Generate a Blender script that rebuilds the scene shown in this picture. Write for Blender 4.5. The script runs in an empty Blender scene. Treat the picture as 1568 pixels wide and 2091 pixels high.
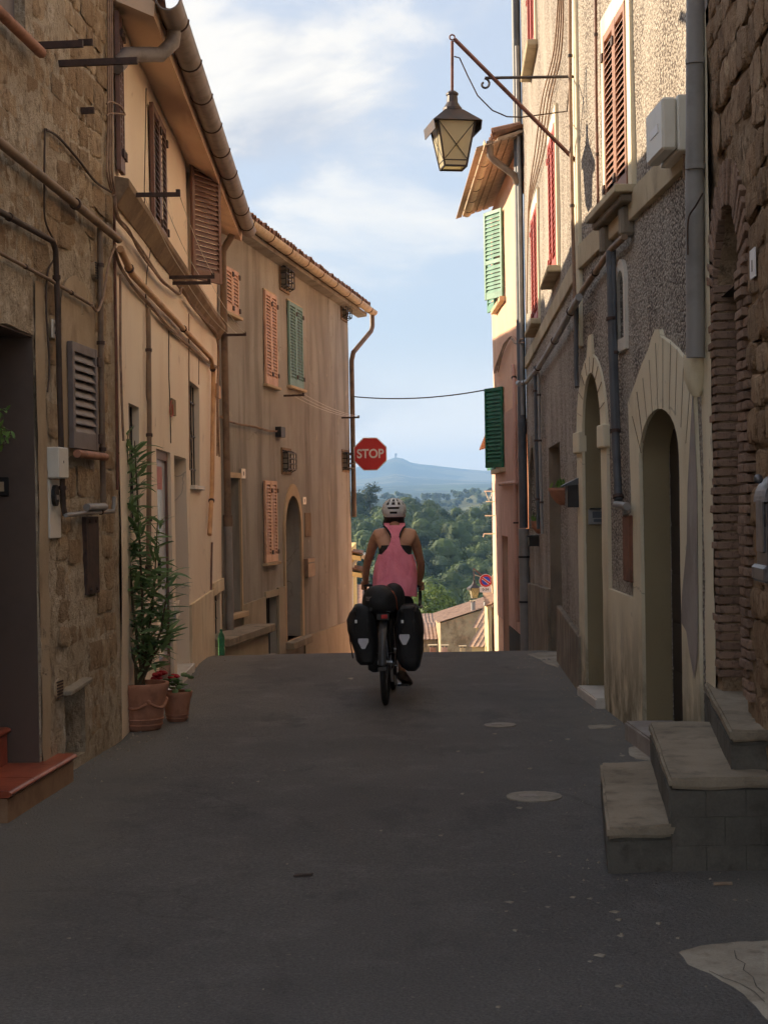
import bpy, bmesh, math, random
import numpy as np
from mathutils import Vector, Matrix, noise, Euler
from mathutils.geometry import delaunay_2d_cdt
R = math.radians
sc = bpy.context.scene
col = sc.collection

# ------------------------------------------------------------------ camera
FPX = 3142.0; ROLL = R(0.9); CX, CY, HZ = 784.0, 1045.5, 1036.0
EYE = 1.6
cd = bpy.data.cameras.new('camera'); cam = bpy.data.objects.new('camera', cd); col.objects.link(cam)
cd.sensor_fit = 'HORIZONTAL'; cd.sensor_width = 36.0; cd.lens = 36.0 * FPX / 1568.0
cd.clip_start = 0.05; cd.clip_end = 60000
cam.matrix_world = Matrix.Translation((0, 0, EYE)) @ Matrix.Rotation(R(90) - math.atan((CY - HZ) / FPX), 4, 'X') @ Matrix.Rotation(-ROLL, 4, 'Z')
sc.camera = cam
sc.render.resolution_x, sc.render.resolution_y = 767, 1024

# ------------------------------------------------------------------ light: low sun from ahead-left
SUN_EL, SUN_AZ = R(20.0), R(25.0)          # azimuth measured from -X towards +Y
sunv = Vector((-math.cos(SUN_AZ) * math.cos(SUN_EL), math.sin(SUN_AZ) * math.cos(SUN_EL), math.sin(SUN_EL)))
sd = bpy.data.lights.new('sun', 'SUN'); sd.energy = 3.2; sd.angle = R(0.5); sd.color = (1.0, 0.82, 0.59)
so = bpy.data.objects.new('sun', sd); col.objects.link(so)
so.rotation_euler = sunv.to_track_quat('Z', 'Y').to_euler(); so.location = (-20, 10, 20)

w = bpy.data.worlds.new('World'); sc.world = w; w.use_nodes = True
nt = w.node_tree; N = nt.nodes; L = nt.links
for n in list(N): N.remove(n)
def nn(t, **k):
    n = N.new(t)
    for a, b in k.items(): setattr(n, a, b)
    return n
def mth(op, a, b=None, c=None, clamp=False):
    m = nn('ShaderNodeMath', operation=op); m.use_clamp = clamp
    for i, v in enumerate((a, b, c)):
        if v is None: continue
        if isinstance(v, (int, float)): m.inputs[i].default_value = v
        else: L.new(v, m.inputs[i])
    return m.outputs[0]
sky = nn('ShaderNodeTexSky', sky_type='NISHITA', sun_disc=False)
sky.sun_elevation = SUN_EL; sky.sun_rotation = math.atan2(sunv.x, sunv.y); sky.altitude = 400
sky.air_density = 1.0; sky.dust_density = 1.6; sky.ozone_density = 1.4
tc = nn('ShaderNodeTexCoord')
sep = nn('ShaderNodeSeparateXYZ'); L.new(tc.outputs['Generated'], sep.inputs[0])
mp = nn('ShaderNodeMapping'); mp.inputs['Scale'].default_value = (1, 1, 2.3); mp.inputs['Location'].default_value = (0.13, 0.0, 0.21)
L.new(tc.outputs['Generated'], mp.inputs[0])
n1 = nn('ShaderNodeTexNoise'); n1.inputs['Scale'].default_value = 5.2; n1.inputs['Detail'].default_value = 9; n1.inputs['Roughness'].default_value = 0.58; n1.inputs['Distortion'].default_value = 0.35
L.new(mp.outputs[0], n1.inputs['Vector'])
n2 = nn('ShaderNodeTexNoise'); n2.inputs['Scale'].default_value = 2.1; n2.inputs['Detail'].default_value = 4
L.new(mp.outputs[0], n2.inputs['Vector'])
def blob(dx, dz, rx, rz):            # where a cloud bank stands: azimuth tangent, elevation tangent
    v = Vector((dx, 1, dz)).normalized()
    u = mth('DIVIDE', mth('SUBTRACT', sep.outputs[0], v.x), rx); z = mth('DIVIDE', mth('SUBTRACT', sep.outputs[2], v.z), rz)
    d = mth('ADD', mth('MULTIPLY', u, u), mth('MULTIPLY', z, z))
    front = mth('GREATER_THAN', sep.outputs[1], 0.0)
    return mth('MULTIPLY', mth('POWER', 2.718, mth('MULTIPLY', d, -1.0)), front)
bank = mth('ADD', blob(-0.085, 0.265, 0.085, 0.048), mth('MULTIPLY', blob(-0.05, 0.075, 0.12, 0.03), 0.55))
bank = mth('ADD', bank, mth('MULTIPLY', blob(0.02, 0.045, 0.14, 0.02), 0.35))
dens = mth('ADD', mth('ADD', mth('MULTIPLY', n1.outputs[0], 1.0), mth('MULTIPLY', n2.outputs[0], 0.45)), mth('MULTIPLY', bank, 0.28))
mr = nn('ShaderNodeMapRange'); mr.interpolation_type = 'SMOOTHSTEP'
L.new(dens, mr.inputs[0]); mr.inputs[1].default_value = 0.74; mr.inputs[2].default_value = 0.98
cloud_fac = mth('MULTIPLY', mr.outputs[0], 0.85)
veil = nn('ShaderNodeMixRGB'); veil.inputs[0].default_value = 0.45
low = nn('ShaderNodeMapRange'); low.interpolation_type = 'SMOOTHSTEP'; L.new(sep.outputs[2], low.inputs[0]); low.inputs[1].default_value = 0.12; low.inputs[2].default_value = 0.0   # hazy paler air towards the horizon, all round
vc = nn('ShaderNodeMixRGB'); L.new(low.outputs[0], vc.inputs[0]); vc.inputs[1].default_value = (1.72, 1.82, 2.06, 1); vc.inputs[2].default_value = (5.2, 4.4, 3.6, 1)
L.new(mth('MULTIPLY_ADD', low.outputs[0], 0.08, 0.84), veil.inputs[0])
L.new(sky.outputs[0], veil.inputs[1]); L.new(vc.outputs[0], veil.inputs[2])
lum = nn('ShaderNodeMixRGB'); lum.inputs[1].default_value = (1.8, 1.84, 2.0, 1); lum.inputs[2].default_value = (3.35, 3.1, 2.75, 1)
mr2 = nn('ShaderNodeMapRange'); L.new(n1.outputs[0], mr2.inputs[0]); mr2.inputs[1].default_value = 0.46; mr2.inputs[2].default_value = 0.60
L.new(mr2.outputs[0], lum.inputs[0])
cm = nn('ShaderNodeMixRGB'); L.new(cloud_fac, cm.inputs[0]); L.new(veil.outputs[0], cm.inputs[1]); L.new(lum.outputs[0], cm.inputs[2])
bg = nn('ShaderNodeBackground'); L.new(cm.outputs[0], bg.inputs[0]); bg.inputs[1].default_value = 0.10
wo = nn('ShaderNodeOutputWorld'); L.new(bg.outputs[0], wo.inputs[0])

vs = sc.view_settings; sc.display_settings.display_device = 'sRGB'
vs.view_transform = 'Standard'; vs.look = 'None'; vs.gamma = 1.0; vs.use_curve_mapping = False
vs.exposure = 1.85
sc.render.engine = 'CYCLES'
sc.cycles.max_bounces = 8; sc.cycles.diffuse_bounces = 3
sc.cycles.use_adaptive_sampling = True; sc.cycles.adaptive_threshold = 0.04; sc.cycles.glossy_bounces = 3; sc.cycles.transmission_bounces = 6
sc.cycles.use_denoising = True
sc.cycles.volume_bounces = 0

# ------------------------------------------------------------------ helpers
rng = random.Random(7)
def ray(x, y):
    dx, dy = x - CX, y - CY
    a = dx * math.cos(ROLL) - dy * math.sin(ROLL); b = dx * math.sin(ROLL) + dy * math.cos(ROLL)
    return a / FPX, (HZ - CY - b) / FPX
def at(x, y, Y):
    a, b = ray(x, y); return Vector((a * Y, Y, EYE + b * Y))
def gz(x, Y):                                   # street level
    if Y < 16: z = 0.0
    elif Y < 19.2: z = -0.025 * (Y - 16) ** 2
    else: z = -0.256 - 0.16 * (Y - 19.2)
    return z
def gnd(x, y, z=0.0):
    a, b = ray(x, y); Y = (z - EYE) / b; return Vector((a * Y, Y, z))

class Fac:                                      # an upright wall plane: s along it, h up, o out into the street
    def __init__(self, X0, Y0, m=None, side=1, d=None):
        self.o = Vector((X0, Y0, 0))
        self.d = Vector((m, 1, 0)).normalized() if d is None else Vector(d).normalized()
        self.n = Vector((self.d.y, -self.d.x, 0)) * side
        self.side = side
    def P(self, s, h, o=0.0): return self.o + self.d * s + self.n * o + Vector((0, 0, h))
    def sh(self, x, y, o=0.0):
        a, b = ray(x, y); n = self.n
        Y = (o + self.o.dot(n)) / (a * n.x + n.y)
        p = Vector((a * Y, Y, EYE + b * Y)); return (p - self.o).dot(self.d), p.z
    def rect(self, x0, y0, x1, y1, o=0.0):
        ym, xm = (y0 + y1) / 2, (x0 + x1) / 2
        s = sorted((self.sh(x0, ym, o)[0], self.sh(x1, ym, o)[0])); h = sorted((self.sh(xm, y0, o)[1], self.sh(xm, y1, o)[1]))
        return s[0], s[1], h[0], h[1]
    def M(self, s, h, o=0.0):                   # local x along d, y out, z up
        m = Matrix.Identity(4); m.col[0][:3] = self.d; m.col[1][:3] = self.n; m.col[2][:3] = (0, 0, 1); m.col[3][:3] = self.P(s, h, o)
        return m

ROOT = {}
def thing(name, loc, label, cat, group=None):
    o = bpy.data.objects.new(name, None); col.objects.link(o); o.empty_display_size = 0.1
    o.location = loc; ROOT[o.name] = Vector(loc)
    o['label'] = label; o['category'] = cat
    if group: o['group'] = group
    return o
def tag(o, label, cat, group=None):
    o['label'] = label; o['category'] = cat
    if group: o['group'] = group
    return o

def finish(me, smooth):
    if smooth is not None:
        me.shade_smooth()
        if smooth < 180: me.set_sharp_from_angle(angle=R(smooth))
def link_mesh(name, me, parent=None, loc=None):
    o = bpy.data.objects.new(name, me); col.objects.link(o)
    if parent is not None:
        o.parent = parent; ROOT[o.name] = ROOT[parent.name]
    else:
        o.location = loc if loc is not None else (0, 0, 0); ROOT[o.name] = Vector(o.location)
    return o
def inst(name, me, parent, M):                  # alike piece: shares mesh data, M is its world placement
    o = bpy.data.objects.new(name, me); col.objects.link(o); o.parent = parent
    o.matrix_basis = Matrix.Translation(-ROOT[parent.name]) @ M
    return o

class MB:
    def __init__(self): self.v = []; self.f = []
    def add(self, vs, fs):
        b = len(self.v); self.v += [Vector(p) for p in vs]; self.f += [tuple(i + b for i in f) for f in fs]; return self
    def hexa(self, c):                          # 8 corners: bottom ring then top ring
        return self.add(c, [(0, 3, 2, 1), (4, 5, 6, 7), (0, 1, 5, 4), (1, 2, 6, 5), (2, 3, 7, 6), (3, 0, 4, 7)])
    def fbox(self, F, s0, s1, h0, h1, o0, o1):
        P = F.P; return self.hexa([P(s0, h0, o0), P(s1, h0, o0), P(s1, h0, o1), P(s0, h0, o1), P(s0, h1, o0), P(s1, h1, o0), P(s1, h1, o1), P(s0, h1, o1)])
    def box(self, x0, x1, y0, y1, z0, z1):
        return self.hexa([(x0, y0, z0), (x1, y0, z0), (x1, y1, z0), (x0, y1, z0), (x0, y0, z1), (x1, y0, z1), (x1, y1, z1), (x0, y1, z1)])
    def mbox(self, M, sx, sy, sz):              # centred box under matrix M
        c = [(-1, -1, -1), (1, -1, -1), (1, 1, -1), (-1, 1, -1), (-1, -1, 1), (1, -1, 1), (1, 1, 1), (-1, 1, 1)]
        return self.hexa([M @ Vector((a * sx / 2, b * sy / 2, g * sz / 2)) for a, b, g in c])
    def tube(self, pts, r, n=8, caps=True, flat=1.0):
        pts = [Vector(p) for p in pts]; k = len(pts); rs = r if isinstance(r, (list, tuple)) else [r] * k
        t0 = (pts[1] - pts[0]).normalized(); up = Vector((0, 0, 1)) if abs(t0.z) < 0.9 else Vector((1, 0, 0))
        u = t0.cross(up).normalized(); vs = []; base = len(self.v)
        for i in range(k):
            t = (pts[min(i + 1, k - 1)] - pts[max(i - 1, 0)])
            if t.length < 1e-9: t = t0
            t.normalize(); u = (u - t * u.dot(t)).normalized(); v = t.cross(u)
            for j in range(n):
                a = 2 * math.pi * j / n; vs.append(pts[i] + (u * math.cos(a) + v * math.sin(a) * flat) * rs[i])
        fs = [(i * n + j, i * n + (j + 1) % n, (i + 1) * n + (j + 1) % n, (i + 1) * n + j) for i in range(k - 1) for j in range(n)]
        if caps: fs += [tuple(range(n - 1, -1, -1)), tuple((k - 1) * n + j for j in range(n))]
        return self.add(vs, fs)
    def lathe(self, c, prof, n=20, M=None, caps=True):
        c = Vector(c); vs = []
        for r, z in prof:
            for j in range(n):
                a = 2 * math.pi * j / n; p = Vector((r * math.cos(a), r * math.sin(a), z)); vs.append(c + (M @ p if M else p))
        k = len(prof)
        fs = [(i * n + j, i * n + (j + 1) % n, (i + 1) * n + (j + 1) % n, (i + 1) * n + j) for i in range(k - 1) for j in range(n)]
        if caps: fs += [tuple(range(n - 1, -1, -1)), tuple((k - 1) * n + j for j in range(n))]
        return self.add(vs, fs)
    def ell(self, c, rx, ry, rz, nu=12, nv=8, M=None):
        c = Vector(c); vs = []
        for i in range(nv + 1):
            t = math.pi * i / nv
            for j in range(nu):
                a = 2 * math.pi * j / nu; p = Vector((rx * math.sin(t) * math.cos(a), ry * math.sin(t) * math.sin(a), rz * math.cos(t))); vs.append(c + (M @ p if M else p))
        fs = [(i * nu + j, (i + 1) * nu + j, (i + 1) * nu + (j + 1) % nu, i * nu + (j + 1) % nu) for i in range(nv) for j in range(nu)]
        return self.add(vs, fs)
    def fprism(self, F, poly, o0, o1):          # polygon (s,h) in the wall plane, extruded from o0 to o1
        n = len(poly); vs = [F.P(s, h, o0) for s, h in poly] + [F.P(s, h, o1) for s, h in poly]
        return self.add(vs, [tuple(range(n - 1, -1, -1)), tuple(range(n, 2 * n))] + [(i, (i + 1) % n, n + (i + 1) % n, n + i) for i in range(n)])
    def fring(self, F, outer, inner, o0, o1):   # ring between two loops of equal length
        n = len(outer); vs = [F.P(*p, o0) for p in outer] + [F.P(*p, o0) for p in inner] + [F.P(*p, o1) for p in outer] + [F.P(*p, o1) for p in inner]
        fs = []
        for i in range(n):
            j = (i + 1) % n
            fs += [(i, j, n + j, n + i), (2 * n + i, 2 * n + j, 3 * n + j, 3 * n + i), (i, j, 2 * n + j, 2 * n + i), (n + i, n + j, 3 * n + j, 3 * n + i)]
        return self.add(vs, fs)
    def mesh(self, name, mat, off=Vector((0, 0, 0)), smooth=None, bevel=0.0, fix=True):
        me = bpy.data.meshes.new(name); me.from_pydata([p - off for p in self.v], [], self.f)
        if fix or bevel:
            bm = bmesh.new(); bm.from_mesh(me)
            if bevel:
                bmesh.ops.bevel(bm, geom=[e for e in bm.edges if len(e.link_faces) == 2 and e.calc_face_angle(0) > 0.6], offset=bevel, segments=1, affect='EDGES', clamp_overlap=True)
            bmesh.ops.recalc_face_normals(bm, faces=bm.faces); bm.to_mesh(me); bm.free()
        me.validate()
        if mat: me.materials.append(mat)
        finish(me, smooth); return me
    def build(self, name, mat, parent=None, smooth=None, loc=None, bevel=0.0, label=None):
        off = ROOT[parent.name] if parent is not None else Vector(loc if loc is not None else (0, 0, 0))
        o = link_mesh(name, self.mesh(name, mat, off, smooth, bevel), parent, loc)
        if label: o['label'] = label
        return o

def inpoly(p, poly):
    x, y = p; c = False; j = len(poly) - 1
    for i in range(len(poly)):
        xi, yi = poly[i]; xj, yj = poly[j]
        if (yi > y) != (yj > y) and x < (xj - xi) * (y - yi) / (yj - yi) + xi: c = not c
        j = i
    return c
def arch(s0, s1, h0, hs, rise=None, n=14):      # door-shaped loop: straight jambs to hs, arch above
    r = (s1 - s0) / 2; c = (s0 + s1) / 2; rise = r if rise is None else rise
    return [(s0, h0), (s1, h0)] + [(c + r * math.cos(math.pi * i / n), hs + rise * math.sin(math.pi * i / n)) for i in range(n + 1)]
def rectp(s0, s1, h0, h1): return [(s0, h0), (s1, h0), (s1, h1), (s0, h1)]
def sub(poly, step):
    out = []
    for i in range(len(poly)):
        a, b = Vector(poly[i]), Vector(poly[(i + 1) % len(poly)]); k = max(1, int((b - a).length / step))
        out += [tuple(a + (b - a) * t / k) for t in range(k)]
    return out

def wall_sheet(name, F, outline, holes, mat, parent, step=0.15, amp=0.01, freq=1.2, seed=0, amp2=0.0, freq2=8, o=0.0, fine=None):
    """front face of a wall with real openings; holes = [(loop, depth)]"""
    outline = sub(outline, step); loops = [(sub(h, step * 0.7), d) for h, d in holes]
    def disp(s, h):
        v = amp * noise.noise(Vector((s * freq, h * freq, seed * 7.3)))
        if amp2: v += amp2 * noise.noise(Vector((s * freq2, h * freq2, seed * 3.1 + 9)))
        return v + o
    pts = [Vector(p) for p in outline]; edges = [(i, (i + 1) % len(outline)) for i in range(len(outline))]
    for lp, d in loops:
        b = len(pts); pts += [Vector(p) for p in lp]; edges += [(b + i, b + (i + 1) % len(lp)) for i in range(len(lp))]
    smin, smax = min(p[0] for p in outline), max(p[0] for p in outline); hmin, hmax = min(p[1] for p in outline), max(p[1] for p in outline)
    fs0, fs1, fstep = fine if fine else (1e9, -1e9, step)
    s = smin + step * 0.5
    while s < smax:
        st = fstep if fs0 <= s <= fs1 else step; h = hmin + st * 0.5
        while h < hmax:
            p = (s + (rng.random() - .5) * st * .4, h + (rng.random() - .5) * st * .4)
            if inpoly(p, outline) and not any(inpoly(p, lp) for lp, d in loops): pts.append(Vector(p))
            h += st
        s += st
    vo, eo, fo, *_ = delaunay_2d_cdt(pts, edges, [], 0, 1e-5)
    m = MB(); m.v = [F.P(p[0], p[1], disp(p[0], p[1])) for p in vo]
    for f in fo:
        c = sum((Vector(vo[i]) for i in f), Vector((0, 0))) / len(f)
        if inpoly(c, outline) and not any(inpoly(c, lp) for lp, d in loops): m.f.append(tuple(f))
    for lp, d in loops:
        n = len(lp); vs = [F.P(a, b, disp(a, b)) for a, b in lp] + [F.P(a, b, -d) for a, b in lp]
        m.add(vs, [(i, (i + 1) % n, n + (i + 1) % n, n + i) for i in range(n)])
    me = bpy.data.meshes.new(name); off = ROOT[parent.name]; me.from_pydata([p - off for p in m.v], [], m.f)
    bm = bmesh.new(); bm.from_mesh(me); bmesh.ops.remove_doubles(bm, verts=bm.verts, dist=1e-4)
    for f in bm.faces: f.smooth = True
    bmesh.ops.recalc_face_normals(bm, faces=bm.faces); bm.to_mesh(me); bm.free()
    me.materials.append(mat); me.set_sharp_from_angle(angle=R(40))
    return link_mesh(name, me, parent)

# ------------------------------------------------------------------ materials
def s2l(c):
    return tuple((v / 12.92 if v <= 0.04045 else ((v + 0.055) / 1.055) ** 2.4) for v in (x / 255.0 for x in c))
class NT:
    def __init__(self, name):
        self.m = bpy.data.materials.new(name); self.m.use_nodes = True; self.t = self.m.node_tree; self.n = self.t.nodes; self.l = self.t.links
        self.b = self.n['Principled BSDF']; self.tc = self.n.new('ShaderNodeTexCoord')
    world = False
    def src(self):
        if not self.world: return self.tc.outputs['Object']
        if not hasattr(self, 'geo'): self.geo = self.n.new('ShaderNodeNewGeometry')
        return self.geo.outputs['Position']
    def noise(self, scale, detail=4, rough=0.55, st=(1, 1, 1), loc=(0, 0, 0), dist=0.0):
        mp = self.n.new('ShaderNodeMapping'); mp.inputs['Scale'].default_value = st; mp.inputs['Location'].default_value = loc
        self.l.new(self.src(), mp.inputs[0])
        t = self.n.new('ShaderNodeTexNoise'); t.inputs['Scale'].default_value = scale; t.inputs['Detail'].default_value = detail; t.inputs['Roughness'].default_value = rough; t.inputs['Distortion'].default_value = dist
        self.l.new(mp.outputs[0], t.inputs['Vector']); return t.outputs[0]
    def voro(self, scale, st=(1, 1, 1), feature='F1', out='Distance'):
        mp = self.n.new('ShaderNodeMapping'); mp.inputs['Scale'].default_value = st; self.l.new(self.tc.outputs['Object'], mp.inputs[0])
        t = self.n.new('ShaderNodeTexVoronoi'); t.feature = feature; t.inputs['Scale'].default_value = scale; self.l.new(mp.outputs[0], t.inputs['Vector']); return t.outputs[out]
    def ramp(self, f, lo, hi):
        r = self.n.new('ShaderNodeMapRange'); r.interpolation_type = 'SMOOTHSTEP'; self.l.new(f, r.inputs[0]); r.inputs[1].default_value = lo; r.inputs[2].default_value = hi; return r.outputs[0]
    def mix(self, f, a, b, mode='MIX'):
        x = self.n.new('ShaderNodeMixRGB'); x.blend_type = mode
        for i, v in ((0, f), (1, a), (2, b)):
            if isinstance(v, (int, float)): x.inputs[i].default_value = v
            elif isinstance(v, tuple): x.inputs[i].default_value = (*v[:3], 1)
            else: self.l.new(v, x.inputs[i])
        return x.outputs[0]
    def math(self, op, a, b):
        x = self.n.new('ShaderNodeMath'); x.operation = op
        for i, v in ((0, a), (1, b)):
            if isinstance(v, (int, float)): x.inputs[i].default_value = v
            else: self.l.new(v, x.inputs[i])
        return x.outputs[0]
    def rnd(self):
        x = self.n.new('ShaderNodeObjectInfo'); return x.outputs['Random']
    def height(self):
        s = self.n.new('ShaderNodeSeparateXYZ'); g = self.n.new('ShaderNodeNewGeometry'); self.l.new(g.outputs['Position'], s.inputs[0]); return s.outputs[2]
    def color(self, c):
        if isinstance(c, tuple): self.b.inputs['Base Color'].default_value = (*c[:3], 1)
        else: self.l.new(c, self.b.inputs['Base Color'])
    def rough(self, r):
        if isinstance(r, (int, float)): self.b.inputs['Roughness'].default_value = r
        else: self.l.new(r, self.b.inputs['Roughness'])
    def bump(self, h, strength=0.3, dist=0.01):
        b = self.n.new('ShaderNodeBump'); b.inputs['Strength'].default_value = strength; b.inputs['Distance'].default_value = dist
        self.l.new(h, b.inputs['Height']); self.l.new(b.outputs[0], self.b.inputs['Normal'])

def plaster(name, c1, c2, c3=None, scale=1.2, t=(.45, .65), streak=0.25, bump=0.25, bs=60, grain=0.10, rough=0.9, dirt=None, dirt_h=(0, .6), flake=None):
    """painted or bare render: two broad tones, a stain tone pulled into vertical streaks, hairline cracks, flaked spots, fine grain"""
    k = NT(name); c = k.mix(k.ramp(k.noise(scale, 5), .35, .65), c1, c2)
    if c3: c = k.mix(k.math('MULTIPLY', k.ramp(k.noise(scale * 2.2, 6, .62, (1, 1, streak)), *t), .8), c, c3)
    g = k.noise(bs * 2.2, 3, .6); c = k.mix(grain * 2, c, k.mix(g, (0, 0, 0), (1, 1, 1)), 'OVERLAY')
    hgt = k.math('ADD', k.noise(bs, 3, .6), k.math('MULTIPLY', k.noise(bs * .15, 3), 1.5))
    if flake:
        n = k.noise(3.1, 7, .66, loc=(5, 8, 2)); fl = k.ramp(n, .655, .668); c = k.mix(k.math('MULTIPLY', fl, .8), c, flake)
        wv = k.n.new('ShaderNodeVectorMath'); wv.operation = 'SCALE'; wv.inputs[3].default_value = .5; nz = k.n.new('ShaderNodeTexNoise'); nz.inputs['Scale'].default_value = 2.2; nz.inputs['Detail'].default_value = 4; k.l.new(k.tc.outputs['Object'], nz.inputs['Vector']); k.l.new(nz.outputs['Color'], wv.inputs[0])
        ad = k.n.new('ShaderNodeVectorMath'); k.l.new(k.tc.outputs['Object'], ad.inputs[0]); k.l.new(wv.outputs[0], ad.inputs[1]); vo = k.n.new('ShaderNodeTexVoronoi'); vo.feature = 'DISTANCE_TO_EDGE'; vo.inputs['Scale'].default_value = .8; k.l.new(ad.outputs[0], vo.inputs['Vector'])
        cr = k.math('MULTIPLY', k.ramp(vo.outputs['Distance'], .006, .001), k.ramp(k.noise(.9, 2, loc=(3, 3, 9)), .5, .6)); c = k.mix(k.math('MULTIPLY', cr, .55), c, tuple(v * .4 for v in c2))
        hgt = k.math('SUBTRACT', hgt, k.math('MULTIPLY', fl, 1.2))
    if dirt:
        up = k.n.new('ShaderNodeMapRange'); k.l.new(k.height(), up.inputs[0]); up.inputs[1].default_value = dirt_h[1]; up.inputs[2].default_value = dirt_h[0]
        e = k.math('MULTIPLY', up.outputs[0], k.ramp(k.noise(5, 6, .65, (1, 1, .5)), .30, .62)); c = k.mix(e, c, dirt)
    k.color(c); k.rough(rough); k.b.inputs['Specular IOR Level'].default_value = 0.2; k.bump(hgt, bump, 0.012)
    return k.m
def roughcast(name, c1, c2, c3):
    k = NT(name); v = k.voro(50); g = k.noise(55, 4, .75)
    c = k.mix(k.ramp(g, .38, .60), c1, c2); c = k.mix(k.ramp(v, .42, .60), c, c3)
    c = k.mix(k.math('MULTIPLY', k.ramp(k.noise(1.1, 6, .65, (1, 1, .4)), .40, .66), .55), c, tuple(x * .75 + y * .25 for x, y in zip(c1, c2)))
    k.color(c); k.rough(.95); k.b.inputs['Specular IOR Level'].default_value = 0.1
    k.bump(k.math('ADD', k.math('MULTIPLY', v, -1.0), k.math('MULTIPLY', g, .8)), 1.0, .018); return k.m
def stonemat(name, cols, dark, bump=.8, sc_=14, pit=.35, var=.5, own=True):
    """worn stone; the pattern runs on across pieces (world position), each piece shifts a little in tone"""
    k = NT(name); k.world = not own; r = k.rnd(); c = k.mix(k.ramp(k.noise(2.2, 6, .62), .36, .64), cols[0], cols[1])
    c = k.mix(k.ramp(k.noise(5.5, 5, .6, loc=(7, 3, 1)), .52, .68), c, cols[2]); c = k.mix(k.math('MULTIPLY', r, var), c, k.mix(k.ramp(r, .3, .9), cols[1], dark))
    n = k.noise(sc_, 6, .70, (1, 1, .7)); c = k.mix(k.math('MULTIPLY', k.ramp(n, .48, .66), .8), c, dark)
    k.color(c); k.rough(.95); k.b.inputs['Specular IOR Level'].default_value = 0.1
    k.bump(k.math('ADD', n, k.math('MULTIPLY', k.noise(sc_ * 3.5, 3, .72), .6)), bump, .035); return k.m
def paint(name, c1, c2=None, rough=.5, sc_=8, bump=.06, metal=0., spec=.4, var=0.0):
    k = NT(name); c2 = c2 or tuple(v * .8 for v in c1); c = k.mix(k.ramp(k.noise(sc_, 6, .65), .42, .68), c1, c2)
    if var: c = k.mix(k.math('MULTIPLY', k.rnd(), var), c, tuple(v * .45 for v in c1))
    k.color(c); k.rough(rough); k.b.inputs['Metallic'].default_value = metal; k.b.inputs['Specular IOR Level'].default_value = spec
    if bump: k.bump(k.noise(sc_ * 6, 4, .6), bump, .01)
    return k.m
def leafmat(name, c1, c2, trans=.3):
    k = NT(name); g = k.n.new('ShaderNodeNewGeometry'); c = k.mix(g.outputs['Random Per Island'], c1, c2)
    k.color(c); k.rough(.6); k.b.inputs['Specular IOR Level'].default_value = .25
    tr = k.n.new('ShaderNodeBsdfTranslucent'); k.l.new(c, tr.inputs[0]); mx = k.n.new('ShaderNodeMixShader'); mx.inputs[0].default_value = trans
    k.l.new(k.b.outputs[0], mx.inputs[1]); k.l.new(tr.outputs[0], mx.inputs[2]); k.l.new(mx.outputs[0], k.n['Material Output'].inputs[0]); return k.m
def glassmat(name, tint=(.03, .035, .04), rough=.08):
    k = NT(name); k.color(tint); k.rough(rough); k.b.inputs['Specular IOR Level'].default_value = 1.0
    k.bump(k.noise(3, 2), .05, .02); return k.m
def lin(*c): return s2l(c)

# ------------------------------------------------------------------ palette
M = {}
M['l1_mortar'] = stonemat('old_tan_render', (lin(200, 182, 156), lin(180, 160, 134), lin(212, 196, 172)), lin(140, 120, 98), 1.0, 13, var=.0, own=False)
M['l1_smooth'] = plaster('grey_brown_patch_render', lin(188, 166, 138), lin(172, 150, 122), lin(146, 124, 100), 1.6, (.52, .7), .5, .2, 50, .08)
M['l1_stone'] = stonemat('brown_tufa', (lin(194, 170, 140), lin(176, 148, 116), lin(206, 184, 154)), lin(134, 110, 86), 1.0, 13, var=.6, own=False)
M['r1_stone'] = stonemat('dark_tufa', (lin(186, 156, 126), lin(166, 134, 104), lin(198, 170, 138)), lin(112, 88, 68), 1.0, 15, var=.5, own=False)
M['r1_mortar'] = stonemat('dark_old_mortar', (lin(172, 146, 118), lin(152, 126, 100), lin(186, 160, 132)), lin(104, 84, 66), 1.0, 15, var=.0, own=False)
M['l2'] = plaster('apricot_render', lin(248, 230, 206), lin(243, 222, 196), lin(228, 202, 174), .8, (.55, .8), .15, .12, 70, .05, flake=lin(214, 190, 164))
M['l2_low'] = plaster('pale_plinth_render', lin(236, 216, 184), lin(226, 202, 168), lin(200, 174, 140), 1.6, (.5, .75), .3, .15, 60, .08)
M['l2_ledge'] = plaster('weathered_ledge', lin(150, 126, 100), lin(122, 100, 80), lin(172, 142, 112), 2.5, (.5, .75), .6, .4, 30, .12)
M['l2_soffit'] = plaster('soffit_render', lin(238, 206, 176), lin(228, 192, 162), lin(190, 156, 130), .7, (.5, .8), 1, .15, 40, .07)
M['l3'] = plaster('tan_render', lin(174, 168, 156), lin(158, 151, 139), lin(128, 121, 110), .8, (.44, .66), .14, .25, 60, .10, flake=lin(196, 182, 158))
M['l3_low'] = plaster('tan_plinth_render', lin(188, 174, 150), lin(172, 158, 134), lin(146, 134, 112), 1.2, (.5, .75), .4, .15, 60, .08)
M['l3_trim'] = plaster('stone_surround', lin(206, 182, 148), lin(190, 166, 134), None, 2, bump=.1)
M['r2'] = roughcast('speckled_roughcast', lin(216, 205, 190), lin(166, 154, 141), lin(112, 102, 94))
M['cream'] = plaster('cream_render', lin(232, 220, 192), lin(224, 210, 180), lin(200, 184, 152), 1.2, (.52, .75), .25, .12, 60, .06, flake=lin(196, 184, 162))
M['cream_low'] = plaster('cream_render_stained', lin(232, 220, 192), lin(224, 210, 180), lin(202, 186, 154), 1.2, (.52, .75), .25, .12, 60, .06, flake=lin(196, 184, 162), dirt=lin(112, 100, 78), dirt_h=(.0, .9))
M['cement'] = plaster('bare_cement', lin(168, 158, 150), lin(148, 138, 130), lin(186, 178, 168), 2.5, (.5, .75), .3, .15, 50, .08)
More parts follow.
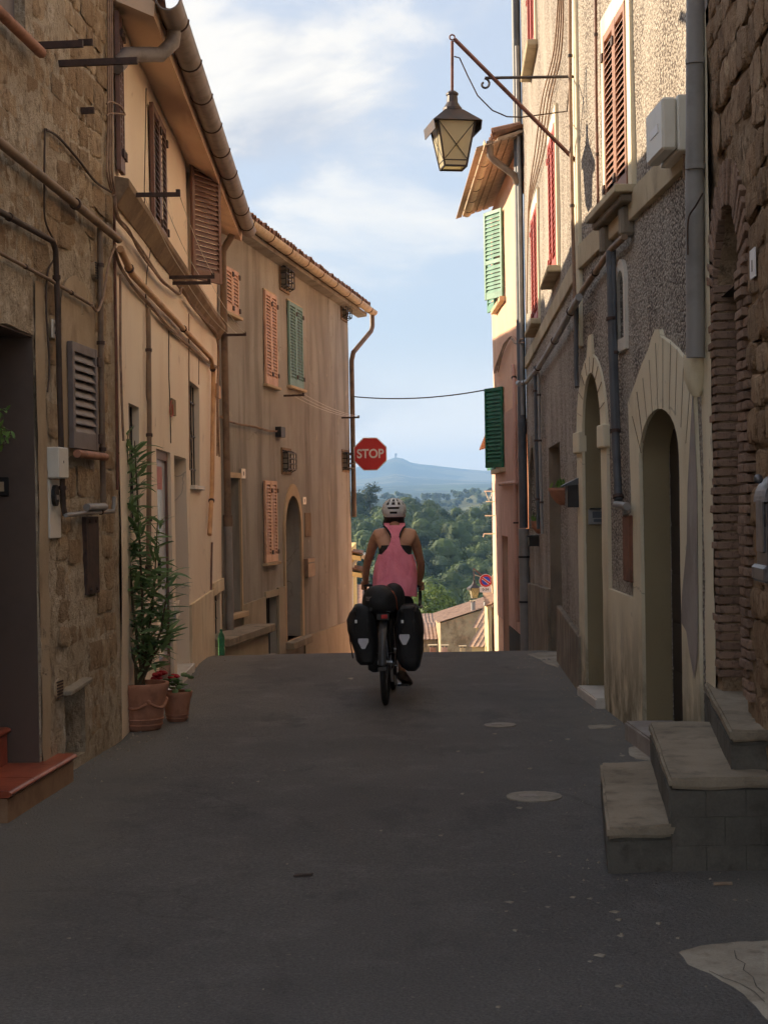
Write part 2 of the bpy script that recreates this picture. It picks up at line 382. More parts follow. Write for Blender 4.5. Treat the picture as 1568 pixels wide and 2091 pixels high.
M['olive'] = plaster('olive_jamb_render', lin(160, 144, 112), lin(150, 134, 104), lin(130, 116, 90), 1.2, (.55, .8), .4, .08, 60, .05)
M['plinth'] = plaster('grey_plinth_render', lin(146, 134, 118), lin(124, 112, 98), lin(102, 92, 80), 2.5, (.48, .7), .25, .25, 40, .1)
M['grimy'] = plaster('grimy_grey_render', lin(158, 142, 122), lin(134, 120, 104), lin(104, 92, 80), 1.6, (.45, .7), .3, .25, 45, .1)
M['band'] = plaster('string_course_render', lin(196, 180, 150), lin(178, 160, 132), lin(140, 126, 104), 2, (.5, .75), .6, .15, 60, .06)
M['r3'] = plaster('pink_render', lin(236, 192, 160), lin(226, 178, 148), lin(204, 154, 126), .7, (.55, .8), .2, .12, 60, .05, flake=lin(214, 190, 166))
M['r3_low'] = plaster('dusty_pink_render', lin(214, 172, 154), lin(200, 158, 140), lin(170, 132, 118), 1.2, (.5, .75), .25, .12, 60, .06)
M['dark_base'] = plaster('dark_painted_base', lin(70, 66, 60), lin(56, 54, 50), None, 3)
M['brick'] = stonemat('old_brick', (lin(168, 140, 120), lin(150, 120, 102), lin(182, 156, 134)), lin(108, 88, 76), .5, 30)
M['brick_mortar'] = plaster('sooty_mortar', lin(80, 68, 58), lin(60, 52, 44), None, 6, bump=.6, bs=30)
M['step_stone'] = plaster('worn_step_stone', lin(164, 150, 130), lin(144, 132, 114), lin(114, 104, 90), 3, (.48, .72), 1, .25, 40, .12)
M['step_block'] = plaster('step_riser_block', lin(112, 107, 98), lin(96, 92, 84), lin(78, 74, 66), 3, (.48, .72), 1, .3, 40, .12)
M['terracotta'] = paint('glazed_terracotta', lin(176, 92, 66), lin(150, 74, 52), .28, 5, .05, spec=.5)
M['terracotta_matt'] = paint('terracotta', lin(178, 126, 100), lin(148, 102, 80), .75, 9, .1)
M['step_side'] = paint('ochre_riser', lin(158, 124, 94), lin(136, 104, 78), .7, 5, .1)
M['marble'] = paint('pale_marble', lin(220, 212, 200), lin(200, 190, 176), .45, 4, .03)
M['brown_paint'] = paint('dark_brown_jamb_paint', lin(104, 88, 78), lin(92, 78, 70), .6, 2, .05)
M['rust_pipe'] = paint('rust_brown_pipe', lin(128, 84, 66), lin(100, 68, 54), .6, 9, .05)
M['gut'] = paint('painted_copper_gutter', lin(140, 128, 120), lin(116, 104, 96), .5, 6, .04, spec=.4)
M['gut_pale'] = paint('pale_gutter', lin(206, 184, 150), lin(176, 154, 122), .5, 6, .04)
M['pipe_gray'] = paint('grey_pipe', lin(150, 146, 142), lin(132, 128, 124), .5, 3, .02)
M['pipe_dark'] = paint('slate_pipe', lin(92, 94, 98), lin(76, 78, 82), .5, 4, .02)
M['pipe_brown'] = paint('brown_grey_pipe', lin(128, 108, 90), lin(104, 86, 72), .55, 6, .03)
M['pipe_tan'] = paint('tan_conduit', lin(214, 168, 122), lin(190, 144, 102), .6, 6, .03)
M['conduit'] = paint('dull_conduit', lin(146, 120, 96), lin(118, 96, 78), .6, 6, .03)
M['cable'] = paint('grey_cable', lin(160, 130, 106), lin(124, 98, 80), .7, 10, .02)
M['cable_dark'] = paint('dark_cable', lin(84, 68, 58), lin(66, 54, 46), .7, 10, .02)
M['iron'] = paint('rusted_iron', lin(78, 58, 50), lin(56, 44, 40), .7, 14, .1)
M['black_iron'] = paint('black_iron', lin(44, 42, 42), lin(34, 32, 32), .5, 14, .05)
M['shut_brown'] = paint('brown_shutter_paint', lin(124, 92, 80), lin(104, 76, 66), .5, 6, .04)
M['shut_grey'] = paint('grey_brown_shutter_paint', lin(126, 116, 112), lin(110, 100, 96), .5, 6, .04)
M['shut_peach'] = paint('peach_shutter_paint', lin(216, 172, 142), lin(196, 150, 122), .55, 6, .04)
M['shut_green'] = paint('faded_green_shutter_paint', lin(130, 160, 146), lin(108, 138, 124), .55, 6, .04)
M['shut_green2'] = paint('bright_green_shutter_paint', lin(100, 148, 124), lin(82, 126, 104), .5, 6, .04)
M['shut_green3'] = paint('dark_green_shutter_paint', lin(40, 112, 84), lin(30, 92, 68), .5, 6, .04)
M['shut_red'] = paint('red_shutter_paint', lin(180, 82, 70), lin(154, 66, 56), .5, 6, .04)
M['shut_tan'] = paint('chestnut_shutter_paint', lin(156, 112, 88), lin(132, 94, 74), .5, 6, .04)
M['pane'] = glassmat('window_glass')
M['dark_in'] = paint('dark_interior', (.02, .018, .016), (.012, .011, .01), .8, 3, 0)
M['door_wood'] = paint('dark_red_door_wood', lin(98, 56, 44), lin(74, 42, 34), .45, 5, .05)
M['door_dark'] = paint('near_black_door', lin(58, 50, 46), lin(46, 40, 36), .5, 5, .04)
M['roof'] = paint('clay_roof', lin(158, 118, 96), lin(116, 90, 78), .85, 6, .2)
M['tile'] = paint('clay_tile', lin(164, 122, 98), lin(108, 88, 78), .85, 9, .2, var=.7)
M['wood_old'] = paint('grey_brown_old_wood', lin(172, 148, 124), lin(144, 122, 102), .8, 8, .15)
M['white_box'] = paint('off_white_plastic', lin(226, 220, 206), lin(214, 206, 190), .4, 3, .01)
M['white_sign'] = paint('white_enamel', lin(226, 218, 204), lin(210, 200, 184), .35, 3, .01)
M['ink'] = paint('dark_ink', lin(52, 46, 44), None, .5, 3, 0)

# ------------------------------------------------------------------ street
def asphalt():
    k = NT('worn_asphalt'); c = k.mix(k.ramp(k.noise(.45, 5), .3, .7), lin(126, 122, 118), lin(111, 108, 105))
    c = k.mix(k.math('MULTIPLY', k.ramp(k.noise(2.3, 8, .7), .50, .68), .35), c, lin(146, 142, 138))
    c = k.mix(k.math('MULTIPLY', k.ramp(k.noise(1.6, 8, .7, (1, .5, 1), (4, 2, 0)), .52, .66), .5), c, lin(90, 88, 87))
    wob = k.n.new('ShaderNodeVectorMath'); wob.operation = 'ADD'; nz = k.n.new('ShaderNodeTexNoise'); nz.inputs['Scale'].default_value = 2.5; nz.inputs['Detail'].default_value = 5
    k.l.new(k.tc.outputs['Object'], nz.inputs['Vector']); k.l.new(k.tc.outputs['Object'], wob.inputs[0]); sc2 = k.n.new('ShaderNodeVectorMath'); sc2.operation = 'SCALE'; sc2.inputs[3].default_value = .35; k.l.new(nz.outputs['Color'], sc2.inputs[0]); k.l.new(sc2.outputs[0], wob.inputs[1])
    vo = k.n.new('ShaderNodeTexVoronoi'); vo.feature = 'DISTANCE_TO_EDGE'; vo.inputs['Scale'].default_value = .55; k.l.new(wob.outputs[0], vo.inputs['Vector'])
    crack = k.math('MULTIPLY', k.ramp(vo.outputs['Distance'], .010, .002), k.ramp(k.noise(.7, 3, loc=(9, 1, 0)), .50, .62)); c = k.mix(k.math('MULTIPLY', crack, .18), c, lin(60, 57, 54))
    g = k.noise(75, 5, .8); c = k.mix(.95, c, k.mix(g, (0, 0, 0), (1, 1, 1)), 'OVERLAY')
    st = k.voro(60); c = k.mix(k.math('MULTIPLY', k.ramp(st, .20, .10), .40), c, lin(164, 156, 146))
    sp = k.ramp(k.noise(34, 2, .5), .695, .72); c = k.mix(k.math('MULTIPLY', sp, .6), c, lin(160, 152, 140))
    sx = k.n.new('ShaderNodeSeparateXYZ'); gp = k.n.new('ShaderNodeNewGeometry'); k.l.new(gp.outputs['Position'], sx.inputs[0]); ab = k.math('ABSOLUTE', k.math('ADD', sx.outputs[0], .06), 0)
    dust = k.math('MULTIPLY', k.ramp(k.math('ADD', ab, k.math('MULTIPLY', k.noise(3.2, 6, .65), .9)), 1.5, 2.1), .55); c = k.mix(dust, c, lin(142, 136, 126))
    k.color(c); k.rough(.86); k.b.inputs['Specular IOR Level'].default_value = .3
    k.bump(k.math('SUBTRACT', k.math('ADD', k.math('ADD', g, k.math('MULTIPLY', st, -.6)), k.math('MULTIPLY', k.noise(9, 5), .9)), k.math('MULTIPLY', crack, .4)), 1.0, .016); return k.m
M['asphalt'] = asphalt()
def street():
    m = MB(); xs = [-7 + 14 * i / 56 for i in range(57)]
    ys = [-8 + i * .5 for i in range(44)] + [14 + i * .2 for i in range(50)] + [24 + i * 1.0 for i in range(47)]
    def z(x, y): return gz(x, y) + .012 * noise.noise(Vector((x * .8, y * .5, 3))) + .004 * noise.noise(Vector((x * 3, y * 3, 5))) - .004 * x * x * (1 if y < 16 else .5)
    for y in ys:
        for x in xs: m.v.append(Vector((x, y, z(x, y))))
    n = len(xs)
    m.f = [(j * n + i, j * n + i + 1, (j + 1) * n + i + 1, (j + 1) * n + i) for j in range(len(ys) - 1) for i in range(n - 1)]
    o = m.build('road', M['asphalt'], smooth=180); o['kind'] = 'structure'; return z
roadz = street()
def patch(name, pts, mat, kind='structure', up=.004):
    """flat irregular sheet lying on the road"""
    P = [gnd(*p) for p in pts]; c = sum(P, Vector()) / len(P); m = MB(); K = len(P) * 6; outl = []
    for i in range(K):
        a = P[i // 6]; b = P[(i // 6 + 1) % len(P)]; q = a.lerp(b, (i % 6) / 6)
        r = 1 + .10 * noise.noise(Vector((q.x * 9, q.y * 9, 1))); q = c + (q - c) * r; outl.append(q)
    rings = []
    for t in (1.0, .97, .6, .25):
        rings.append([len(m.v) + i for i in range(K)]); m.v += [Vector(((c + (q - c) * t).x, (c + (q - c) * t).y, roadz((c + (q - c) * t).x, (c + (q - c) * t).y) + (up if t < 1 else -.004))) for q in outl]
    for a, b in zip(rings, rings[1:]): m.f += [(a[i], a[(i + 1) % K], b[(i + 1) % K], b[i]) for i in range(K)]
    m.f.append(tuple(rings[-1])); o = m.build(name, mat, smooth=180); o['kind'] = kind; return o
M['conc'] = plaster('pale_concrete', lin(176, 166, 150), lin(158, 148, 132), lin(134, 124, 110), 4, (.5, .7), 1, .25, 50, .12)

# ------------------------------------------------------------------ facade planes
FL1 = Fac(-1.865, 10.8, .08, 1)
FL2 = Fac(-1.857, 10.82, -.025, 1)
sL2 = FL2.sh(449, 900)[0]                              # where the apricot house ends
p = FL2.P(sL2, 0)
def vp_slope(p1, p2):
    (a1, b1), (a2, b2) = ray(*p1), ray(*p2); return a1 + (a2 - a1) * (0 - b1) / (b2 - b1)
FL3 = Fac(p.x, p.y, vp_slope((520, 442), (760, 622)), 1)
sL3 = FL3.sh(714, 900)[0]
FR2a = Fac(1.72, 12.4, -.035, -1)
a_, b_ = ray(1182, 600); Yc = (1.72 + .035 * 12.4) / (a_ + .035)
FR2b = Fac(a_ * Yc, Yc, .043, -1); sRc = FR2a.sh(1182, 600)[0]
FR1 = Fac(FR2a.P(FR2a.sh(1440, 1000)[0], 0).x, FR2a.P(FR2a.sh(1440, 1000)[0], 0).y, .07, -1)
sR1a = FR2a.sh(1440, 1000)[0]
sR2e = FR2b.sh(1070, 500)[0]; p2 = FR2b.P(sR2e, 0)
FR3 = Fac(2.04, p2.y + .1, -.008, -1); sR3e = FR3.sh(1004, 620)[0]

def leaf(F, par, s0, s1, h0, h1, o, mat, pitch=.052, hinge=True, rails=0, t=.034):
    """one louvred shutter leaf: frame with its own slats"""
    m = MB(); w = min(.05, (s1 - s0) * .16); tb, bb = .06, .10
    m.fbox(F, s0, s0 + w, h0, h1, o, o + t).fbox(F, s1 - w, s1, h0, h1, o, o + t)
    m.fbox(F, s0 + w, s1 - w, h1 - tb, h1, o + .002, o + t - .002).fbox(F, s0 + w, s1 - w, h0, h0 + bb, o + .002, o + t - .002)
    if rails: 
        hm = h0 + (h1 - h0) * rails; m.fbox(F, s0 + w, s1 - w, hm - .035, hm + .035, o + .002, o + t - .002)
    fr = m.build('shutter', mat, par, bevel=.003)
    n = max(3, int((h1 - h0 - tb - bb) / pitch)); dz = (h1 - h0 - tb - bb) / n
    sm = MB(); P0 = F.P((s0 + s1) / 2, 0, o + t / 2); hl = (s1 - s0) / 2 - w + .004; e = dz * .46; q = t * .42
    c = []
    for z_, up in ((-1, 0), (1, 0)):
        for sa, oa in ((-1, -1), (1, -1), (1, 1), (-1, 1)):
            c.append(F.d * (sa * hl) + F.n * (oa * q) + Vector((0, 0, -oa * e + z_ * .004)))
    sm.hexa(c); me = sm.mesh('slat', mat)
    for i in range(n):
        h = h0 + bb + dz * (i + .5)
        if rails and abs(h - hm) < .04: continue
        inst('slat', me, fr, Matrix.Translation(P0 + Vector((0, 0, h))))
    if hinge:
        for hh in (h0 + (h1 - h0) * .12, h0 + (h1 - h0) * .88):
            hm_ = MB().fbox(F, s1 - .02, s1 + .05, hh - .03, hh + .03, o + .008, o + t + .012)
            hm_.build('hinge', M['iron'] if mat is not M['shut_red'] else mat, fr)
    return fr
def shutters(F, par, r, n, mat, o=.012, pitch=.052, rails=0):
    s0, s1, h0, h1 = r; w = (s1 - s0) / n
    for i in range(n): leaf(F, par, s0 + i * w + .003, s0 + (i + 1) * w - .003, h0, h1, o, mat, pitch, rails=rails)
def hole(r, m=.03): return rectp(r[0] + m, r[1] - m, r[2] + m, r[3] - m)
def pane(F, par, r, depth, mat=None, name='window_pane', m=.03):
    return MB().fbox(F, r[0] + m * .5, r[1] - m * .5, r[2] + m * .5, r[3] - m * .5, -depth - .03, -depth + .004).build(name, mat or M['pane'], par)
def body(F, par, s0, s1, h1, mat, o0=-.55, o1=-6.5, h0=-4.0):
    """side and back walls of the house behind its front"""
    m = MB(); P = F.P
    for a, b in (((s0, o0), (s0, o1)), ((s1, o0), (s1, o1)), ((s0, o1), (s1, o1)), ((s0, o0), (s1, o0))):
        k = len(m.v); m.v += [P(a[0], h0, a[1]), P(b[0], h0, b[1]), P(b[0], h1, b[1]), P(a[0], h1, a[1])]; m.f.append((k, k + 1, k + 2, k + 3))
    return m.build('side_walls', mat, par)
def roof_sheet(F, par, s0, s1, h, o_e, slope, mat, o_ridge=-3.2, o_back=-6.7):
    m = MB(); n = int((s1 - s0) / .075); P = F.P
    for i in range(n + 1):
        s = s0 + (s1 - s0) * i / n; b = .03 * math.cos(i * math.pi / 1.5)
        for o in (o_e, o_e * .5 + o_ridge * .5, o_ridge, o_back):
            hh = h + (o_e - o) * slope if o >= o_ridge else h + (o_e - o_ridge) * slope - (o_ridge - o) * slope
            m.v.append(P(s, hh + b, o))
    m.f = [(i * 4 + j, i * 4 + j + 1, (i + 1) * 4 + j + 1, (i + 1) * 4 + j) for i in range(n) for j in range(3)]
    return m.build('roof', mat, par)
def gutter(F, par, s0, s1, h, o, r, mat, rings=8, name='gutter', drop=0.0):
    m = MB(); n = 12; K = 10; prof = []
    for j in range(K + 1):
        a = math.pi * (1 + j / K); prof.append((math.cos(a) * r, math.sin(a) * r))
    prof += [(x * .88, z * .88) for x, z in reversed(prof)]
    vs = []; k = len(prof)
    for i in range(n + 1):
        s = s0 + (s1 - s0) * i / n; hh = h - drop * i / n
        vs += [F.P(s, hh + z, o + x) for x, z in prof]
    fs = [(i * k + j, i * k + (j + 1) % k, (i + 1) * k + (j + 1) % k, (i + 1) * k + j) for i in range(n) for j in range(k)] + [tuple(range(k)), tuple(n * k + j for j in range(k))]
    m.add(vs, fs); g = m.build(name, mat, par, smooth=50)
    for i in range(rings):
        t = (i + .5) / rings; s = s0 + (s1 - s0) * t; hh = h - drop * t
        b = MB().tube([F.P(s, hh + math.sin(a) * r * 1.02, o + math.cos(a) * r * 1.02) for a in [math.pi * (1 + j / 10) for j in range(11)]], .009, 6)
        b.build('bracket', M['iron'], g, smooth=60)
    return g

# ================================================================== left: stone house with brown door recess
L1 = thing('stone_house', FL1.P(-1.5, 0), 'old stone house with worn tan render and pipes, at the left edge', 'house')
door1 = rectp(FL1.sh(74, 1000)[0] - 1.15, FL1.sh(74, 1000)[0], 0, FL1.sh(66, 683)[1])
w1 = FL1.rect(134, 706, 186, 918)                       # louvred window
w1b = FL1.rect(-60, -140, 52, 36)
cell = FL1.rect(130, 1400, 171, 1549)
L1H = 5.9
wall_sheet('wall', FL1, rectp(-8.5, .02, -.3, L1H), [(door1, .42), (hole(w1, .04), .12), (hole(w1b, .02), .14), (rectp(*cell), .30)], M['l1_mortar'], L1,
           .35, .02, 1.6, 1, .017, 13, fine=(-3.4, .05, .045))
body(FL1, L1, -8.5, .02, L1H, M['l1_mortar'])
roof_sheet(FL1, L1, -8.7, .15, L1H, .3, .24, M['roof'])
m = MB().fbox(FL1, -.003, .02, -.3, L1H, -.56, -.02); m.build('corner_return', M['l1_mortar'], L1)
s0, s1, h0, h1 = door1[0][0], door1[1][0], 0, door1[2][1]
m = MB().fbox(FL1, s1 - .012, s1 + .0, .0, h1, -.40, -.006); m.build('door_jamb', M['brown_paint'], L1)
m = MB().fbox(FL1, s0, s1 - .012, h1 - .012, h1, -.40, -.006); m.build('door_lintel', M['brown_paint'], L1)
d = MB().fbox(FL1, s0 + .02, s1 - .02, .0, h1 - .02, -.46, -.41); d = d.build('door', M['door_dark'], L1)
for k in range(3): MB().fbox(FL1, s0 + .12, s1 - .12, .3 + k * .65, .85 + k * .65, -.412, -.395).build('door_panel', M['door_dark'], d, bevel=.01)
bell = FL1.P(s1 - .012, 0, 0)
bz = at(24, 992, 8.7).z
mm = Fac(*FL1.P(s1 - .013, 0, 0).xy, d=-FL1.n, side=-1)      # the jamb's own plane
m = MB().fbox(mm, .155, .245, bz - .055, bz + .055, 0, .02); e = m.build('doorbell_plate', M['black_iron'], L1, bevel=.005)
MB().fbox(mm, .18, .225, bz - .028, bz + .028, .018, .024).build('name_card', M['l1_smooth'], e)
leaf(FL1, L1, w1[0], w1[1], w1[2], w1[3], .015, M['shut_grey'], .052)
pane(FL1, L1, w1, .12, M['dark_in'])
sl = FL1.rect(138, 922, 197, 938)
MB().tube([FL1.P(sl[0], (sl[2] + sl[3]) / 2, .06), FL1.P(sl[1], (sl[2] + sl[3]) / 2, .06)], .026, 10).build('window_sill', M['terracotta_matt'], L1, smooth=50)
MB().tube([FL1.P(w1b[0], w1b[2] - .03, .07), FL1.P(w1b[1] + .06, w1b[2] - .03, .07)], .032, 10).build('window_sill', M['terracotta_matt'], L1, smooth=50)
sh_ = MB().fbox(FL1, w1b[0] + .02, w1b[1] - .02, w1b[2] + .01, w1b[3], -.10, -.06).build('window_shutter', M['shut_grey'], L1)
MB().fbox(FL1, w1b[1] - .25, w1b[1] - .06, w1b[2] + .12, w1b[2] + .135, -.06, -.045).build('latch', M['black_iron'], sh_)
MB().fbox(FL1, cell[0], cell[1], cell[2], cell[3], -.34, -.28).build('cellar_hatch', M['door_dark'], L1)
lt = MB(); lt.hexa([FL1.P(cell[0] - .06, cell[3] - .03, -.02), FL1.P(cell[1] - .02, cell[3] + .0, -.02), FL1.P(cell[1] - .02, cell[3] + .0, .07), FL1.P(cell[0] - .06, cell[3] - .03, .07),
         FL1.P(cell[0] - .06, cell[3] + .0, -.02), FL1.P(cell[1] - .02, cell[3] + .03, -.02), FL1.P(cell[1] - .02, cell[3] + .03, .07), FL1.P(cell[0] - .06, cell[3] + .0, .07)])
lt.build('cellar_lintel', M['step_stone'], L1, bevel=.006)
# stones showing through the render
def stone_mesh(seed, mat):
    r = random.Random(seed); m = MB(); n = 8; rings = ((1.0, -.5), (.93, .45), (.74, .8))
    for t, o in rings:
        for j in range(n):
            a = 2 * math.pi * j / n; k = t * (1 + r.uniform(-.12, .12)); ca, sa = math.cos(a), math.sin(a)
            q = max(abs(ca), abs(sa)); m.v.append(Vector((ca / q ** .8 * .5 * k, o + r.uniform(-.25, .25), sa / q ** .8 * .5 * k)))
    m.v.append(Vector((0, .85 + r.uniform(-.35, .2), 0)))
    for i in range(2): m.f += [(i * n + j, i * n + (j + 1) % n, (i + 1) * n + (j + 1) % n, (i + 1) * n + j) for j in range(n)]
    m.f += [(2 * n + j, 2 * n + (j + 1) % n, 3 * n) for j in range(n)]
    return m.mesh('stone', mat, smooth=180)
SM1 = [stone_mesh(i, M['l1_stone']) for i in range(10)]; SM2 = [stone_mesh(40 + i, M['r1_stone']) for i in range(10)]
def lay_stones(F, par, s0, s1, h0, h1, meshes, hh, ww, out, avoid, seed, limit=300):
    r = random.Random(seed); h = h0; c = 0
    while h < h1:
        dh = r.uniform(*hh); s = s0 + r.uniform(-.1, 0)
        while s < s1:
            dw = r.uniform(*ww); cs, ch = s + dw / 2, h + dh / 2 + r.uniform(-.02, .02)
            if s + dw <= s1 and not any(a[0] - dw * .5 < cs < a[1] + dw * .5 and a[2] - dh * .5 < ch < a[3] + dh * .5 for a in avoid) and c < limit:
                Mx = F.M(cs, ch, r.uniform(-.008, .004)) @ Matrix.Rotation(r.uniform(-.12, .12), 4, 'Y') @ Matrix.Diagonal((dw * .97, r.uniform(*out), dh * .95 * r.choice((1, 1, -1)), 1))
                inst('stone', r.choice(meshes), par, Mx); c += 1
            s += dw
        h += dh
    return c
smooth_zone = (w1[0] - .12, w1[1] + .10, w1[2] - .02, w1[3] + .45)
nst = lay_stones(FL1, L1, -2.95, -.02, .12, 5.7, SM1, (.13, .24), (.16, .36), (.007, .018),
           [smooth_zone, (s0 - .1, s1 + .22, -1, h1 + .35), (cell[0] - .12, cell[1] + .02, 0, cell[3] + .12), (w1b[0] - .2, w1b[1] + .1, w1b[2] - .12, 9), (FL1.rect(165, 1050, 196, 1215))], 5)
zp = arch(w1[0] - .10, w1[1] + .09, w1[2] - .05, w1[3] + .22, .22)
wall_sheet('render_patch', FL1, zp, [(hole(w1, .035), .02)], M['l1_smooth'], L1, .1, .004, 3, 4, o=.012)
wall_sheet('render_patch', FL1, rectp(s1 + .002, s1 + .17, 0.05, h1 + .32), [], M['l1_smooth'], L1, .1, .012, 5, 5, o=.014)
# ventilators, plates and iron stubs on the stone house
v = FL1.rect(184, 534, 197, 574); vm = MB(); vm.lathe((0, 0, 0), [(.5, 0), (.5, .6), (.44, 1)], 16, None)
vo_ = MB(); K = 14; ring = [((v[0] + v[1]) / 2 + (v[1] - v[0]) / 2 * math.cos(2 * math.pi * j / K), (v[2] + v[3]) / 2 + (v[3] - v[2]) / 2 * math.sin(2 * math.pi * j / K)) for j in range(K)]
vo_.fprism(FL1, ring, 0, .03); vg = vo_.build('air_grille', M['l1_smooth'], L1)
for j in range(7):
    hh = v[2] + (v[3] - v[2]) * (j + 1) / 8; MB().fbox(FL1, v[0] + .02, v[1] - .02, hh - .004, hh + .004, .028, .036).build('slot', M['black_iron'], vg)
v = FL1.rect(110, 1386, 125, 1430); vg = MB().fprism(FL1, [((v[0] + v[1]) / 2 + (v[1] - v[0]) / 2 * math.cos(2 * math.pi * j / K), (v[2] + v[3]) / 2 + (v[3] - v[2]) / 2 * math.sin(2 * math.pi * j / K)) for j in range(K)], 0, .014).build('air_grille', M['l1_smooth'], L1)
for j in range(6):
    hh = v[2] + (v[3] - v[2]) * (j + 1) / 7; MB().fbox(FL1, v[0] + .015, v[1] - .015, hh - .005, hh + .005, .012, .018).build('slot', M['iron'], vg)
v = FL1.rect(168, 1055, 194, 1213); pl = MB().fbox(FL1, *v, .0, .03).build('iron_plate', M['iron'], L1, bevel=.004)
for q in (.06, .94):
    for u in (.25, .75): MB().ell(FL1.P(v[0] + (v[1] - v[0]) * u, v[2] + (v[3] - v[2]) * q, .032), .012, .012, .012, 8, 6).build('rivet', M['iron'], pl, smooth=180)
for x0, y0, x1, y1, out in ((118, 130, 236, 126, .5), (75, 93, 122, 92, .28), (162, 87, 172, 87, .09), (165, 226, 175, 226, .09)):
    s_, h_ = FL1.sh(x0, y0); MB().fbox(FL1, s_ - .012, s_ + .012, h_ - .02, h_ + .02, -.02, out).build('iron_stub', M['iron'], L1)
def fpath(F, pts, o): return [F.P(*F.sh(x, y, o), o) for x, y in pts]
def fcurve(F, pts, o, n=6):                              # smoothed path along a wall
    P = fpath(F, pts, o); out = []
    for i in range(len(P) - 1):
        a, b, c_, d_ = P[max(i - 1, 0)], P[i], P[i + 1], P[min(i + 2, len(P) - 1)]
        for k in range(n):
            t = k / n; out.append(.5 * ((2 * b) + (c_ - a) * t + (2 * a - 5 * b + 4 * c_ - d_) * t * t + (3 * b - a - 3 * c_ + d_) * t ** 3))
    return out + [P[-1]]
def pipe(name, F, par, pts, r, mat, o=.05, clips=0, n=10, curve=False):
    P = fcurve(F, pts, o) if curve else fpath(F, pts, o)
    q = MB().tube(P, r, n).build(name, mat, par, smooth=60)
    for i in range(clips):
        t = (i + .5) / clips * (len(P) - 1); k = min(int(t), len(P) - 2); c = P[k].lerp(P[k + 1], t - k); ax = (P[k + 1] - P[k]).normalized()
        MB().tube([c - ax * .012, c + ax * .012], r * 1.35, n).build('clip', M['iron'], q, smooth=60)
    return q
pipe('drain_pipe', FL1, L1, [(-60, 241), (0, 290), (120, 388), (243, 489)], .028, M['conduit'], .07, 2)
pipe('drain_pipe', FL1, L1, [(204, 462), (206, 700), (211, 1026)], .020, M['pipe_brown'], .045, 3)
pipe('drain_pipe', FL1, L1, [(-40, 412), (0, 432), (108, 492), (114, 512), (118, 620), (122, 800), (129, 1035), (133, 1051)], .018, M['cable_dark'], .05, 3)
pipe('gas_pipe', FL1, L1, [(134, 1052), (180, 1047), (231, 1044), (233, 1015)], .014, M['pipe_gray'], .06, 1)
MB().tube(fpath(FL1, [(177, 1036), (214, 1035)], .07), .024, 12).build('gas_valve', M['pipe_gray'], L1, smooth=60)
pipe('conduit', FL1, L1, [(-40, 492), (0, 516), (100, 570), (188, 623)], .011, M['conduit'], .04, 3)
pipe('cable', FL1, L1, [(188, 623), (200, 634), (212, 600), (222, 540), (236, 500)], .009, M['cable'], .06, curve=True)
pipe('cable', FL1, L1, [(92, 262), (91, 380), (93, 450), (112, 495), (112, 525), (97, 560), (95, 640), (101, 740), (97, 800)], .006, M['cable_dark'], .03, curve=True)
pipe('cable', FL1, L1, [(94, 264), (120, 280), (160, 325), (195, 370), (228, 392)], .008, M['cable_dark'], .03, curve=True)
for k in range(3): pipe('cable', FL1, L1, [(221 + k * 4, -60), (222 + k * 4, 120), (221 + k * 4, 260), (219 + k * 5, 350), (230 + k * 3, 396)], .007, M['cable'], .02 + .01 * k, curve=True)
for dx in (0, 8): pipe('cable', FL1, L1, [(218, 212 + dx * 3), (226, 207 + dx * 3), (246, 216 + dx * 2), (256, 234)], .006, M['cable'], .05, curve=True)
pipe('rust_pipe', FL1, L1, [(233, 380), (237, 700), (240, 1000)], .010, M['rust_pipe'], .02)

# ================================================================== left: apricot house
L2 = thing('apricot_house', FL2.P(sL2 / 2, 0), 'apricot plastered house with deep eave between stone house and tan house', 'house')
L2H = FL2.sh(428, 435)[1]
dA = FL2.rect(359, 934, 384, 1374); dA = (dA[0], dA[1], .06, dA[3])
dB = FL2.rect(323, 921, 352, 1390); dB = (dB[0], dB[1], .05, dB[3])
wA = FL2.rect(388, 786, 407, 992); wB = FL2.rect(265, 828, 285, 1080); wC = FL2.rect(304, 240, 331, 482); wD = FL2.rect(383, 366, 431, 596); wD = (FL2.sh(383, 480)[0], FL2.sh(383, 480)[0] + .95, wD[2], wD[3])
wE = FL2.rect(228, 30, 241, 345); wE = (wE[0] - .2, wE[1], wE[2], wE[3]); wE = (max(.03, wE[0]), wE[1], wE[2], wE[3]); cB = FL2.rect(434, 1213, 451, 1326)
wall_sheet('wall', FL2, rectp(0.0, sL2, -.3, L2H + .25), [(rectp(*dA), .22), (rectp(*dB), .10), (rectp(*wA), .10), (rectp(*wB), .12), (hole(wC), .12), (hole(wD), .12), (hole(wE), .12), (rectp(*cB), .12)], M['l2'], L2, .16, .014, 1.1, 2)
body(FL2, L2, .0, sL2, L2H + .2, M['l2'])
# plinth, proud of the wall
pt = FL2.sh(430, 1205)[1]; pt2 = FL2.sh(385, 1236)[1]
m = MB(); m.hexa([FL2.P(dA[1] + .03, -.3, .0), FL2.P(sL2 - .02, -.3, .0), FL2.P(sL2 - .02, -.3, .028), FL2.P(dA[1] + .03, -.3, .028), FL2.P(dA[1] + .03, pt2, .0), FL2.P(cB[0] - .02, pt, .0), FL2.P(cB[0] - .02, pt, .028), FL2.P(dA[1] + .03, pt2, .028)])
m.v[1] = FL2.P(cB[0] - .02, -.3, .0); m.v[2] = FL2.P(cB[0] - .02, -.3, .028)
m.build('plinth', M['l2_low'], L2)
MB().fbox(FL2, cB[0] - .018, sL2 - .02, cB[3] + .01, cB[3] + .16, 0, .03).build('plinth_head', M['l2_low'], L2)
MB().fbox(FL2, dA[0] - .03, dA[1] + .03, -.05, .065, -.22, .05).build('threshold', M['marble'], L2, bevel=.005)
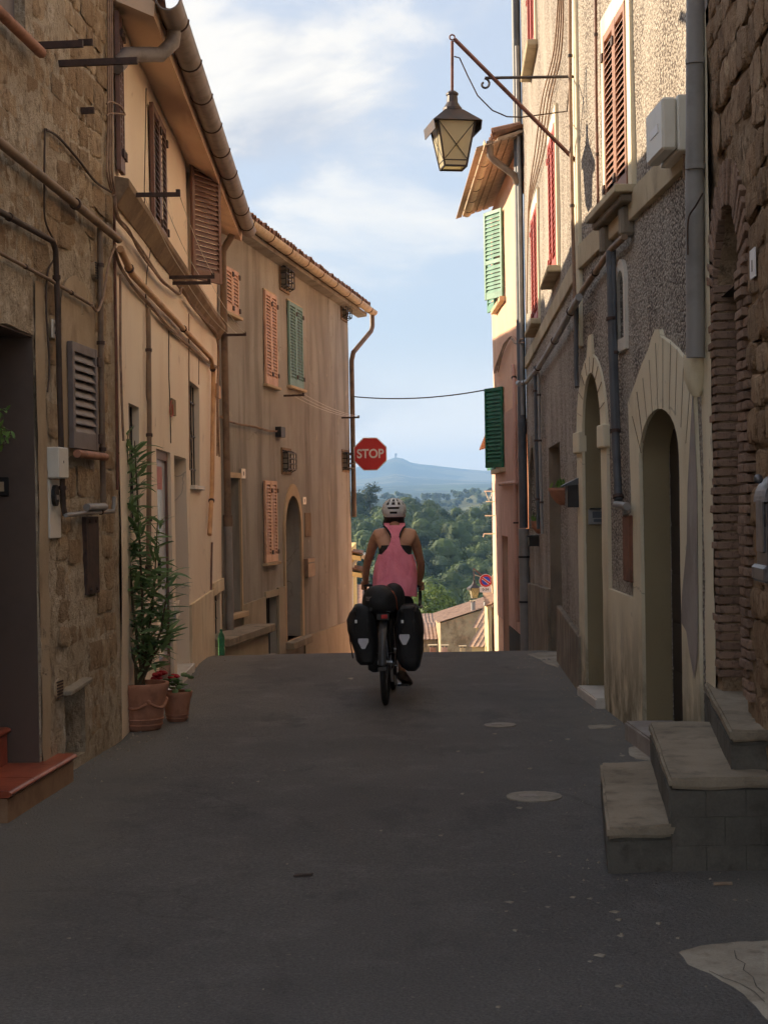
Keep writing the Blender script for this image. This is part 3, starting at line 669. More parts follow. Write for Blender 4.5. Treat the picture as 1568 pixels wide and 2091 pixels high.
MB().fbox(FL2, dB[0] - .03, dB[1] + .03, -.05, .05, -.12, .04).build('threshold', M['marble'], L2, bevel=.005)
MB().fbox(FL2, dA[0], dA[1], .06, dA[3], -.26, -.21).build('door', M['shut_brown'], L2)
# glazed door
f_ = MB(); a, b, c, d = dB
for q in ((a, a + .06, c, d), (b - .06, b, c, d), (a + .06, b - .06, d - .08, d), (a + .06, b - .06, c, c + .25)): f_.fbox(FL2, *q, -.08, -.03)
gd = f_.build('glazed_door', M['shut_brown'], L2)
k = NT('painted_sky_glass'); k.color(lin(206, 214, 222)); k.rough(.12); k.b.inputs['Specular IOR Level'].default_value = .9; M['sky_pale_glass'] = k.m  # sky reflection put into the pale base colour
MB().fbox(FL2, a + .06, b - .06, c + .25, d - .08, -.06, -.05).build('door_glass', M['sky_pale_glass'], gd)
MB().fbox(FL2, a + .10, a + .14, c + .9, c + 1.15, -.03, .01).build('door_handle', M['black_iron'], gd, bevel=.006)
MB().fbox(FL2, a + .3, b - .3, d - .34, d - .14, -.05, -.046).build('sticker', M['shut_red'], gd)
def grille(F, par, r, mat, depth=.05, nv=4, nh=3):
    g = MB(); s0, s1, h0, h1 = r
    for i in range(nv): s = s0 + (s1 - s0) * (i + .5) / nv; g.tube([F.P(s, h0, -depth), F.P(s, h1, -depth)], .008, 6)
    for i in range(nh): h = h0 + (h1 - h0) * (i + .5) / nh; g.fbox(F, s0, s1, h - .008, h + .008, -depth - .006, -depth + .006)
    g.tube([F.P((s0 + s1) / 2 + .07 * math.sin(t * .9), h0 + (h1 - h0) * (.25 + t * .03), -depth + .01) for t in range(12)], .007, 6)
    return g.build('window_grille', mat, par, smooth=60)
for r in (wA, wB, cB):
    pane(FL2, L2, r, .10, m=0); grille(FL2, L2, r, M['black_iron'])
MB().fbox(FL2, wA[0] - .03, wA[1] + .05, wA[2] - .04, wA[2], -.05, .05).build('window_sill', M['marble'], L2, bevel=.004)
shutters(FL2, L2, wC, 2, M['shut_brown']); pane(FL2, L2, wC, .12, M['dark_in'])
shutters(FL2, L2, wE, 2, M['shut_brown']); pane(FL2, L2, wE, .12, M['dark_in'])
pane(FL2, L2, wD, .12)
hp = FL2.P(wD[0], 0, .03)                                 # near leaf standing ajar
dv = (FL2.d * math.cos(R(27)) + FL2.n * math.sin(R(27)))
h0d, h1d = FL2.sh(405, 598)[1], FL2.sh(405, 366)[1]
leaf(Fac(hp.x, hp.y, d=dv, side=1), L2, .0, .56, h0d, h1d, .0, M['shut_brown'], .05, hinge=False)
# weathered ledge below the upper windows
la, lb = FL2.sh(246, 392), FL2.sh(452, 664); lh = (la[1] + lb[1]) / 2
m = MB(); m.add([FL2.P(s, h, o) for s in (0.0, sL2 - .03) for h, o in ((lh, 0), (lh - .02, .10), (lh - .07, .10), (lh - .20, .015), (lh - .20, 0))], [(0, 1, 6, 5), (1, 2, 7, 6), (2, 3, 8, 7), (3, 4, 9, 8), (0, 1, 2, 3, 4), (5, 6, 7, 8, 9)])
m.build('ledge', M['l2_ledge'], L2)
# eave: soffit, fascia, gutter, roof
se = FL2.sh(450, 422); OE = .30; EH = L2H - .13
m = MB(); m.add([FL2.P(s, h, o) for s in (-.05, sL2 + .25) for h, o in ((L2H, .0), (EH, OE), (EH + .10, OE + .01), (L2H + .25, -.02))], [(0, 1, 5, 4), (1, 2, 6, 5), (2, 3, 7, 6), (0, 1, 2, 3), (4, 5, 6, 7)])
m.build('eave', M['l2_soffit'], L2)
gutter(FL2, L2, -.1, sL2 + .12, EH + .12, OE + .105, .092, M['gut'], 9)
roof_sheet(FL2, L2, -.1, sL2 + .3, EH + .16, OE + .06, .22, M['roof'])
ep = FL2.P(.42, EH + .05, OE + .10)
MB().tube([ep + Vector((0, 0, .05)), ep + Vector((-.02, -.02, -.10)), ep + Vector((-.10, -.08, -.20)), FL2.P(.10, EH - .22, .08), FL2.P(.03, EH - .30, .05), FL2.P(-.02, EH - .34, .03)], .055, 12).build('downpipe', M['gut'], L2, smooth=60)
# pipes and cables
pipe('conduit', FL2, L2, [(246, 508), (270, 560), (350, 645), (431, 731), (436, 760), (433, 1000), (428, 1092)], .026, M['pipe_tan'], .05, 4)
pipe('conduit', FL2, L2, [(303, 628), (305, 860), (304, 1090), (303, 1200)], .020, M['conduit'], .04, 4)
pipe('conduit', FL2, L2, [(433, 1108), (432, 1150), (431, 1205)], .012, M['shut_brown'], .02)
def bundle(F, par, pts, o, n, r, mat, spread=.02, seed=1):
    q = random.Random(seed)
    for i in range(n):
        pp = [(x + q.uniform(-1, 1) * spread * 150, y + q.uniform(-1, 1) * spread * 150) for x, y in pts]
        pipe('cable', F, par, pp, r * q.uniform(.8, 1.2), mat, o + q.uniform(-.01, .012), curve=True, n=6)
bundle(FL2, L2, [(234, 398), (240, 440), (262, 470), (290, 515), (330, 570), (352, 592), (366, 600), (372, 590), (392, 622), (425, 660), (440, 680), (445, 730), (444, 830), (446, 930)], .05, 4, .009, M['cable'], .018, 3)
bundle(FL2, L2, [(236, 505), (246, 545), (275, 590), (310, 628), (345, 668), (385, 705), (420, 735), (446, 750)], .03, 3, .009, M['cable'], .015, 5)
pipe('cable', FL2, L2, [(246, 560), (246, 720), (249, 830), (252, 900)], .009, M['cable'], .02)
pipe('cable', FL2, L2, [(298, 600), (300, 700), (299, 800), (303, 830)], .005, M['cable_dark'], .015, curve=True)
pipe('cable', FL2, L2, [(345, 668), (345, 760), (347, 815), (349, 905)], .005, M['cable_dark'], .015, curve=True)
pipe('cable', FL2, L2, [(386, 640), (386, 750), (387, 860), (388, 960)], .007, M['conduit'], .02)
pipe('cable', FL2, L2, [(407, 720), (406, 760), (406, 785)], .005, M['conduit'], .015)
MB().fbox(FL2, *FL2.rect(436, 786, 443, 812), .0, .05).build('junction_box', M['pipe_tan'], L2, bevel=.006)
MB().fbox(FL2, *FL2.rect(346, 815, 353, 848), .0, .03).build('hook_plate', M['l2_ledge'], L2, bevel=.004)
pipe('cord_loop', FL2, L2, [(350, 818), (347, 838), (349, 850), (353, 846), (352, 826)], .005, M['shut_red'], .04, curve=True)
pipe('hanging_wire', FL2, L2, [(299, 180), (297, 300), (296, 420), (310, 480), (300, 560), (299, 600)], .004, M['cable_dark'], .02, curve=True)

# ================================================================== left: tan house
L3 = thing('tan_house', FL3.P(sL3 / 2, -1), 'tan rendered house with peach and green shutters and tiled eave on the left', 'house')
t0, t1 = FL3.sh(440, 440), FL3.sh(715, 618); L3H = FL3.sh(712, 632)[1] - .02
q1 = FL3.rect(455, 549, 482, 640); q2 = FL3.rect(537, 599, 561, 786); q3 = FL3.rect(586, 622, 614, 790); q4 = FL3.rect(537, 982, 561, 1148)
dC = FL3.rect(464, 976, 489, 1252); ah = FL3.rect(581, 1012, 613, 1306); ash = FL3.sh(600, 1085)[1]; cC = FL3.rect(541, 1220, 565, 1340)
adoor = arch(ah[0], ah[1], ah[2], ash, ah[3] - ash)
cages = [FL3.rect(571, 544, 588, 592), FL3.rect(696, 611, 707, 652), FL3.rect(575, 919, 592, 965), FL3.rect(698, 922, 711, 961)]
holes = [(hole(q), .12) for q in (q1, q2, q3, q4)] + [(rectp(*dC), .30), (adoor, .30), (rectp(*cC), .16)] + [(hole(c, .02), .10) for c in cages]
wall_sheet('wall', FL3, rectp(0, sL3, -3.2, L3H + .3), holes, M['l3'], L3, .16, .016, .9, 6)
body(FL3, L3, 0.0, sL3, L3H + .25, M['l3'])
MB().fbox(FL3, sL3 - .003, sL3 + .02, -3.2, L3H + .2, -.6, -.004).build('corner_return', M['l3'], L3)
for q, mt in ((q1, 'shut_peach'), (q2, 'shut_peach'), (q3, 'shut_green'), (q4, 'shut_peach')):
    shutters(FL3, L3, q, 2, M[mt], pitch=.047); pane(FL3, L3, q, .12, M['dark_in'])
    MB().fbox(FL3, q[0] - .06, q[1] + .08, q[2] - .045, q[2] - .005, -.02, .075).build('window_sill', M['l3_trim'], L3, bevel=.004)
fr = MB()
for q in (q2, q3): fr.fbox(FL3, q[0] - .02, q[1] + .0, q[3] + .002, q[3] + .025, 0, .03)
fr.build('window_head', M['l3_trim'], L3)
for c in cages:
    pane(FL3, L3, c, .10, M['dark_in']); g = MB(); s0, s1, h0, h1 = c
    for i in range(4):
        s = s0 + (s1 - s0) * i / 3; g.tube([FL3.P(s, h0, .0), FL3.P(s, h0 + .05, .10), FL3.P(s, h1 - .05, .10), FL3.P(s, h1, .0)], .009, 6)
    for i in range(4):
        h = h0 + .05 + (h1 - h0 - .1) * i / 3; g.tube([FL3.P(s0, h, .0), FL3.P(s0, h, .10), FL3.P(s1, h, .10), FL3.P(s1, h, .0)], .009, 6)
    g.build('window_cage', M['black_iron'], L3, smooth=60)
    MB().fring(FL3, rectp(s0 - .03, s1 + .03, h0 - .03, h1 + .03), rectp(s0 + .01, s1 - .01, h0 + .01, h1 - .01), 0, .018).build('window_surround', M['l2_ledge'], L3)
# doors
MB().fring(FL3, [(dC[0] - .07, dC[2]), (dC[1] + .05, dC[2]), (dC[1] + .05, dC[3] + .07), (dC[0] - .07, dC[3] + .07)], [(dC[0], dC[2] + .001), (dC[1], dC[2] + .001), (dC[1], dC[3]), (dC[0], dC[3])], 0, .03).build('door_surround', M['l3_trim'], L3)
MB().fbox(FL3, dC[0], dC[1], dC[2], dC[3], -.34, -.29).build('door', M['shut_brown'], L3)
MB().fbox(FL3, dC[0] - .1, dC[1] + .08, dC[2] - .07, dC[2], -.3, .10).build('door_sill', M['l3_trim'], L3, bevel=.006)
oa = FL3.rect(578, 988, 617, 1306); osh = ash
ou, inn = arch(oa[0] + .02, oa[1] - .02, ah[2], osh, oa[3] - osh), arch(ah[0], ah[1], ah[2] + .001, ash, ah[3] - ash)
MB().fring(FL3, ou, inn, -.01, .03).build('arch_surround', M['l3_trim'], L3)
dd = MB().fprism(FL3, [(s, h) for s, h in arch(ah[0] - .01, ah[1] + .01, ah[2], ash + .0, ah[3] - ash)], -.34, -.29).build('door', M['door_wood'], L3)
for k in range(4):
    hh = ah[2] + .12 + k * .42; MB().fbox(FL3, ah[0] + .12, ah[1] - .12, hh, hh + .34, -.292, -.275).build('door_panel', M['door_wood'], dd, bevel=.008)
MB().ell(FL3.P(ah[0] + .35, ah[2] + .95, -.25), .03, .03, .03).build('door_knob', M['pipe_gray'], dd, smooth=180)
MB().fbox(FL3, ah[0], ah[1], ash - .04, ash + .0, -.29, -.22).build('transom', M['l3_trim'], dd)
fl = MB()
for i in range(9):
    a = math.pi * (i + .5) / 9; c_ = (ah[0] + ah[1]) / 2; r_ = (ah[1] - ah[0]) / 2
    fl.tube([FL3.P(c_, ash + .02, -.26), FL3.P(c_ + r_ * .5 * math.cos(a), ash + (ah[3] - ash) * .5 * math.sin(a), -.24), FL3.P(c_ + r_ * math.cos(a), ash + (ah[3] - ash) * math.sin(a), -.26)], .012, 6)
fl.build('fanlight_grille', M['black_iron'], dd, smooth=60)
k = NT('yellow_notice_paper'); k.color(k.mix(k.ramp(k.noise(30, 2, .5, (1, 1, 3)), .60, .64), lin(206, 206, 50), lin(120, 116, 34))); k.rough(.7); M['notice'] = k.m
MB().fbox(FL3, ah[1] - .45, ah[1] - .16, ash - .42, ash - .10, -.288, -.284).build('notice', M['notice'], dd)
MB().fbox(FL3, ah[0] - .14, ah[1] + .12, ah[2] - .11, ah[2], -.3, .16).build('door_step', M['step_stone'], L3, bevel=.008)
MB().fbox(FL3, cC[0], cC[1], cC[2], cC[3], -.18, -.13).build('cellar_door', M['pipe_dark'], L3)
g = MB()
for i in range(7):
    s = cC[0] + (cC[1] - cC[0]) * (i + .5) / 7; g.tube([FL3.P(s, cC[2], -.10), FL3.P(s, cC[3], -.10)], .010, 6)
g.build('cellar_bars', M['black_iron'], L3)
# lower render band, its top falls with the street
b0, b1 = FL3.sh(492, 1236)[1], FL3.sh(566, 1212)[1]
m = MB(); m.hexa([FL3.P(dC[1] + .06, -2.5, 0), FL3.P(cC[0] - .03, -2.5, 0), FL3.P(cC[0] - .03, -2.5, .03), FL3.P(dC[1] + .06, -2.5, .03), FL3.P(dC[1] + .06, b0, 0), FL3.P(cC[0] - .03, b1, 0), FL3.P(cC[0] - .03, b1, .03), FL3.P(dC[1] + .06, b0, .03)])
m.build('plinth', M['l3_low'], L3)
MB().fbox(FL3, cC[1] + .03, oa[0] - .02, -2.5, cC[3] + .12, 0, .034).build('plinth', M['l3_low'], L3)
MB().fbox(FL3, cC[0] - .028, cC[1] + .028, cC[3] + .01, cC[3] + .10, 0, .032).build('cellar_head', M['l3_low'], L3)
m = MB()
c0, c1 = FL3.sh(620, 1300)[1], FL3.sh(704, 1271)[1]
m.hexa([FL3.P(oa[1] + .02, -3.2, 0), FL3.P(sL3 - .01, -3.2, 0), FL3.P(sL3 - .01, -3.2, .03), FL3.P(oa[1] + .02, -3.2, .03), FL3.P(oa[1] + .02, c0, 0), FL3.P(sL3 - .01, c1, 0), FL3.P(sL3 - .01, c1, .03), FL3.P(oa[1] + .02, c0, .03)])
m.build('plinth', M['l3_low'], L3)
# stone bench step in front of the first door
bs = FL3.rect(462, 1285, 553, 1325, .35)
m = MB().fbox(FL3, bs[0] - .1, bs[1], bs[3] - .12, bs[3] - .02, .034, .42); m.build('stone_bench', M['step_stone'], L3, bevel=.01)
MB().fbox(FL3, bs[0] - .1, bs[1] - .1, -2, bs[3] - .125, .034, .34).build('bench_base', M['l3_low'], L3)
# iron plate, mail slot and tiles belong to the wall
MB().fbox(FL3, *FL3.rect(621, 1047, 633, 1096), 0, .02).build('meter_hatch', M['l2_ledge'], L3, bevel=.004)
mbx = FL3.rect(617, 1140, 631, 1178); mo = MB().fbox(FL3, mbx[0], mbx[1], mbx[2], mbx[3], .01, .10).build('letter_box', M['conduit'], L3, bevel=.006)
MB().fbox(FL3, mbx[0] + .03, mbx[1] - .03, mbx[3] - .08, mbx[3] - .06, .10, .105).build('slot', M['black_iron'], mo)
# roof edge: gutter with clay tiles behind it
gA, gB = FL3.sh(505, 432, .34), FL3.sh(757, 618, .34)
gh = L3H + .06; GO = .26
gs = .05; ge = FL3.sh(762, 617, GO)[0]
m = MB(); m.add([FL3.P(s, h, o) for s in (0, ge - .25) for h, o in ((L3H - .02, .0), (L3H + .0, .17), (L3H + .06, .18), (L3H + .2, -.05))], [(0, 1, 5, 4), (1, 2, 6, 5), (2, 3, 7, 6), (0, 1, 2, 3), (4, 5, 6, 7)])
m.build('eave', M['l3'], L3)
gutter(FL3, L3, gs, ge, gh + .06, GO, .085, M['gut_pale'], 9)
roof_sheet(FL3, L3, -.05, ge - .2, gh + .085, .22, .22, M['roof'])
tm = MB(); n = 7; Lt = .42
for i, (r0, y0) in enumerate(((.085, 0), (.070, Lt))):
    for j in range(n + 1):
        a = math.pi * j / n; tm.v.append(Vector((r0 * math.cos(a), -y0, r0 * math.sin(a)))); 
    for j in range(n + 1):
        a = math.pi * j / n; tm.v.append(Vector(((r0 - .014) * math.cos(a), -y0, (r0 - .014) * math.sin(a))))
k = 2 * (n + 1)
for j in range(n): tm.f += [(j, j + 1, k + j + 1, k + j), (n + 1 + j, k + n + 1 + j, k + n + 2 + j, n + 2 + j), (j, n + 1 + j, n + 2 + j, j + 1), (k + j, k + j + 1, k + n + 2 + j, k + n + 1 + j)]
TILE = tm.mesh('roof_tile', M['tile'], smooth=60)
q = random.Random(3)
def lay_tiles(F, par, s0, s1, h, o, slope, rows, pitch=.195):
    s = s0
    while s < s1:
        for r_ in range(rows):
            oo = o - r_ * .33 + q.uniform(-.025, .02); hh = h + (o - oo) * slope + q.uniform(0, .012)
            Mx = F.M(s + q.uniform(-.012, .012), hh + .03, oo) @ Matrix.Rotation(-math.atan(slope) + q.uniform(-.03, .03), 4, 'X') @ Matrix.Rotation(q.uniform(-.06, .06), 4, 'Z')
            inst('roof_tile', TILE, par, Mx)
        s += pitch
lay_tiles(FL3, L3, .05, ge - .25, gh + .09, .24, .22, 2)
# downpipes
de_ = FL3.P(gs + .02, gh - .02, GO)
MB().tube([de_ + Vector((0, 0, .05)), de_ + Vector((0, 0, -.10)), de_ + Vector((-.04, -.03, -.16)), FL3.P(-.02, gh - .42, .09), FL3.P(.03, gh - .52, .07), FL3.P(.06, 2.4, .07), FL3.P(.08, FL3.sh(458, 1058)[1], .07)], .045, 12).build('downpipe', M['pipe_brown'], L3, smooth=60)
MB().tube([FL3.P(.08, FL3.sh(458, 1070)[1], .07), FL3.P(.10, -.6, .07)], .05, 12).build('downpipe', M['pipe_gray'], L3, smooth=60)
MB().tube([FL3.P(.08, FL3.sh(458, 1075)[1], .07), FL3.P(.08, FL3.sh(458, 1052)[1], .07)], .06, 12).build('pipe_collar', M['pipe_brown'], L3, smooth=60)
de2 = FL3.P(ge - .14, gh - .02, GO)
MB().tube([de2 + Vector((0, 0, .05)), de2 + Vector((0, 0, -.22)), de2 + Vector((-.03, -.05, -.32)), FL3.P(sL3 - .02, gh - .85, .10), FL3.P(sL3 - .0, gh - 1.0, .06), FL3.P(sL3 - .0, 2.0, .06), FL3.P(sL3 + .0, FL3.sh(713, 1056)[1], .06)], .045, 12).build('downpipe', M['pipe_brown'], L3, smooth=60)
bundle(FL3, L3, [(451, 850), (465, 858), (490, 866), (520, 872), (545, 878), (565, 880)], .04, 4, .009, M['cable'], .012, 8)
MB().fbox(FL3, *FL3.rect(562, 872, 571, 893), .0, .09).build('cable_bracket', M['black_iron'], L3, bevel=.005)

# ================================================================== right: stone house with brick arch
R1 = thing('rough_stone_house', FR1.P(-1.2, 0), 'dark rough stone house with a brick arched doorway at the right edge', 'house')
R1H = 5.7
ds = sorted((FR1.sh(1470, 1200)[0], FR1.sh(1521, 1200)[0])); dh0 = FR1.sh(1490, 1400)[1]; dtop = FR1.sh(1489, 412)[1]; dsp = dtop - (ds[1] - ds[0]) / 2
bd = arch(ds[0], ds[1], .3, dsp)
corner_w = .28
wall_sheet('wall', FR1, rectp(-6.5, -.006, -.3, R1H), [(bd, .52)], M['r1_mortar'], R1, .35, .03, 2.0, 11, .016, 9, o=-.012, fine=(-2.4, 0, .055))
body(FR1, R1, -6.5, 0, R1H, M['r1_mortar'], -.6)
roof_sheet(FR1, R1, -6.7, .1, R1H, .3, .24, M['roof'])
MB().fprism(FR1, arch(ds[0] - .01, ds[1] + .01, .3, dsp), -.56, -.50).build('door', M['door_dark'], R1)
# bricks: far and near jamb quoins, then the arch ring
q = random.Random(12)
def brick_mesh(i, sx, sy, sz):
    r = random.Random(i); m = MB(); c = [(-1, -1, -1), (1, -1, -1), (1, 1, -1), (-1, 1, -1), (-1, -1, 1), (1, -1, 1), (1, 1, 1), (-1, 1, 1)]
    m.hexa([Vector((a * sx / 2 * r.uniform(.97, 1.02), b * sy / 2 * r.uniform(.98, 1.01), g * sz / 2 * r.uniform(.90, 1.02))) for a, b, g in c]); return m.mesh('brick', M['brick'], bevel=.003)
PI_ = .0495
BR = [brick_mesh(i, .21, .26, PI_ * .82) for i in range(6)]; BH = [brick_mesh(i + 9, .12, .26, PI_ * .80) for i in range(6)]
h = dh0 + .005; row = 0
while h < dsp + .02:
    wide = row % 2 == 0
    # far jamb: bricks turn the corner into the recess
    inst('brick', q.choice(BR if wide else BH), R1, FR1.M(ds[1] + (.105 if wide else .06) - .012, h + PI_ / 2, -.115 + q.uniform(-.008, .006)))
    inst('brick', q.choice(BR), R1, FR1.M(ds[1] + .105 - .010 + q.uniform(0, .012), h + PI_ / 2, -.375 + q.uniform(-.006, .006)))
    # near jamb
    k = q.uniform(-.008, .008)
    inst('brick', q.choice(BR if not wide else BH), R1, FR1.M(ds[0] - (.105 if not wide else .06) + .01, h + PI_ / 2, -.105 + k))
    if wide and q.random() < .75: inst('brick', q.choice(BH), R1, FR1.M(ds[0] - .19, h + PI_ / 2, -.11 + q.uniform(-.01, .01)))
    h += PI_; row += 1
# rough tail bricks under the near jamb, resting on the step
cS, rr = (ds[0] + ds[1]) / 2, (ds[1] - ds[0]) / 2; nv = 25
for i in range(nv):
    a = math.pi * (i + .5) / nv
    Mx = FR1.M(cS + (rr + .115) * math.cos(a), dsp + (rr + .115) * math.sin(a), -.12 + q.uniform(-.008, .008)) @ Matrix.Rotation(-a, 4, 'Y')
    inst('brick', q.choice(BR), R1, Mx @ Matrix.Diagonal((1.1, 1, 1.12, 1)))
    if a < math.pi * .55: pass
m = MB(); m.fbox(FR1, ds[1] + .004, ds[1] + .20, .3, dsp, -.5, -.035); m.fbox(FR1, ds[0] - .24, ds[0] - .004, .3, dsp, -.5, -.035)
m.build('brick_backing', M['brick_mortar'], R1)
MB().fring(FR1, arch(ds[0] - .22, ds[1] + .22, dsp, dsp + .001, rr + .22), arch(ds[0] - .004, ds[1] + .004, dsp + .0005, dsp + .001, rr + .004), -.5, -.03).build('arch_backing', M['brick_mortar'], R1)
# cream strip at the corner
cs0 = FR1.sh(1459, 1000)[0]
wall_sheet('corner_plaster', FR1, rectp(cs0 - .02, -.001, -.2, 4.3), [], M['cream'], R1, .12, .006, 3, 3, o=.012)
wall_sheet('corner_cement', FR1, rectp(cs0 - .10, -.003, 4.3, R1H), [], M['cement'], R1, .12, .012, 3, 3, o=.012)
lay_stones(FR1, R1, -2.3, -.05, .35, 5.4, SM2, (.13, .22), (.18, .36), (.012, .03),
           [(ds[0] - .20, ds[1] + .30, -1, dtop + .16), (cs0 - .02, 1, -1, 9)], 9)

# ================================================================== right: roughcast house, its front turns slightly
R2 = thing('roughcast_house', FR2a.P(sRc, 0), 'tall speckled roughcast house with cream arched doors and red shutters', 'house')
R2H = 10.5
jA = sorted((FR2a.sh(1236, 1150)[0], FR2a.sh(1198, 1150)[0])); aTop = FR2a.sh(1204, 764)[1]; aSp = FR2a.sh(1210, 888)[1]
doorA = arch(jA[0], jA[1], .06, aSp, aTop - aSp)
jB = sorted((FR2a.sh(1399, 1214)[0], FR2a.sh(1317, 1214)[0])); bTop = FR2a.sh(1352, 834)[1]; bSp = FR2a.sh(1352, 934)[1]
doorB = arch(jB[0], jB[1], .10, bSp, bTop - bSp)
nw = FR2a.rect(1265, 551, 1278, 692); nwl = arch(nw[0], nw[1], nw[2], nw[3] - (nw[1] - nw[0]) / 2)
wW = FR2a.rect(1242, 32, 1288, 408)
wall_sheet('wall', FR2a, rectp(sR1a + .003, sRc, -.2, R2H), [(doorA, .19), (doorB, .20), (nwl, .16), (hole(wW), .14)], M['r2'], R2, .14, .012, 1.1, 21)
# second stretch
dn = FR2b.rect(1123, 906, 1146, 1335); dn = (dn[0], dn[1], -.2, dn[3])
rA = FR2b.rect(1090, 427, 1102, 664); rB = FR2b.rect(1126, 266, 1140, 560); rC = FR2b.rect(1082, -60, 1095, 122); an = FR2b.rect(1085, 912, 1096, 1060)
anl = arch(an[0], an[1], an[2], an[3] - (an[1] - an[0]) / 2)
wall_sheet('wall', FR2b, rectp(.003, sR2e, -1.5, R2H), [(rectp(*dn), .32), (hole(rA), .14), (hole(rB), .14), (hole(rC), .14), (anl, .2)], M['r2'], R2, .16, .012, 1.1, 22)
body(FR2b, R2, -4.2, sR2e, R2H, M['r2'], -.75)
roof_sheet(FR2b, R2, -4.3, sR2e + .2, R2H, .4, .24, M['roof'])
MB().fprism(FR2a, arch(jA[0] - .01, jA[1] + .01, .06, aSp, aTop - aSp), -.24, -.18).build('door', M['door_dark'], R2)
dB_ = MB().fprism(FR2a, arch(jB[0] - .01, jB[1] + .01, .08, bSp, bTop - bSp), -.25, -.19).build('door', M['door_dark'], R2)
for k in range(6): MB().fbox(FR2a, jB[0] + .03, jB[1] - .03, .15 + k * .33, .45 + k * .33, -.192, -.180).build('door_board', M['door_dark'], dB_)
MB().fbox(FR2a, nw[0], nw[1], nw[2], nw[3], -.2, -.155).build('niche_back', M['shut_grey'], R2)
MB().fring(FR2a, arch(nw[0] - .07, nw[1] + .06, nw[2] - .09, nw[3] - (nw[1] - nw[0]) / 2, (nw[1] - nw[0]) / 2 + .08), arch(nw[0], nw[1], nw[2], nw[3] - (nw[1] - nw[0]) / 2), -.005, .022).build('niche_surround', M['white_sign'], R2)
def reveal(F, loop, depth, par, mat, name):
    """painted lining of an opening, a hair proud of the wall's own reveal"""
    c = (sum(p[0] for p in loop) / len(loop), sum(p[1] for p in loop) / len(loop))
    inner = [(c[0] + (s - c[0]) * .994, c[1] + (h - c[1]) * .997) for s, h in loop]
    MB().fring(F, loop, inner, -depth + .005, .001).build(name, mat, par, smooth=40)
reveal(FR2a, doorA, .18, R2, M['olive'], 'door_reveal'); reveal(FR2a, doorB, .185, R2, M['olive'], 'door_reveal')
# cream surrounds
def plate(name, F, outline, holes, mat, par, o=.02, seed=1, step=.1):
    ob = wall_sheet(name, F, outline, holes, mat, par, step, .003, 3, seed, o=o)
    rim = MB(); n = len(outline)
    rim.add([F.P(*p, o) for p in outline] + [F.P(*p, -.004) for p in outline], [(i, (i + 1) % n, n + (i + 1) % n, n + i) for i in range(n)])
    rim.build(name + '_edge', mat, ob); return ob
oA = sorted((FR2a.sh(1246, 1000)[0], FR2a.sh(1184, 1000)[0])); kA = FR2a.sh(1200, 690)[1]; kc = (jA[0] + jA[1]) / 2
ang = [math.pi * i / 16 for i in range(17)]; ro = (oA[1] - oA[0]) / 2; oc = (oA[0] + oA[1]) / 2; rh = FR2a.sh(1212, 722)[1] - aSp
outl = [(oA[0], -.12), (oA[1], -.12)] + [(oc + ro * math.cos(a), aSp + rh * math.sin(a)) for a in ang[:8]] + [(kc + .07, kA), (kc - .07, kA)] + [(oc + ro * math.cos(a), aSp + rh * math.sin(a)) for a in ang[9:]]
plate('door_surround', FR2a, outl, [(doorA, .02)], M['cream_low'], R2, .024, 5)
for sa, sb in ((oA[0] - .03, jA[0] + .004), (jA[1] - .004, oA[1] + .02)):
    MB().fbox(FR2a, sa, sb, aSp - .13, aSp + .05, -.02, .055).build('impost', M['cream'], R2, bevel=.01)
pp = [(1247, 1474), (1249, 1202), (1301, 1222), (1294, 960), (1289, 821), (1300, 793), (1315, 749), (1331, 712), (1338, 688), (1345, 672), (1353, 672), (1356, 687), (1369, 695), (1388, 712), (1405, 733), (1424, 765), (1424, 800), (1433, 1000), (1436, 1250), (1440, 1480)]
outl = [FR2a.sh(*p) for p in pp]; outl = [(max(s, sR1a + .012), max(h, .01) if i not in (0, len(pp) - 1) else -.12) for i, (s, h) in enumerate(outl)]
plate('door_surround', FR2a, outl, [(doorB, .02)], M['cream_low'], R2, .026, 6)
# scored voussoir lines on both surrounds
g = MB()
def score(c, h, r0, r1, n, a0, a1):
    for i in range(n):
        a = a0 + (a1 - a0) * i / (n - 1)
        ps, ph = c + r0[0] * math.cos(a), h + r0[1] * math.sin(a); es, eh = c + r1[0] * math.cos(a), h + r1[1] * math.sin(a)
        g.tube([FR2a.P(ps, ph, .0285), FR2a.P(es, eh, .0285)], .003, 4, flat=.5)
score(kc, aSp, ((jA[1] - jA[0]) / 2 + .01, aTop - aSp + .01), (ro - .02, rh - .02), 9, .35, math.pi - .35)
cB2 = (jB[0] + jB[1]) / 2
for sp, ep in (((1343, 1122 * 0 + 836), (1338, 700)), ((1353, 833), (1353, 690)), ((1366, 836), (1369, 698)), ((1378, 848), (1382, 712)), ((1390, 872), (1396, 724)), ((1332, 848), (1325, 735)), ((1322, 872), (1312, 772)), ((1313, 905), (1300, 800)), ((1400, 905), (1411, 757)), ((1309, 925), (1291, 850))):
    a, b = FR2a.sh(*sp, .028), FR2a.sh(*ep, .028); g.tube([FR2a.P(*a, .0285), FR2a.P(*b, .0285)], .003, 4, flat=.5)
g.build('score_lines', M['l2_ledge'], R2)['kind'] = 'stuff'
cp = [(1424, 798), (1414, 1000), (1413, 1107), (1403, 1214), (1401, 1271), (1412, 1289), (1418, 1332), (1428, 1388), (1435, 1340), (1436, 1241), (1434, 1000), (1428, 860)]
outl = [FR2a.sh(*p) for p in cp]; outl = [(max(s, sR1a + .016), h) for s, h in outl]
wall_sheet('cement_patch', FR2a, outl, [], M['cement'], R2, .08, .002, 3, 9, o=.031)
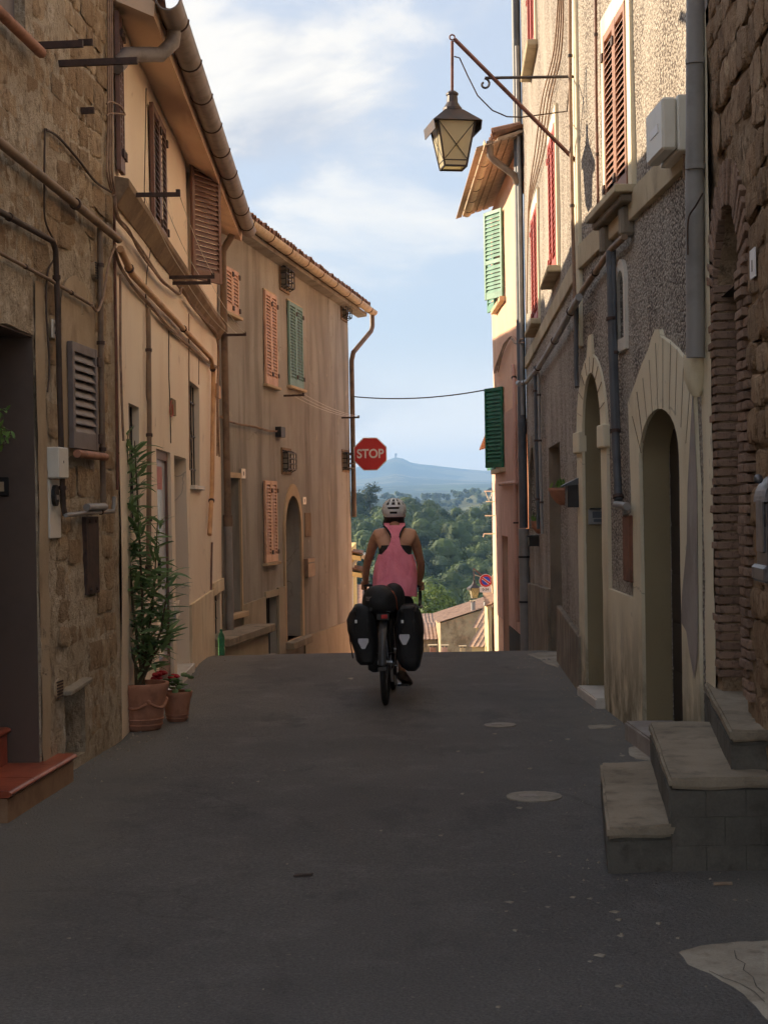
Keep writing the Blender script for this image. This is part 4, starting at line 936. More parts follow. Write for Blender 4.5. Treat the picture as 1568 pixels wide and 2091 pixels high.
# corner strip, string course, plinth
pl_ = FR2a.sh(1170, 300)[0]
MB().fbox(FR2a, sRc - .17, sRc + .01, FR2a.sh(1182, 712)[1], R2H, -.02, .03).build('corner_strip', M['cream'], R2, bevel=.006)
bh1 = FR2a.sh(1375, 305)[1]; bh0 = FR2a.sh(1375, 373)[1]
MB().fbox(FR2a, sR1a + .02, sRc - .172, bh0, bh1, -.02, .035).build('string_course', M['band'], R2, bevel=.006)
sb0 = FR2b.sh(1082, 743)[1]
MB().fbox(FR2b, .012, sR2e - .25, bh0 - .03, bh1 - .06, -.02, .03).build('string_course', M['band'], R2, bevel=.006)
pA = FR2b.sh(1150, 1240)[1]; pB = FR2b.sh(1198, 1305)[1]; s1145 = FR2b.sh(1147, 1300)[0]
m = MB(); m.hexa([FR2b.P(.02, -.2, 0), FR2b.P(s1145, -.2, 0), FR2b.P(s1145, -.2, .06), FR2b.P(.02, -.2, .06), FR2b.P(.02, pB, 0), FR2b.P(s1145, pA, 0), FR2b.P(s1145, pA, .05), FR2b.P(.02, pB, .05)])
m.build('plinth', M['plinth'], R2, bevel=.008)
s2_ = FR2b.sh(1120, 1250)[0]; pC = FR2b.sh(1105, 1195)[1]
m = MB(); m.hexa([FR2b.P(dn[1] + .02, -1.2, 0), FR2b.P(sR2e - .3, -1.2, 0), FR2b.P(sR2e - .3, -1.2, .05), FR2b.P(dn[1] + .02, -1.2, .05), FR2b.P(dn[1] + .02, pC + .05, 0), FR2b.P(sR2e - .3, pC - .1, 0), FR2b.P(sR2e - .3, pC - .1, .04), FR2b.P(dn[1] + .02, pC + .05, .04)])
m.build('plinth', M['plinth'], R2, bevel=.008)
reveal(FR2b, rectp(*dn), .32, R2, M['grimy'], 'door_reveal')
MB().fbox(FR2b, dn[0], dn[1], dn[2], dn[3], -.36, -.31).build('door', M['door_dark'], R2)
MB().fbox(FR2b, an[0], an[1], an[2], an[3], -.24, -.19).build('niche_back', M['dark_in'], R2)
MB().fring(FR2b, arch(an[0] - .12, an[1] + .12, an[2] - .1, an[3] - (an[1] - an[0]) / 2, (an[1] - an[0]) / 2 + .15), arch(an[0], an[1], an[2], an[3] - (an[1] - an[0]) / 2), -.005, .025).build('niche_surround', M['grimy'], R2)
# windows
for F, r, mt, n, pt in ((FR2a, wW, 'shut_tan', 2, .05), (FR2b, rA, 'shut_red', 2, .06), (FR2b, rB, 'shut_red', 2, .06), (FR2b, rC, 'shut_red', 2, .06)):
    shutters(F, R2, r, n, M[mt], .006, pt); pane(F, R2, r, .14, M['dark_in'])
    MB().fring(F, rectp(r[0] - .13, r[1] + .13, r[2] - .02, r[3] + .16), rectp(r[0] - .004, r[1] + .004, r[2] - .001, r[3] + .004), -.01, .03).build('window_surround', M['cream'], R2)
s0, s1, h0, h1 = wW
MB().fbox(FR2a, s0 - .18, s1 + .18, h0 - .07, h0 - .015, -.02, .16).build('window_sill', M['band'], R2, bevel=.006)
MB().fbox(FR2a, s0 - .14, s1 + .14, h0 - .13, h0 - .075, -.02, .11).build('sill_moulding', M['plinth'], R2, bevel=.01)
for sx in (s0 - .02, s1 - .10): MB().fbox(FR2a, sx, sx + .13, h0 - .34, h0 - .132, -.02, .085).build('sill_bracket', M['plinth'], R2, bevel=.02)
for r in (rA, rB, rC):
    MB().fbox(FR2b, r[0] - .15, r[1] + .15, r[2] - .09, r[2] - .022, -.02, .13).build('window_sill', M['band'], R2, bevel=.01)
    pass
# pipes
gp = MB().tube(fpath(FR2a, [(1421, -160), (1420, 0), (1418, 400), (1420, 730)], .09), .052, 14).build('downpipe', M['pipe_gray'], R2, smooth=60)
for y in (120, 335): MB().tube(fpath(FR2a, [(1420, y), (1420, y + 10)], .09), .057, 14).build('collar', M['pipe_gray'], gp, smooth=60)
m = MB(); c = FR2a.P(*FR2a.sh(1421, 742, .05), .05)
m.lathe(c, [(.02, -.19), (.045, -.16), (.07, -.09), (.075, 0.0), (.07, .045), (.052, .05)], 12); m.build('pipe_shoe', M['cream'], R2, smooth=50)
pipe('downpipe', FR2a, R2, [(1245, 512), (1250, 720), (1256, 880), (1262, 1010), (1263, 1022)], .030, M['pipe_dark'], .07, 3)
pipe('downpipe', FR2a, R2, [(1252, 505), (1256, 720), (1262, 880)], .018, M['pipe_dark'], .05, 1)
MB().tube(fpath(FR2a, [(1258, 1030), (1280, 1034)], .08), .028, 10).build('pipe_elbow', M['pipe_gray'], R2, smooth=60)
MB().tube(fpath(FR2a, [(1275, 1036), (1277, 1052)], .07), .022, 10).build('pipe_tail', M['pipe_gray'], R2, smooth=60)
MB().fbox(FR2a, *FR2a.rect(1285, 1052, 1300, 1188), .0, .05).build('rusted_trunking', M['rust_pipe'], R2, bevel=.01)
pipe('drain_pipe', FR2a, R2, [(1275, 483), (1248, 508), (1215, 556), (1190, 592), (1183, 606)], .024, M['conduit'], .06, 1)
pipe('drain_pipe', FR2b, R2, [(1182, 606), (1160, 645), (1140, 682), (1112, 730), (1094, 757), (1076, 778), (1066, 782)], .030, M['pipe_gray'], .08, 4)
pipe('cable', FR2a, R2, [(1400, 280), (1396, 330), (1396, 360), (1402, 368), (1408, 378)], .007, M['cable'], .04, curve=True)
pipe('cable', FR2a, R2, [(1434, 395), (1420, 420), (1405, 448), (1404, 520)], .005, M['cable_dark'], .15, curve=True)
pipe('conduit', FR2a, R2, [(1215, -60), (1217, 200), (1221, 430)], .012, M['rust_pipe'], .03, 2)
pipe('conduit', FR2a, R2, [(1163, -60), (1164, 200), (1168, 420), (1174, 640), (1177, 780)], .016, M['cable'], .06, 3)
pipe('downpipe', FR2b, R2, [(1092, 748), (1095, 900), (1099, 1080)], .022, M['pipe_dark'], .07, 3)
pipe('downpipe', FR2b, R2, [(1099, 760), (1102, 900), (1107, 1090)], .018, M['pipe_gray'], .06, 3)
pipe('downpipe', FR2b, R2, [(1176, 620), (1176, 760), (1178, 790)], .02, M['pipe_dark'], .05)
for k in range(4): pipe('cable', FR2b, R2, [(1150 - k * 3, -40), (1146 - k * 5, 100), (1125 - k * 6, 200), (1110 - k * 6, 310), (1086 - k * 2, 400), (1077, 470 + k * 14), (1076, 640)], .008, M['cable'], .04 + k * .008, curve=True)
gd = FR2b.P(sR2e - .02, 0, .12)
gd = gd - FR2b.n * .05; gp2 = MB().tube([gd + Vector((0, 0, 10.2)), gd + Vector((0, 0, 3.0)), gd + Vector((.0, .0, FR2b.sh(1080, 1078)[1]))], .062, 14).build('downpipe', M['pipe_dark'], R2, smooth=60)
MB().tube([gd + Vector((0, 0, FR2b.sh(1080, 1080)[1])), gd + Vector((0, 0, -1.2))], .075, 14).build('downpipe', M['pipe_gray'], R2, smooth=60)
for yy in (1135, 1225): MB().tube([gd + Vector((0, 0, FR2b.sh(1080, yy)[1])), gd + Vector((0, 0, FR2b.sh(1080, yy + 4)[1]))], .085, 14).build('pipe_clamp', M['black_iron'], R2, smooth=60)
MB().tube([gd + Vector((.0, -.12, 8.2)), gd + Vector((.0, -.12, 2.9))], .03, 10).build('downpipe', M['pipe_gray'], R2, smooth=60)

# ================================================================== right: pink house below
R3 = thing('pink_house', FR3.P(sR3e / 2, -1), 'pink plastered house with green shutters and wooden eave at the right', 'house')
R3H = FR3.sh(1055, 330)[1]
gw = FR3.rect(1013, 450, 1030, 612); gw2 = FR3.rect(1013, 812, 1031, 950)
gw = (gw[0], gw[1], FR3.sh(1020, 620)[1], FR3.sh(1020, 445)[1]); gw2 = (gw2[0], gw2[1], FR3.sh(1020, 955)[1], FR3.sh(1020, 800)[1])
pd = FR3.rect(1028, 1095, 1040, 1330); pd = (pd[0], pd[1], -3, pd[3])
wall_sheet('wall', FR3, rectp(-.1, sR3e, -4, R3H + .2), [(hole(gw, .0), .14), (hole(gw2, .0), .14), (rectp(*pd), .2)], M['r3'], R3, .18, .015, 1.0, 31)
body(FR3, R3, -.1, sR3e, R3H + .2, M['r3'], -.6, -6, -5)
MB().fbox(FR3, -.1, pd[0] - .05, -4, FR3.sh(1050, 1285)[1], .0, .02).build('base_course', M['dark_base'], R3)
wall_sheet('lower_render', FR3, rectp(-.08, sR3e - .01, FR3.sh(1050, 1284)[1], FR3.sh(1040, 838)[1]), [(rectp(*pd), .02), (hole(gw2, -.01), .02)], M['r3_low'], R3, .2, .004, 2, 4, o=.012)
pane(FR3, R3, gw, .14, M['dark_in'], m=0); pane(FR3, R3, gw2, .14, M['dark_in'], m=0)
MB().fbox(FR3, pd[0], pd[1], pd[2], pd[3], -.25, -.19).build('door', M['door_dark'], R3)
for r, mt, hr in ((gw, 'shut_green2', .42), (gw2, 'shut_green3', 0)):
    for end in (0, 1):
        hp = FR3.P(r[end], 0, .02); ang_ = R(27)
        dv = (FR3.d * (math.cos(ang_)) + FR3.n * math.sin(ang_)) if end == 0 else (FR3.d * (math.cos(R(8))) + FR3.n * math.sin(R(8)))
        leaf(Fac(hp.x, hp.y, d=dv, side=-1), R3, .0, .55, r[2] - .02, r[3] + .02, .0, M[mt], .062, hinge=False, rails=hr)
    MB().fbox(FR3, r[0] - .1, r[1] + .1, r[2] - .10, r[2] - .025, -.02, .10).build('window_sill', M['l3_trim'], R3, bevel=.006)
# eave with boards, rafters, gutter
ov = .34; eh = R3H + .14; sl_ = .30
hz_ = lambda o: eh + .12 - o * sl_
m = MB(); m.add([FR3.P(s, h, o) for s in (-.35, sR3e - .30) for h, o in ((hz_(-.1), -.1), (hz_(ov), ov), (hz_(ov) + .04, ov), (hz_(-.1) + .04, -.1))], [(0, 1, 5, 4), (1, 2, 6, 5), (2, 3, 7, 6), (0, 1, 2, 3), (4, 5, 6, 7), (3, 0, 4, 7)])
m.build('eave_deck', M['wood_old'], R3)
for k in range(5):
    o = .06 + k * .12; bm_ = MB(); bm_.add([FR3.P(s, h, oo) for s in (-.34, sR3e - .31) for h, oo in ((hz_(o) - .022, o), (hz_(o + .10) - .022, o + .10), (hz_(o + .10) - .002, o + .10), (hz_(o) - .002, o))], [(0, 1, 5, 4), (1, 2, 6, 5), (2, 3, 7, 6), (3, 0, 4, 7), (0, 1, 2, 3), (4, 5, 6, 7)])
    bm_.build('eave_board', M['wood_old'], R3)
roof_sheet(FR3, R3, -.4, sR3e - .25, hz_(ov) + .08, ov + .03, .28, M['roof'], -3, -6.2)
gutter(FR3, R3, -.30, sR3e - .2, hz_(ov) + .02, ov + .10, .085, M['gut_pale'], 6)
ge_ = FR3.P(-.26, hz_(ov) - .02, ov + .10)
MB().tube([ge_ + Vector((0, 0, .03)), ge_ + Vector((0, 0, -.18)), ge_ + Vector((.05, 0, -.24)), FR3.P(-.24, hz_(ov) - .48, .10), FR3.P(-.22, hz_(ov) - .60, .05)], .05, 12).build('downpipe', M['pipe_brown'], R3, smooth=60)
lay_tiles(FR3, R3, -.3, sR3e - .35, hz_(ov) + .075, ov + .06, .28, 1)
pipe('drain_pipe', FR3, R3, [(1047, 745), (1050, 780), (1052, 1000), (1056, 1270)], .03, M['r3_low'], .05, 2)
pipe('drain_pipe', FR3, R3, [(1058, 782), (1062, 784)], .04, M['pipe_gray'], .10)
pipe('drain_pipe', FR3, R3, [(1020, 988), (1055, 985)], .03, M['r3_low'], .06)
bundle(FR3, R3, [(1012, 760), (1018, 735), (1030, 705), (1042, 690), (1055, 700), (1066, 695)], .06, 5, .010, M['cable'], .03, 14)

# ================================================================== land beyond the town
def prof(pts):                                            # photo skyline as elevation tangent over azimuth tangent
    P = sorted((ray(x, y) for x, y in pts)); A = [p[0] for p in P]; B = [p[1] for p in P]
    return lambda a: float(np.interp(a, A, B))
mount = prof([(300, 975), (500, 966), (640, 960), (718, 955), (760, 950), (785, 943), (797, 937), (806, 934), (816, 934), (826, 938), (838, 945), (860, 948), (900, 952), (940, 957), (1003, 962), (1120, 972), (1400, 985), (1700, 992)])
hill2 = prof([(300, 1006), (700, 1004), (850, 1007), (900, 1009), (935, 1004), (970, 995), (1003, 986), (1060, 976), (1150, 970), (1500, 985)])
rows = [(-80, lambda a, x: -1.5), (16, lambda a, x: -1.5), (24, lambda a, x: -3.5), (45, lambda a, x: -10), (70, lambda a, x: -15), (110, lambda a, x: -28), (150, lambda a, x: -33), (200, lambda a, x: -25 - .05 * x), (260, lambda a, x: -18.5 - .07 * x), (330, lambda a, x: -12.5 - .08 * x),
        (400, lambda a, x: -8 - .09 * x), (450, lambda a, x: -6.0 - .10 * x), (520, lambda a, x: -9 - .1 * x), (650, lambda a, x: -34), (1000, lambda a, x: -60), (1500, lambda a, x: 1.6 + hill2(a) * 1500 - 6), (2100, lambda a, x: -25),
        (3200, lambda a, x: 1.6 + .0085 * 3200), (4300, lambda a, x: 1.6 + .0135 * 4300), (5600, lambda a, x: 1.6 + 5600 * (.4 * .0135 + .6 * mount(a)) * .86), (7000, lambda a, x: 1.6 + mount(a) * 7000), (7700, lambda a, x: 60.0), (8400, lambda a, x: -60.0), (14000, lambda a, x: -250.0)]
def land(a, Y):
    x = max(-60, min(60, a * Y)) if Y < 600 else a * Y
    for (y0, f0), (y1, f1) in zip(rows, rows[1:]):
        if Y <= y1:
            t = (Y - y0) / (y1 - y0); t = t * t * (3 - 2 * t) if Y > 600 else t
            z = f0(a, x) * (1 - t) + f1(a, x) * t; break
    else: z = rows[-1][1](a, x)
    if Y > 900: z += Y * .0011 * noise.fractal(Vector((a * Y * .0016, Y * .0011, 4.0)), 1.0, 2.0, 4) * (0.35 if abs(Y - 7000) < 500 else 1)
    elif Y > 120: z += 1.2 * noise.noise(Vector((a * Y * .03, Y * .03, 1)))
    return z
def terrain_mat():
    k = NT('fields_and_woods'); v = k.voro(.004, (1.0, .35, 1), 'F1', 'Color'); sp = k.n.new('ShaderNodeSeparateColor'); k.l.new(v, sp.inputs[0])
    c = k.mix(k.ramp(sp.outputs[0], .35, .6), (.15, .15, .075), (.22, .20, .11)); c = k.mix(k.ramp(sp.outputs[1], .55, .62), c, (.09, .12, .045))
    c = k.mix(k.ramp(k.noise(.0045, 6, .62, (1, .6, 1)), .44, .54), c, (.045, .06, .03)); c = k.mix(k.ramp(k.noise(.03, 4, .6), .62, .7), c, (.04, .055, .028))
    k.color(c); k.rough(.95); k.b.inputs['Specular IOR Level'].default_value = .05; return k.m
m = MB(); As = [math.copysign(abs(t) ** 1.7, t) * 1.1 for t in [-1 + 2 * i / 110 for i in range(111)]]
Ys = [-80, 0, 12, 16, 20, 24, 32, 45, 58, 70, 90] + [110 * (1.035 ** i) for i in range(126)]
for Y in Ys:
    for a in As:
        aa = a * 1.0; X = aa * max(Y, 220.0); m.v.append(Vector((X, Y, land(X / max(Y, 1.0) if Y > 1 else 0, Y))))
n = len(As); m.f = [(j * n + i, j * n + i + 1, (j + 1) * n + i + 1, (j + 1) * n + i) for j in range(len(Ys) - 1) for i in range(n - 1)]
o = m.build('terrain', terrain_mat(), smooth=180); o['kind'] = 'structure'

# foliage: leaf-sized faces scattered on lumpy crowns
def crown_np(rs, c, rad, hgt, nleaf, size, lumps=7):
    """returns verts (n*4,3): leaf quads on the surface of several overlapping lumps"""
    ctr = rs.normal(0, .36, (lumps, 3)) * np.array([rad * .75, rad * .75, hgt * .42]); ctr[0] = 0
    lr = rs.uniform(.42, .66, lumps) * rad
    which = rs.integers(0, lumps, nleaf); d = rs.normal(0, 1, (nleaf, 3)); d /= np.linalg.norm(d, axis=1, keepdims=True)
    d[:, 2] = np.abs(d[:, 2]) * .9 + d[:, 2] * .25
    r = lr[which] * rs.uniform(.72, 1.05, nleaf); p = ctr[which] + d * r[:, None] * np.array([1, 1, hgt / rad * .55])
    nrm = d + rs.normal(0, .26, (nleaf, 3)); nrm /= np.linalg.norm(nrm, axis=1, keepdims=True)
    t = np.cross(nrm, rs.normal(0, 1, (nleaf, 3))); t /= np.linalg.norm(t, axis=1, keepdims=True) + 1e-9; b = np.cross(nrm, t)
    s = size * rs.uniform(.6, 1.3, nleaf)[:, None]
    q = np.stack([p - t * s, p + b * s * .55, p + t * s, p - b * s * .55], 1) + np.array(c)
    return q.reshape(-1, 3)
def quads_obj(name, V, mat, parent=None, loc=(0, 0, 0)):
    off = ROOT[parent.name] if parent is not None else Vector(loc); V = V - np.array(off)
    n = len(V) // 4; me = bpy.data.meshes.new(name); me.vertices.add(len(V)); me.vertices.foreach_set('co', V.astype(np.float32).ravel())
    me.loops.add(len(V)); me.loops.foreach_set('vertex_index', np.arange(len(V), dtype=np.int32)); me.polygons.add(n)
    me.polygons.foreach_set('loop_start', np.arange(0, len(V), 4, dtype=np.int32)); me.update(calc_edges=True); me.materials.append(mat)
    return link_mesh(name, me, parent, loc)
def woodmat():
    k = NT('woodland_leaves'); c = k.mix(k.ramp(k.noise(.09, 3, .6), .40, .62), (.026, .046, .022), (.125, .170, .055)); g = k.n.new('ShaderNodeNewGeometry')
    c = k.mix(k.ramp(k.noise(.16, 2, .5, loc=(30, 9, 4)), .58, .66), c, (.14, .17, .06))
    c = k.mix(k.math('MULTIPLY', g.outputs['Random Per Island'], .5), c, (.07, .11, .05)); k.color(c); k.rough(.65); k.b.inputs['Specular IOR Level'].default_value = .15
    tr = k.n.new('ShaderNodeBsdfTranslucent'); k.l.new(c, tr.inputs[0]); mx = k.n.new('ShaderNodeMixShader'); mx.inputs[0].default_value = .25
    k.l.new(k.b.outputs[0], mx.inputs[1]); k.l.new(tr.outputs[0], mx.inputs[2]); k.l.new(mx.outputs[0], k.n['Material Output'].inputs[0]); return k.m
rs = np.random.default_rng(5); chunks = []
SPH = []                                                   # unit sphere as quads, for the dense inside of a crown
for i in range(5):
    for j in range(8):
        t0, t1, a0, a1 = math.pi * i / 5, math.pi * (i + 1) / 5, 2 * math.pi * j / 8, 2 * math.pi * (j + 1) / 8
        SPH += [[math.sin(t) * math.cos(a), math.sin(t) * math.sin(a), math.cos(t)] for t, a in ((t0, a0), (t1, a0), (t1, a1), (t0, a1))]
SPH = np.array(SPH)
def wood_tree(rs, c, rad, hg, n, size, lumps):
    ctr = rs.normal(0, 1, (lumps, 3)); ctr /= np.linalg.norm(ctr, axis=1, keepdims=True); ctr *= rs.uniform(.25, .62, (lumps, 1)) * np.array([rad, rad, hg * .5]); ctr[:, 2] += hg * .06; ctr[0] = 0
    lr = rs.uniform(.40, .60, lumps) * rad; lr[0] = rad * .62; out = []
    for q_, r in zip(ctr, lr): out.append(SPH * (r * np.array([.86, .86, .80])) + q_ + np.array(c))
    which = rs.choice(lumps, n, p=lr ** 2 / (lr ** 2).sum()); d = rs.normal(0, 1, (n, 3)); d[:, 2] = np.abs(d[:, 2]) * .75 + d[:, 2] * .25; d /= np.linalg.norm(d, axis=1, keepdims=True)
    p = ctr[which] + d * (lr[which] * rs.uniform(.82, 1.16, n))[:, None] * np.array([1, 1, .95])
    nrm = d + rs.normal(0, .30, (n, 3)); nrm /= np.linalg.norm(nrm, axis=1, keepdims=True); t = np.cross(nrm, rs.normal(0, 1, (n, 3))); t /= np.linalg.norm(t, axis=1, keepdims=True) + 1e-9; b = np.cross(nrm, t)
    s = size * rs.uniform(.6, 1.35, n)[:, None]; out.append((np.stack([p - t * s, p + b * s * .6, p + t * s, p - b * s * .6], 1) + np.array(c)).reshape(-1, 3)); return np.concatenate(out)
Y = 175.0
while Y < 462:
    sp = 6.2 + (Y - 175) * .006; X = -.075 * Y - 14
    while X < .115 * Y + 18:
        x = X + rs.uniform(-2.4, 2.4); y = Y + rs.uniform(-2.6, 2.6); rad = rs.uniform(2.7, 4.8) * (1.25 if rs.random() < .15 else 1); hg = rad * rs.uniform(1.7, 2.5); z = land(x / y, y)
        inview = -.03 * y - 3 < x < .08 * y + 4
        chunks.append(wood_tree(rs, (x, y, z + hg * .55), rad, hg, 1100 if inview else 140, .25 if inview else .6, 9 if inview else 5)); X += sp
    Y += sp * .92
o = quads_obj('woodland', np.concatenate(chunks), woodmat()); o['kind'] = 'stuff'; o['label'] = 'dense green wood covering the hillside across the valley'
chunks = []
for i in range(520):
    a = rs.uniform(-.09, .14); Yd = rs.choice([rs.uniform(1380, 1560), rs.uniform(620, 1000), rs.uniform(1180, 1400)]); z = land(a, Yd)
    rad = rs.uniform(3, 5); chunks.append(crown_np(rs, (a * Yd, Yd, z + rad * .8), rad, rad * 1.8, 90, 1.6, 4))
o = quads_obj('distant_woodland', np.concatenate(chunks), bpy.data.materials['woodland_leaves']); o['kind'] = 'stuff'; o['label'] = 'far dark tree lines on the hazy middle hills'
# tower on the peak
pk = at(808, 934, 7000); tw = thing('hill_tower', pk, 'tiny square stone tower on top of the far blue mountain', 'tower')
MB().hexa([pk + Vector(v) for v in ((-5, -5, -12), (5, -5, -12), (5, 5, -12), (-5, 5, -12), (-4, -4, 15), (4, -4, 15), (4, 4, 15), (-4, 4, 15))]).build('shaft', M['grimy'], tw)
MB().box(pk.x - 5, pk.x + 5, pk.y - 5, pk.y + 5, pk.z + 15, pk.z + 18).build('battlement', M['grimy'], tw)

# trees that stand out singly
def tree(loc, rad, hgt, nleaf, size, label, mat, trunk_h):
    t = thing('tree', loc, label, 'tree', 'trees standing singly in the valley'); L_ = Vector(loc); r_ = random.Random(int(loc[1] * 10))
    tk = MB().tube([L_, L_ + Vector((.1, 0, trunk_h * .5)), L_ + Vector((0, .1, trunk_h)), L_ + Vector((.2, 0, trunk_h + hgt * .35))], [rad * .09, rad * .075, rad * .06, rad * .02], 8)
    for k in range(6):
        a = k * 1.1 + r_.uniform(0, .6); b = L_ + Vector((0, 0, trunk_h * (.75 + .06 * k))); tk.tube([b, b + Vector((math.cos(a) * rad * .35, math.sin(a) * rad * .35, hgt * .16)), b + Vector((math.cos(a) * rad * .7, math.sin(a) * rad * .7, hgt * .30))], [rad * .04, rad * .03, rad * .01], 6)
    tk.build('trunk', M['iron'], t, smooth=60)
    quads_obj('crown', crown_np(np.random.default_rng(int(loc[1] * 7)), (loc[0], loc[1], loc[2] + trunk_h + hgt * .38), rad, hgt, nleaf, size, 9), mat, t)
LF1 = leafmat('tree_leaves_mid', (.035, .07, .025), (.09, .14, .045)); LF2 = leafmat('tree_leaves_bright', (.08, .13, .03), (.17, .22, .06)); LF3 = leafmat('tree_leaves_dark', (.025, .045, .022), (.06, .085, .04))
def onland(x, y, Y): 
    a, b = ray(x, y); return (a * Y, Y, land(a, Y))
def tree_at(x, ytop, Y, rad, label, mat, nl=1500, size=.3):
    g_ = onland(x, 1200, Y); top = at(x, ytop, Y).z; H = top - g_[2]; hgt = min(H * .8, rad * 2.2); tree(g_, rad, hgt, nl, size, label, mat, H - hgt * .92)
tree_at(758, 994, 440, 3.4, 'tallest loose-crowned tree on the wooded skyline just below the stop sign', LF3, 1400, .36)
tree_at(728, 1003, 430, 3.6, 'dark round tree on the skyline beside the tan house corner', LF3, 1200, .36)
tree_at(880, 1196, 128, 2.4, 'bright green tree beyond the handlebar above the tiled roofs', LF2, 2200, .17)
tree_at(925, 1240, 118, 2.0, 'yellow-green bush-like tree behind the long grey tiled roof', LF2, 1600, .16)
tree_at(942, 1237, 124, 2.0, 'olive green tree top left of the round metal chimney', LF1, 1600, .16)
tree_at(900, 1246, 112, 1.8, 'low pale green tree top behind the left tiled roof', LF2, 1600, .15)

# ------------------------------------------------------------------ houses down the slope
M['rubble'] = stonemat('rubble_wall', (lin(190, 168, 138), lin(170, 148, 120), lin(200, 160, 130)), lin(130, 108, 86), .8, 1.6)
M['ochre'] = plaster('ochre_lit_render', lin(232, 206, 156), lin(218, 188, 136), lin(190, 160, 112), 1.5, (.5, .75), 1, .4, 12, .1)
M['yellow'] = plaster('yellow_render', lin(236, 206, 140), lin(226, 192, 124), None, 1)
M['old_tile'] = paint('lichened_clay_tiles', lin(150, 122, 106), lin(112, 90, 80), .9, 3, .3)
M['lit_tile'] = paint('sunlit_clay_tiles', lin(178, 144, 118), lin(138, 108, 90), .9, 3, .3)  # paler copy of the old tiles, sunlight put into the colour
def hut(name, F, s0, s1, dep, h0, he, rise, wallm, roofm, label, shape='front', over=.25):
    """small house: F plane is its front, dep its depth; roof rises away from the front, or along s"""
    t = thing(name, F.P((s0 + s1) / 2, h0, -dep / 2), label, 'house'); P = F.P; m = MB()
    if shape == 'front': tops = [he, he, he + rise, he + rise]
    else: tops = [he, he + rise, he + rise, he]
    ring = [(s0, 0), (s1, 0), (s1, -dep), (s0, -dep)]
    m.add([P(s, h0, o) for s, o in ring] + [P(s, tops[i], o) for i, (s, o) in enumerate(ring)], [(0, 1, 5, 4), (1, 2, 6, 5), (2, 3, 7, 6), (3, 0, 4, 7), (4, 5, 6, 7)]); m.build('wall', wallm, t)
    r = MB(); 
    if shape == 'front':
        n = int((s1 - s0 + 2 * over) / .07); q = lambda i, o: (s0 - over + (s1 - s0 + 2 * over) * i / n, o)
        for i in range(n + 1):
            s, b = s0 - over + (s1 - s0 + 2 * over) * i / n, .018 * math.cos(i * math.pi / 1.5)
            for o in (over, -dep * .5, -dep - .1): r.v.append(P(s, he + .08 + b + rise * (-o / dep), o))
        r.f = [(i * 3 + j, i * 3 + j + 1, (i + 1) * 3 + j + 1, (i + 1) * 3 + j) for i in range(n) for j in range(2)]
    else:
        n = int((dep + 2 * over) / .07)
        for i in range(n + 1):
            o, b = over - (dep + 2 * over) * i / n, .018 * math.cos(i * math.pi / 1.5)
            for s in (s0 - over, (s0 + s1) / 2, s1 + .05): r.v.append(P(s, he + .08 + b + rise * (s - s0) / (s1 - s0), o))
        r.f = [(i * 3 + j, i * 3 + j + 1, (i + 1) * 3 + j + 1, (i + 1) * 3 + j) for i in range(n) for j in range(2)]
    r.build('roof', roofm, t); return t
FX = lambda X, Y, ang=0: Fac(X, Y, d=(math.cos(ang), math.sin(ang), 0), side=1)      # front faces the camera when ang = 0
def zpx(x, y, Y): return at(x, y, Y).z
def xpx(x, y, Y): return at(x, y, Y).x
h1 = hut('rubble_house', FX(0, 80), xpx(899, 1270, 80), xpx(1020, 1240, 80), 7, -14, zpx(899, 1273, 80), zpx(1020, 1234, 80) - zpx(899, 1273, 80), M['rubble'], M['old_tile'], 'rubble stone house with sloping tiled roof edge below the far street lamp', 'side', .15)
h2 = hut('tiled_house', FX(0, 92), xpx(820, 1284, 92), xpx(900, 1284, 92), 5, -14, zpx(880, 1285, 92), .5, M['grimy'], M['old_tile'], 'low house with grey tiled roof right of the rider, higher of two', 'front', .2)
h3 = hut('tiled_house', FX(0, 84), xpx(835, 1306, 84), xpx(908, 1306, 84), 4, -14, zpx(880, 1307, 84), .55, M['grimy'], M['old_tile'], 'small house with purple-grey tiled roof just right of the black pannier', 'front', .2)
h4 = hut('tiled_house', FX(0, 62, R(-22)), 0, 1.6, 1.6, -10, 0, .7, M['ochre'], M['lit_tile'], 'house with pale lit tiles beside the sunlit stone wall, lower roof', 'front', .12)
for o_ in [h4]: pass
def place_hut(t, p): 
    t.location = p
h4.location = at(963, 1321, 62) + Vector((.8 * math.cos(R(-22)) + .3, .3, -10.0 + .0)); 
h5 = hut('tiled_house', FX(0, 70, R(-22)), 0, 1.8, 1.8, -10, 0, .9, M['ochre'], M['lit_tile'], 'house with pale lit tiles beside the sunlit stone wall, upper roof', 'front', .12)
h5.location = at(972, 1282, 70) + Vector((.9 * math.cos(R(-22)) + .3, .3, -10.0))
def chimney(x, y0, y1, Y, w, label, cap=True, round_=False, mat=None):
    b, t_ = at(x, y1, Y), at(x, y0, Y); c = thing('chimney', b, label, 'chimney', 'chimneys of the lower houses')
    if round_: MB().tube([b, t_], w / 2, 12).build('flue', mat or M['pipe_gray'], c, smooth=60)
    else: MB().box(b.x - w / 2, b.x + w / 2, b.y - w / 2, b.y + w / 2, b.z, t_.z).build('stack', mat or M['terracotta_matt'], c)
    if cap:
        for dx in (-.35, .35): MB().box(b.x + dx * w - .03, b.x + dx * w + .03, b.y - w * .3, b.y + w * .3, t_.z, t_.z + w * .28).build('cap_foot', M['pipe_dark'], c)
        MB().box(b.x - w * .75, b.x + w * .75, b.y - w * .7, b.y + w * .7, t_.z + w * .28, t_.z + w * .42).build('cap', M['l3_trim'], c)
chimney(966, 1230, 1252, 80.5, .22, 'round grey metal chimney pipe on the rubble house', True, True)
chimney(990, 1229, 1246, 80.5, .13, 'thin white chimney pipe on the right of the rubble house', True, True, M['white_box'])
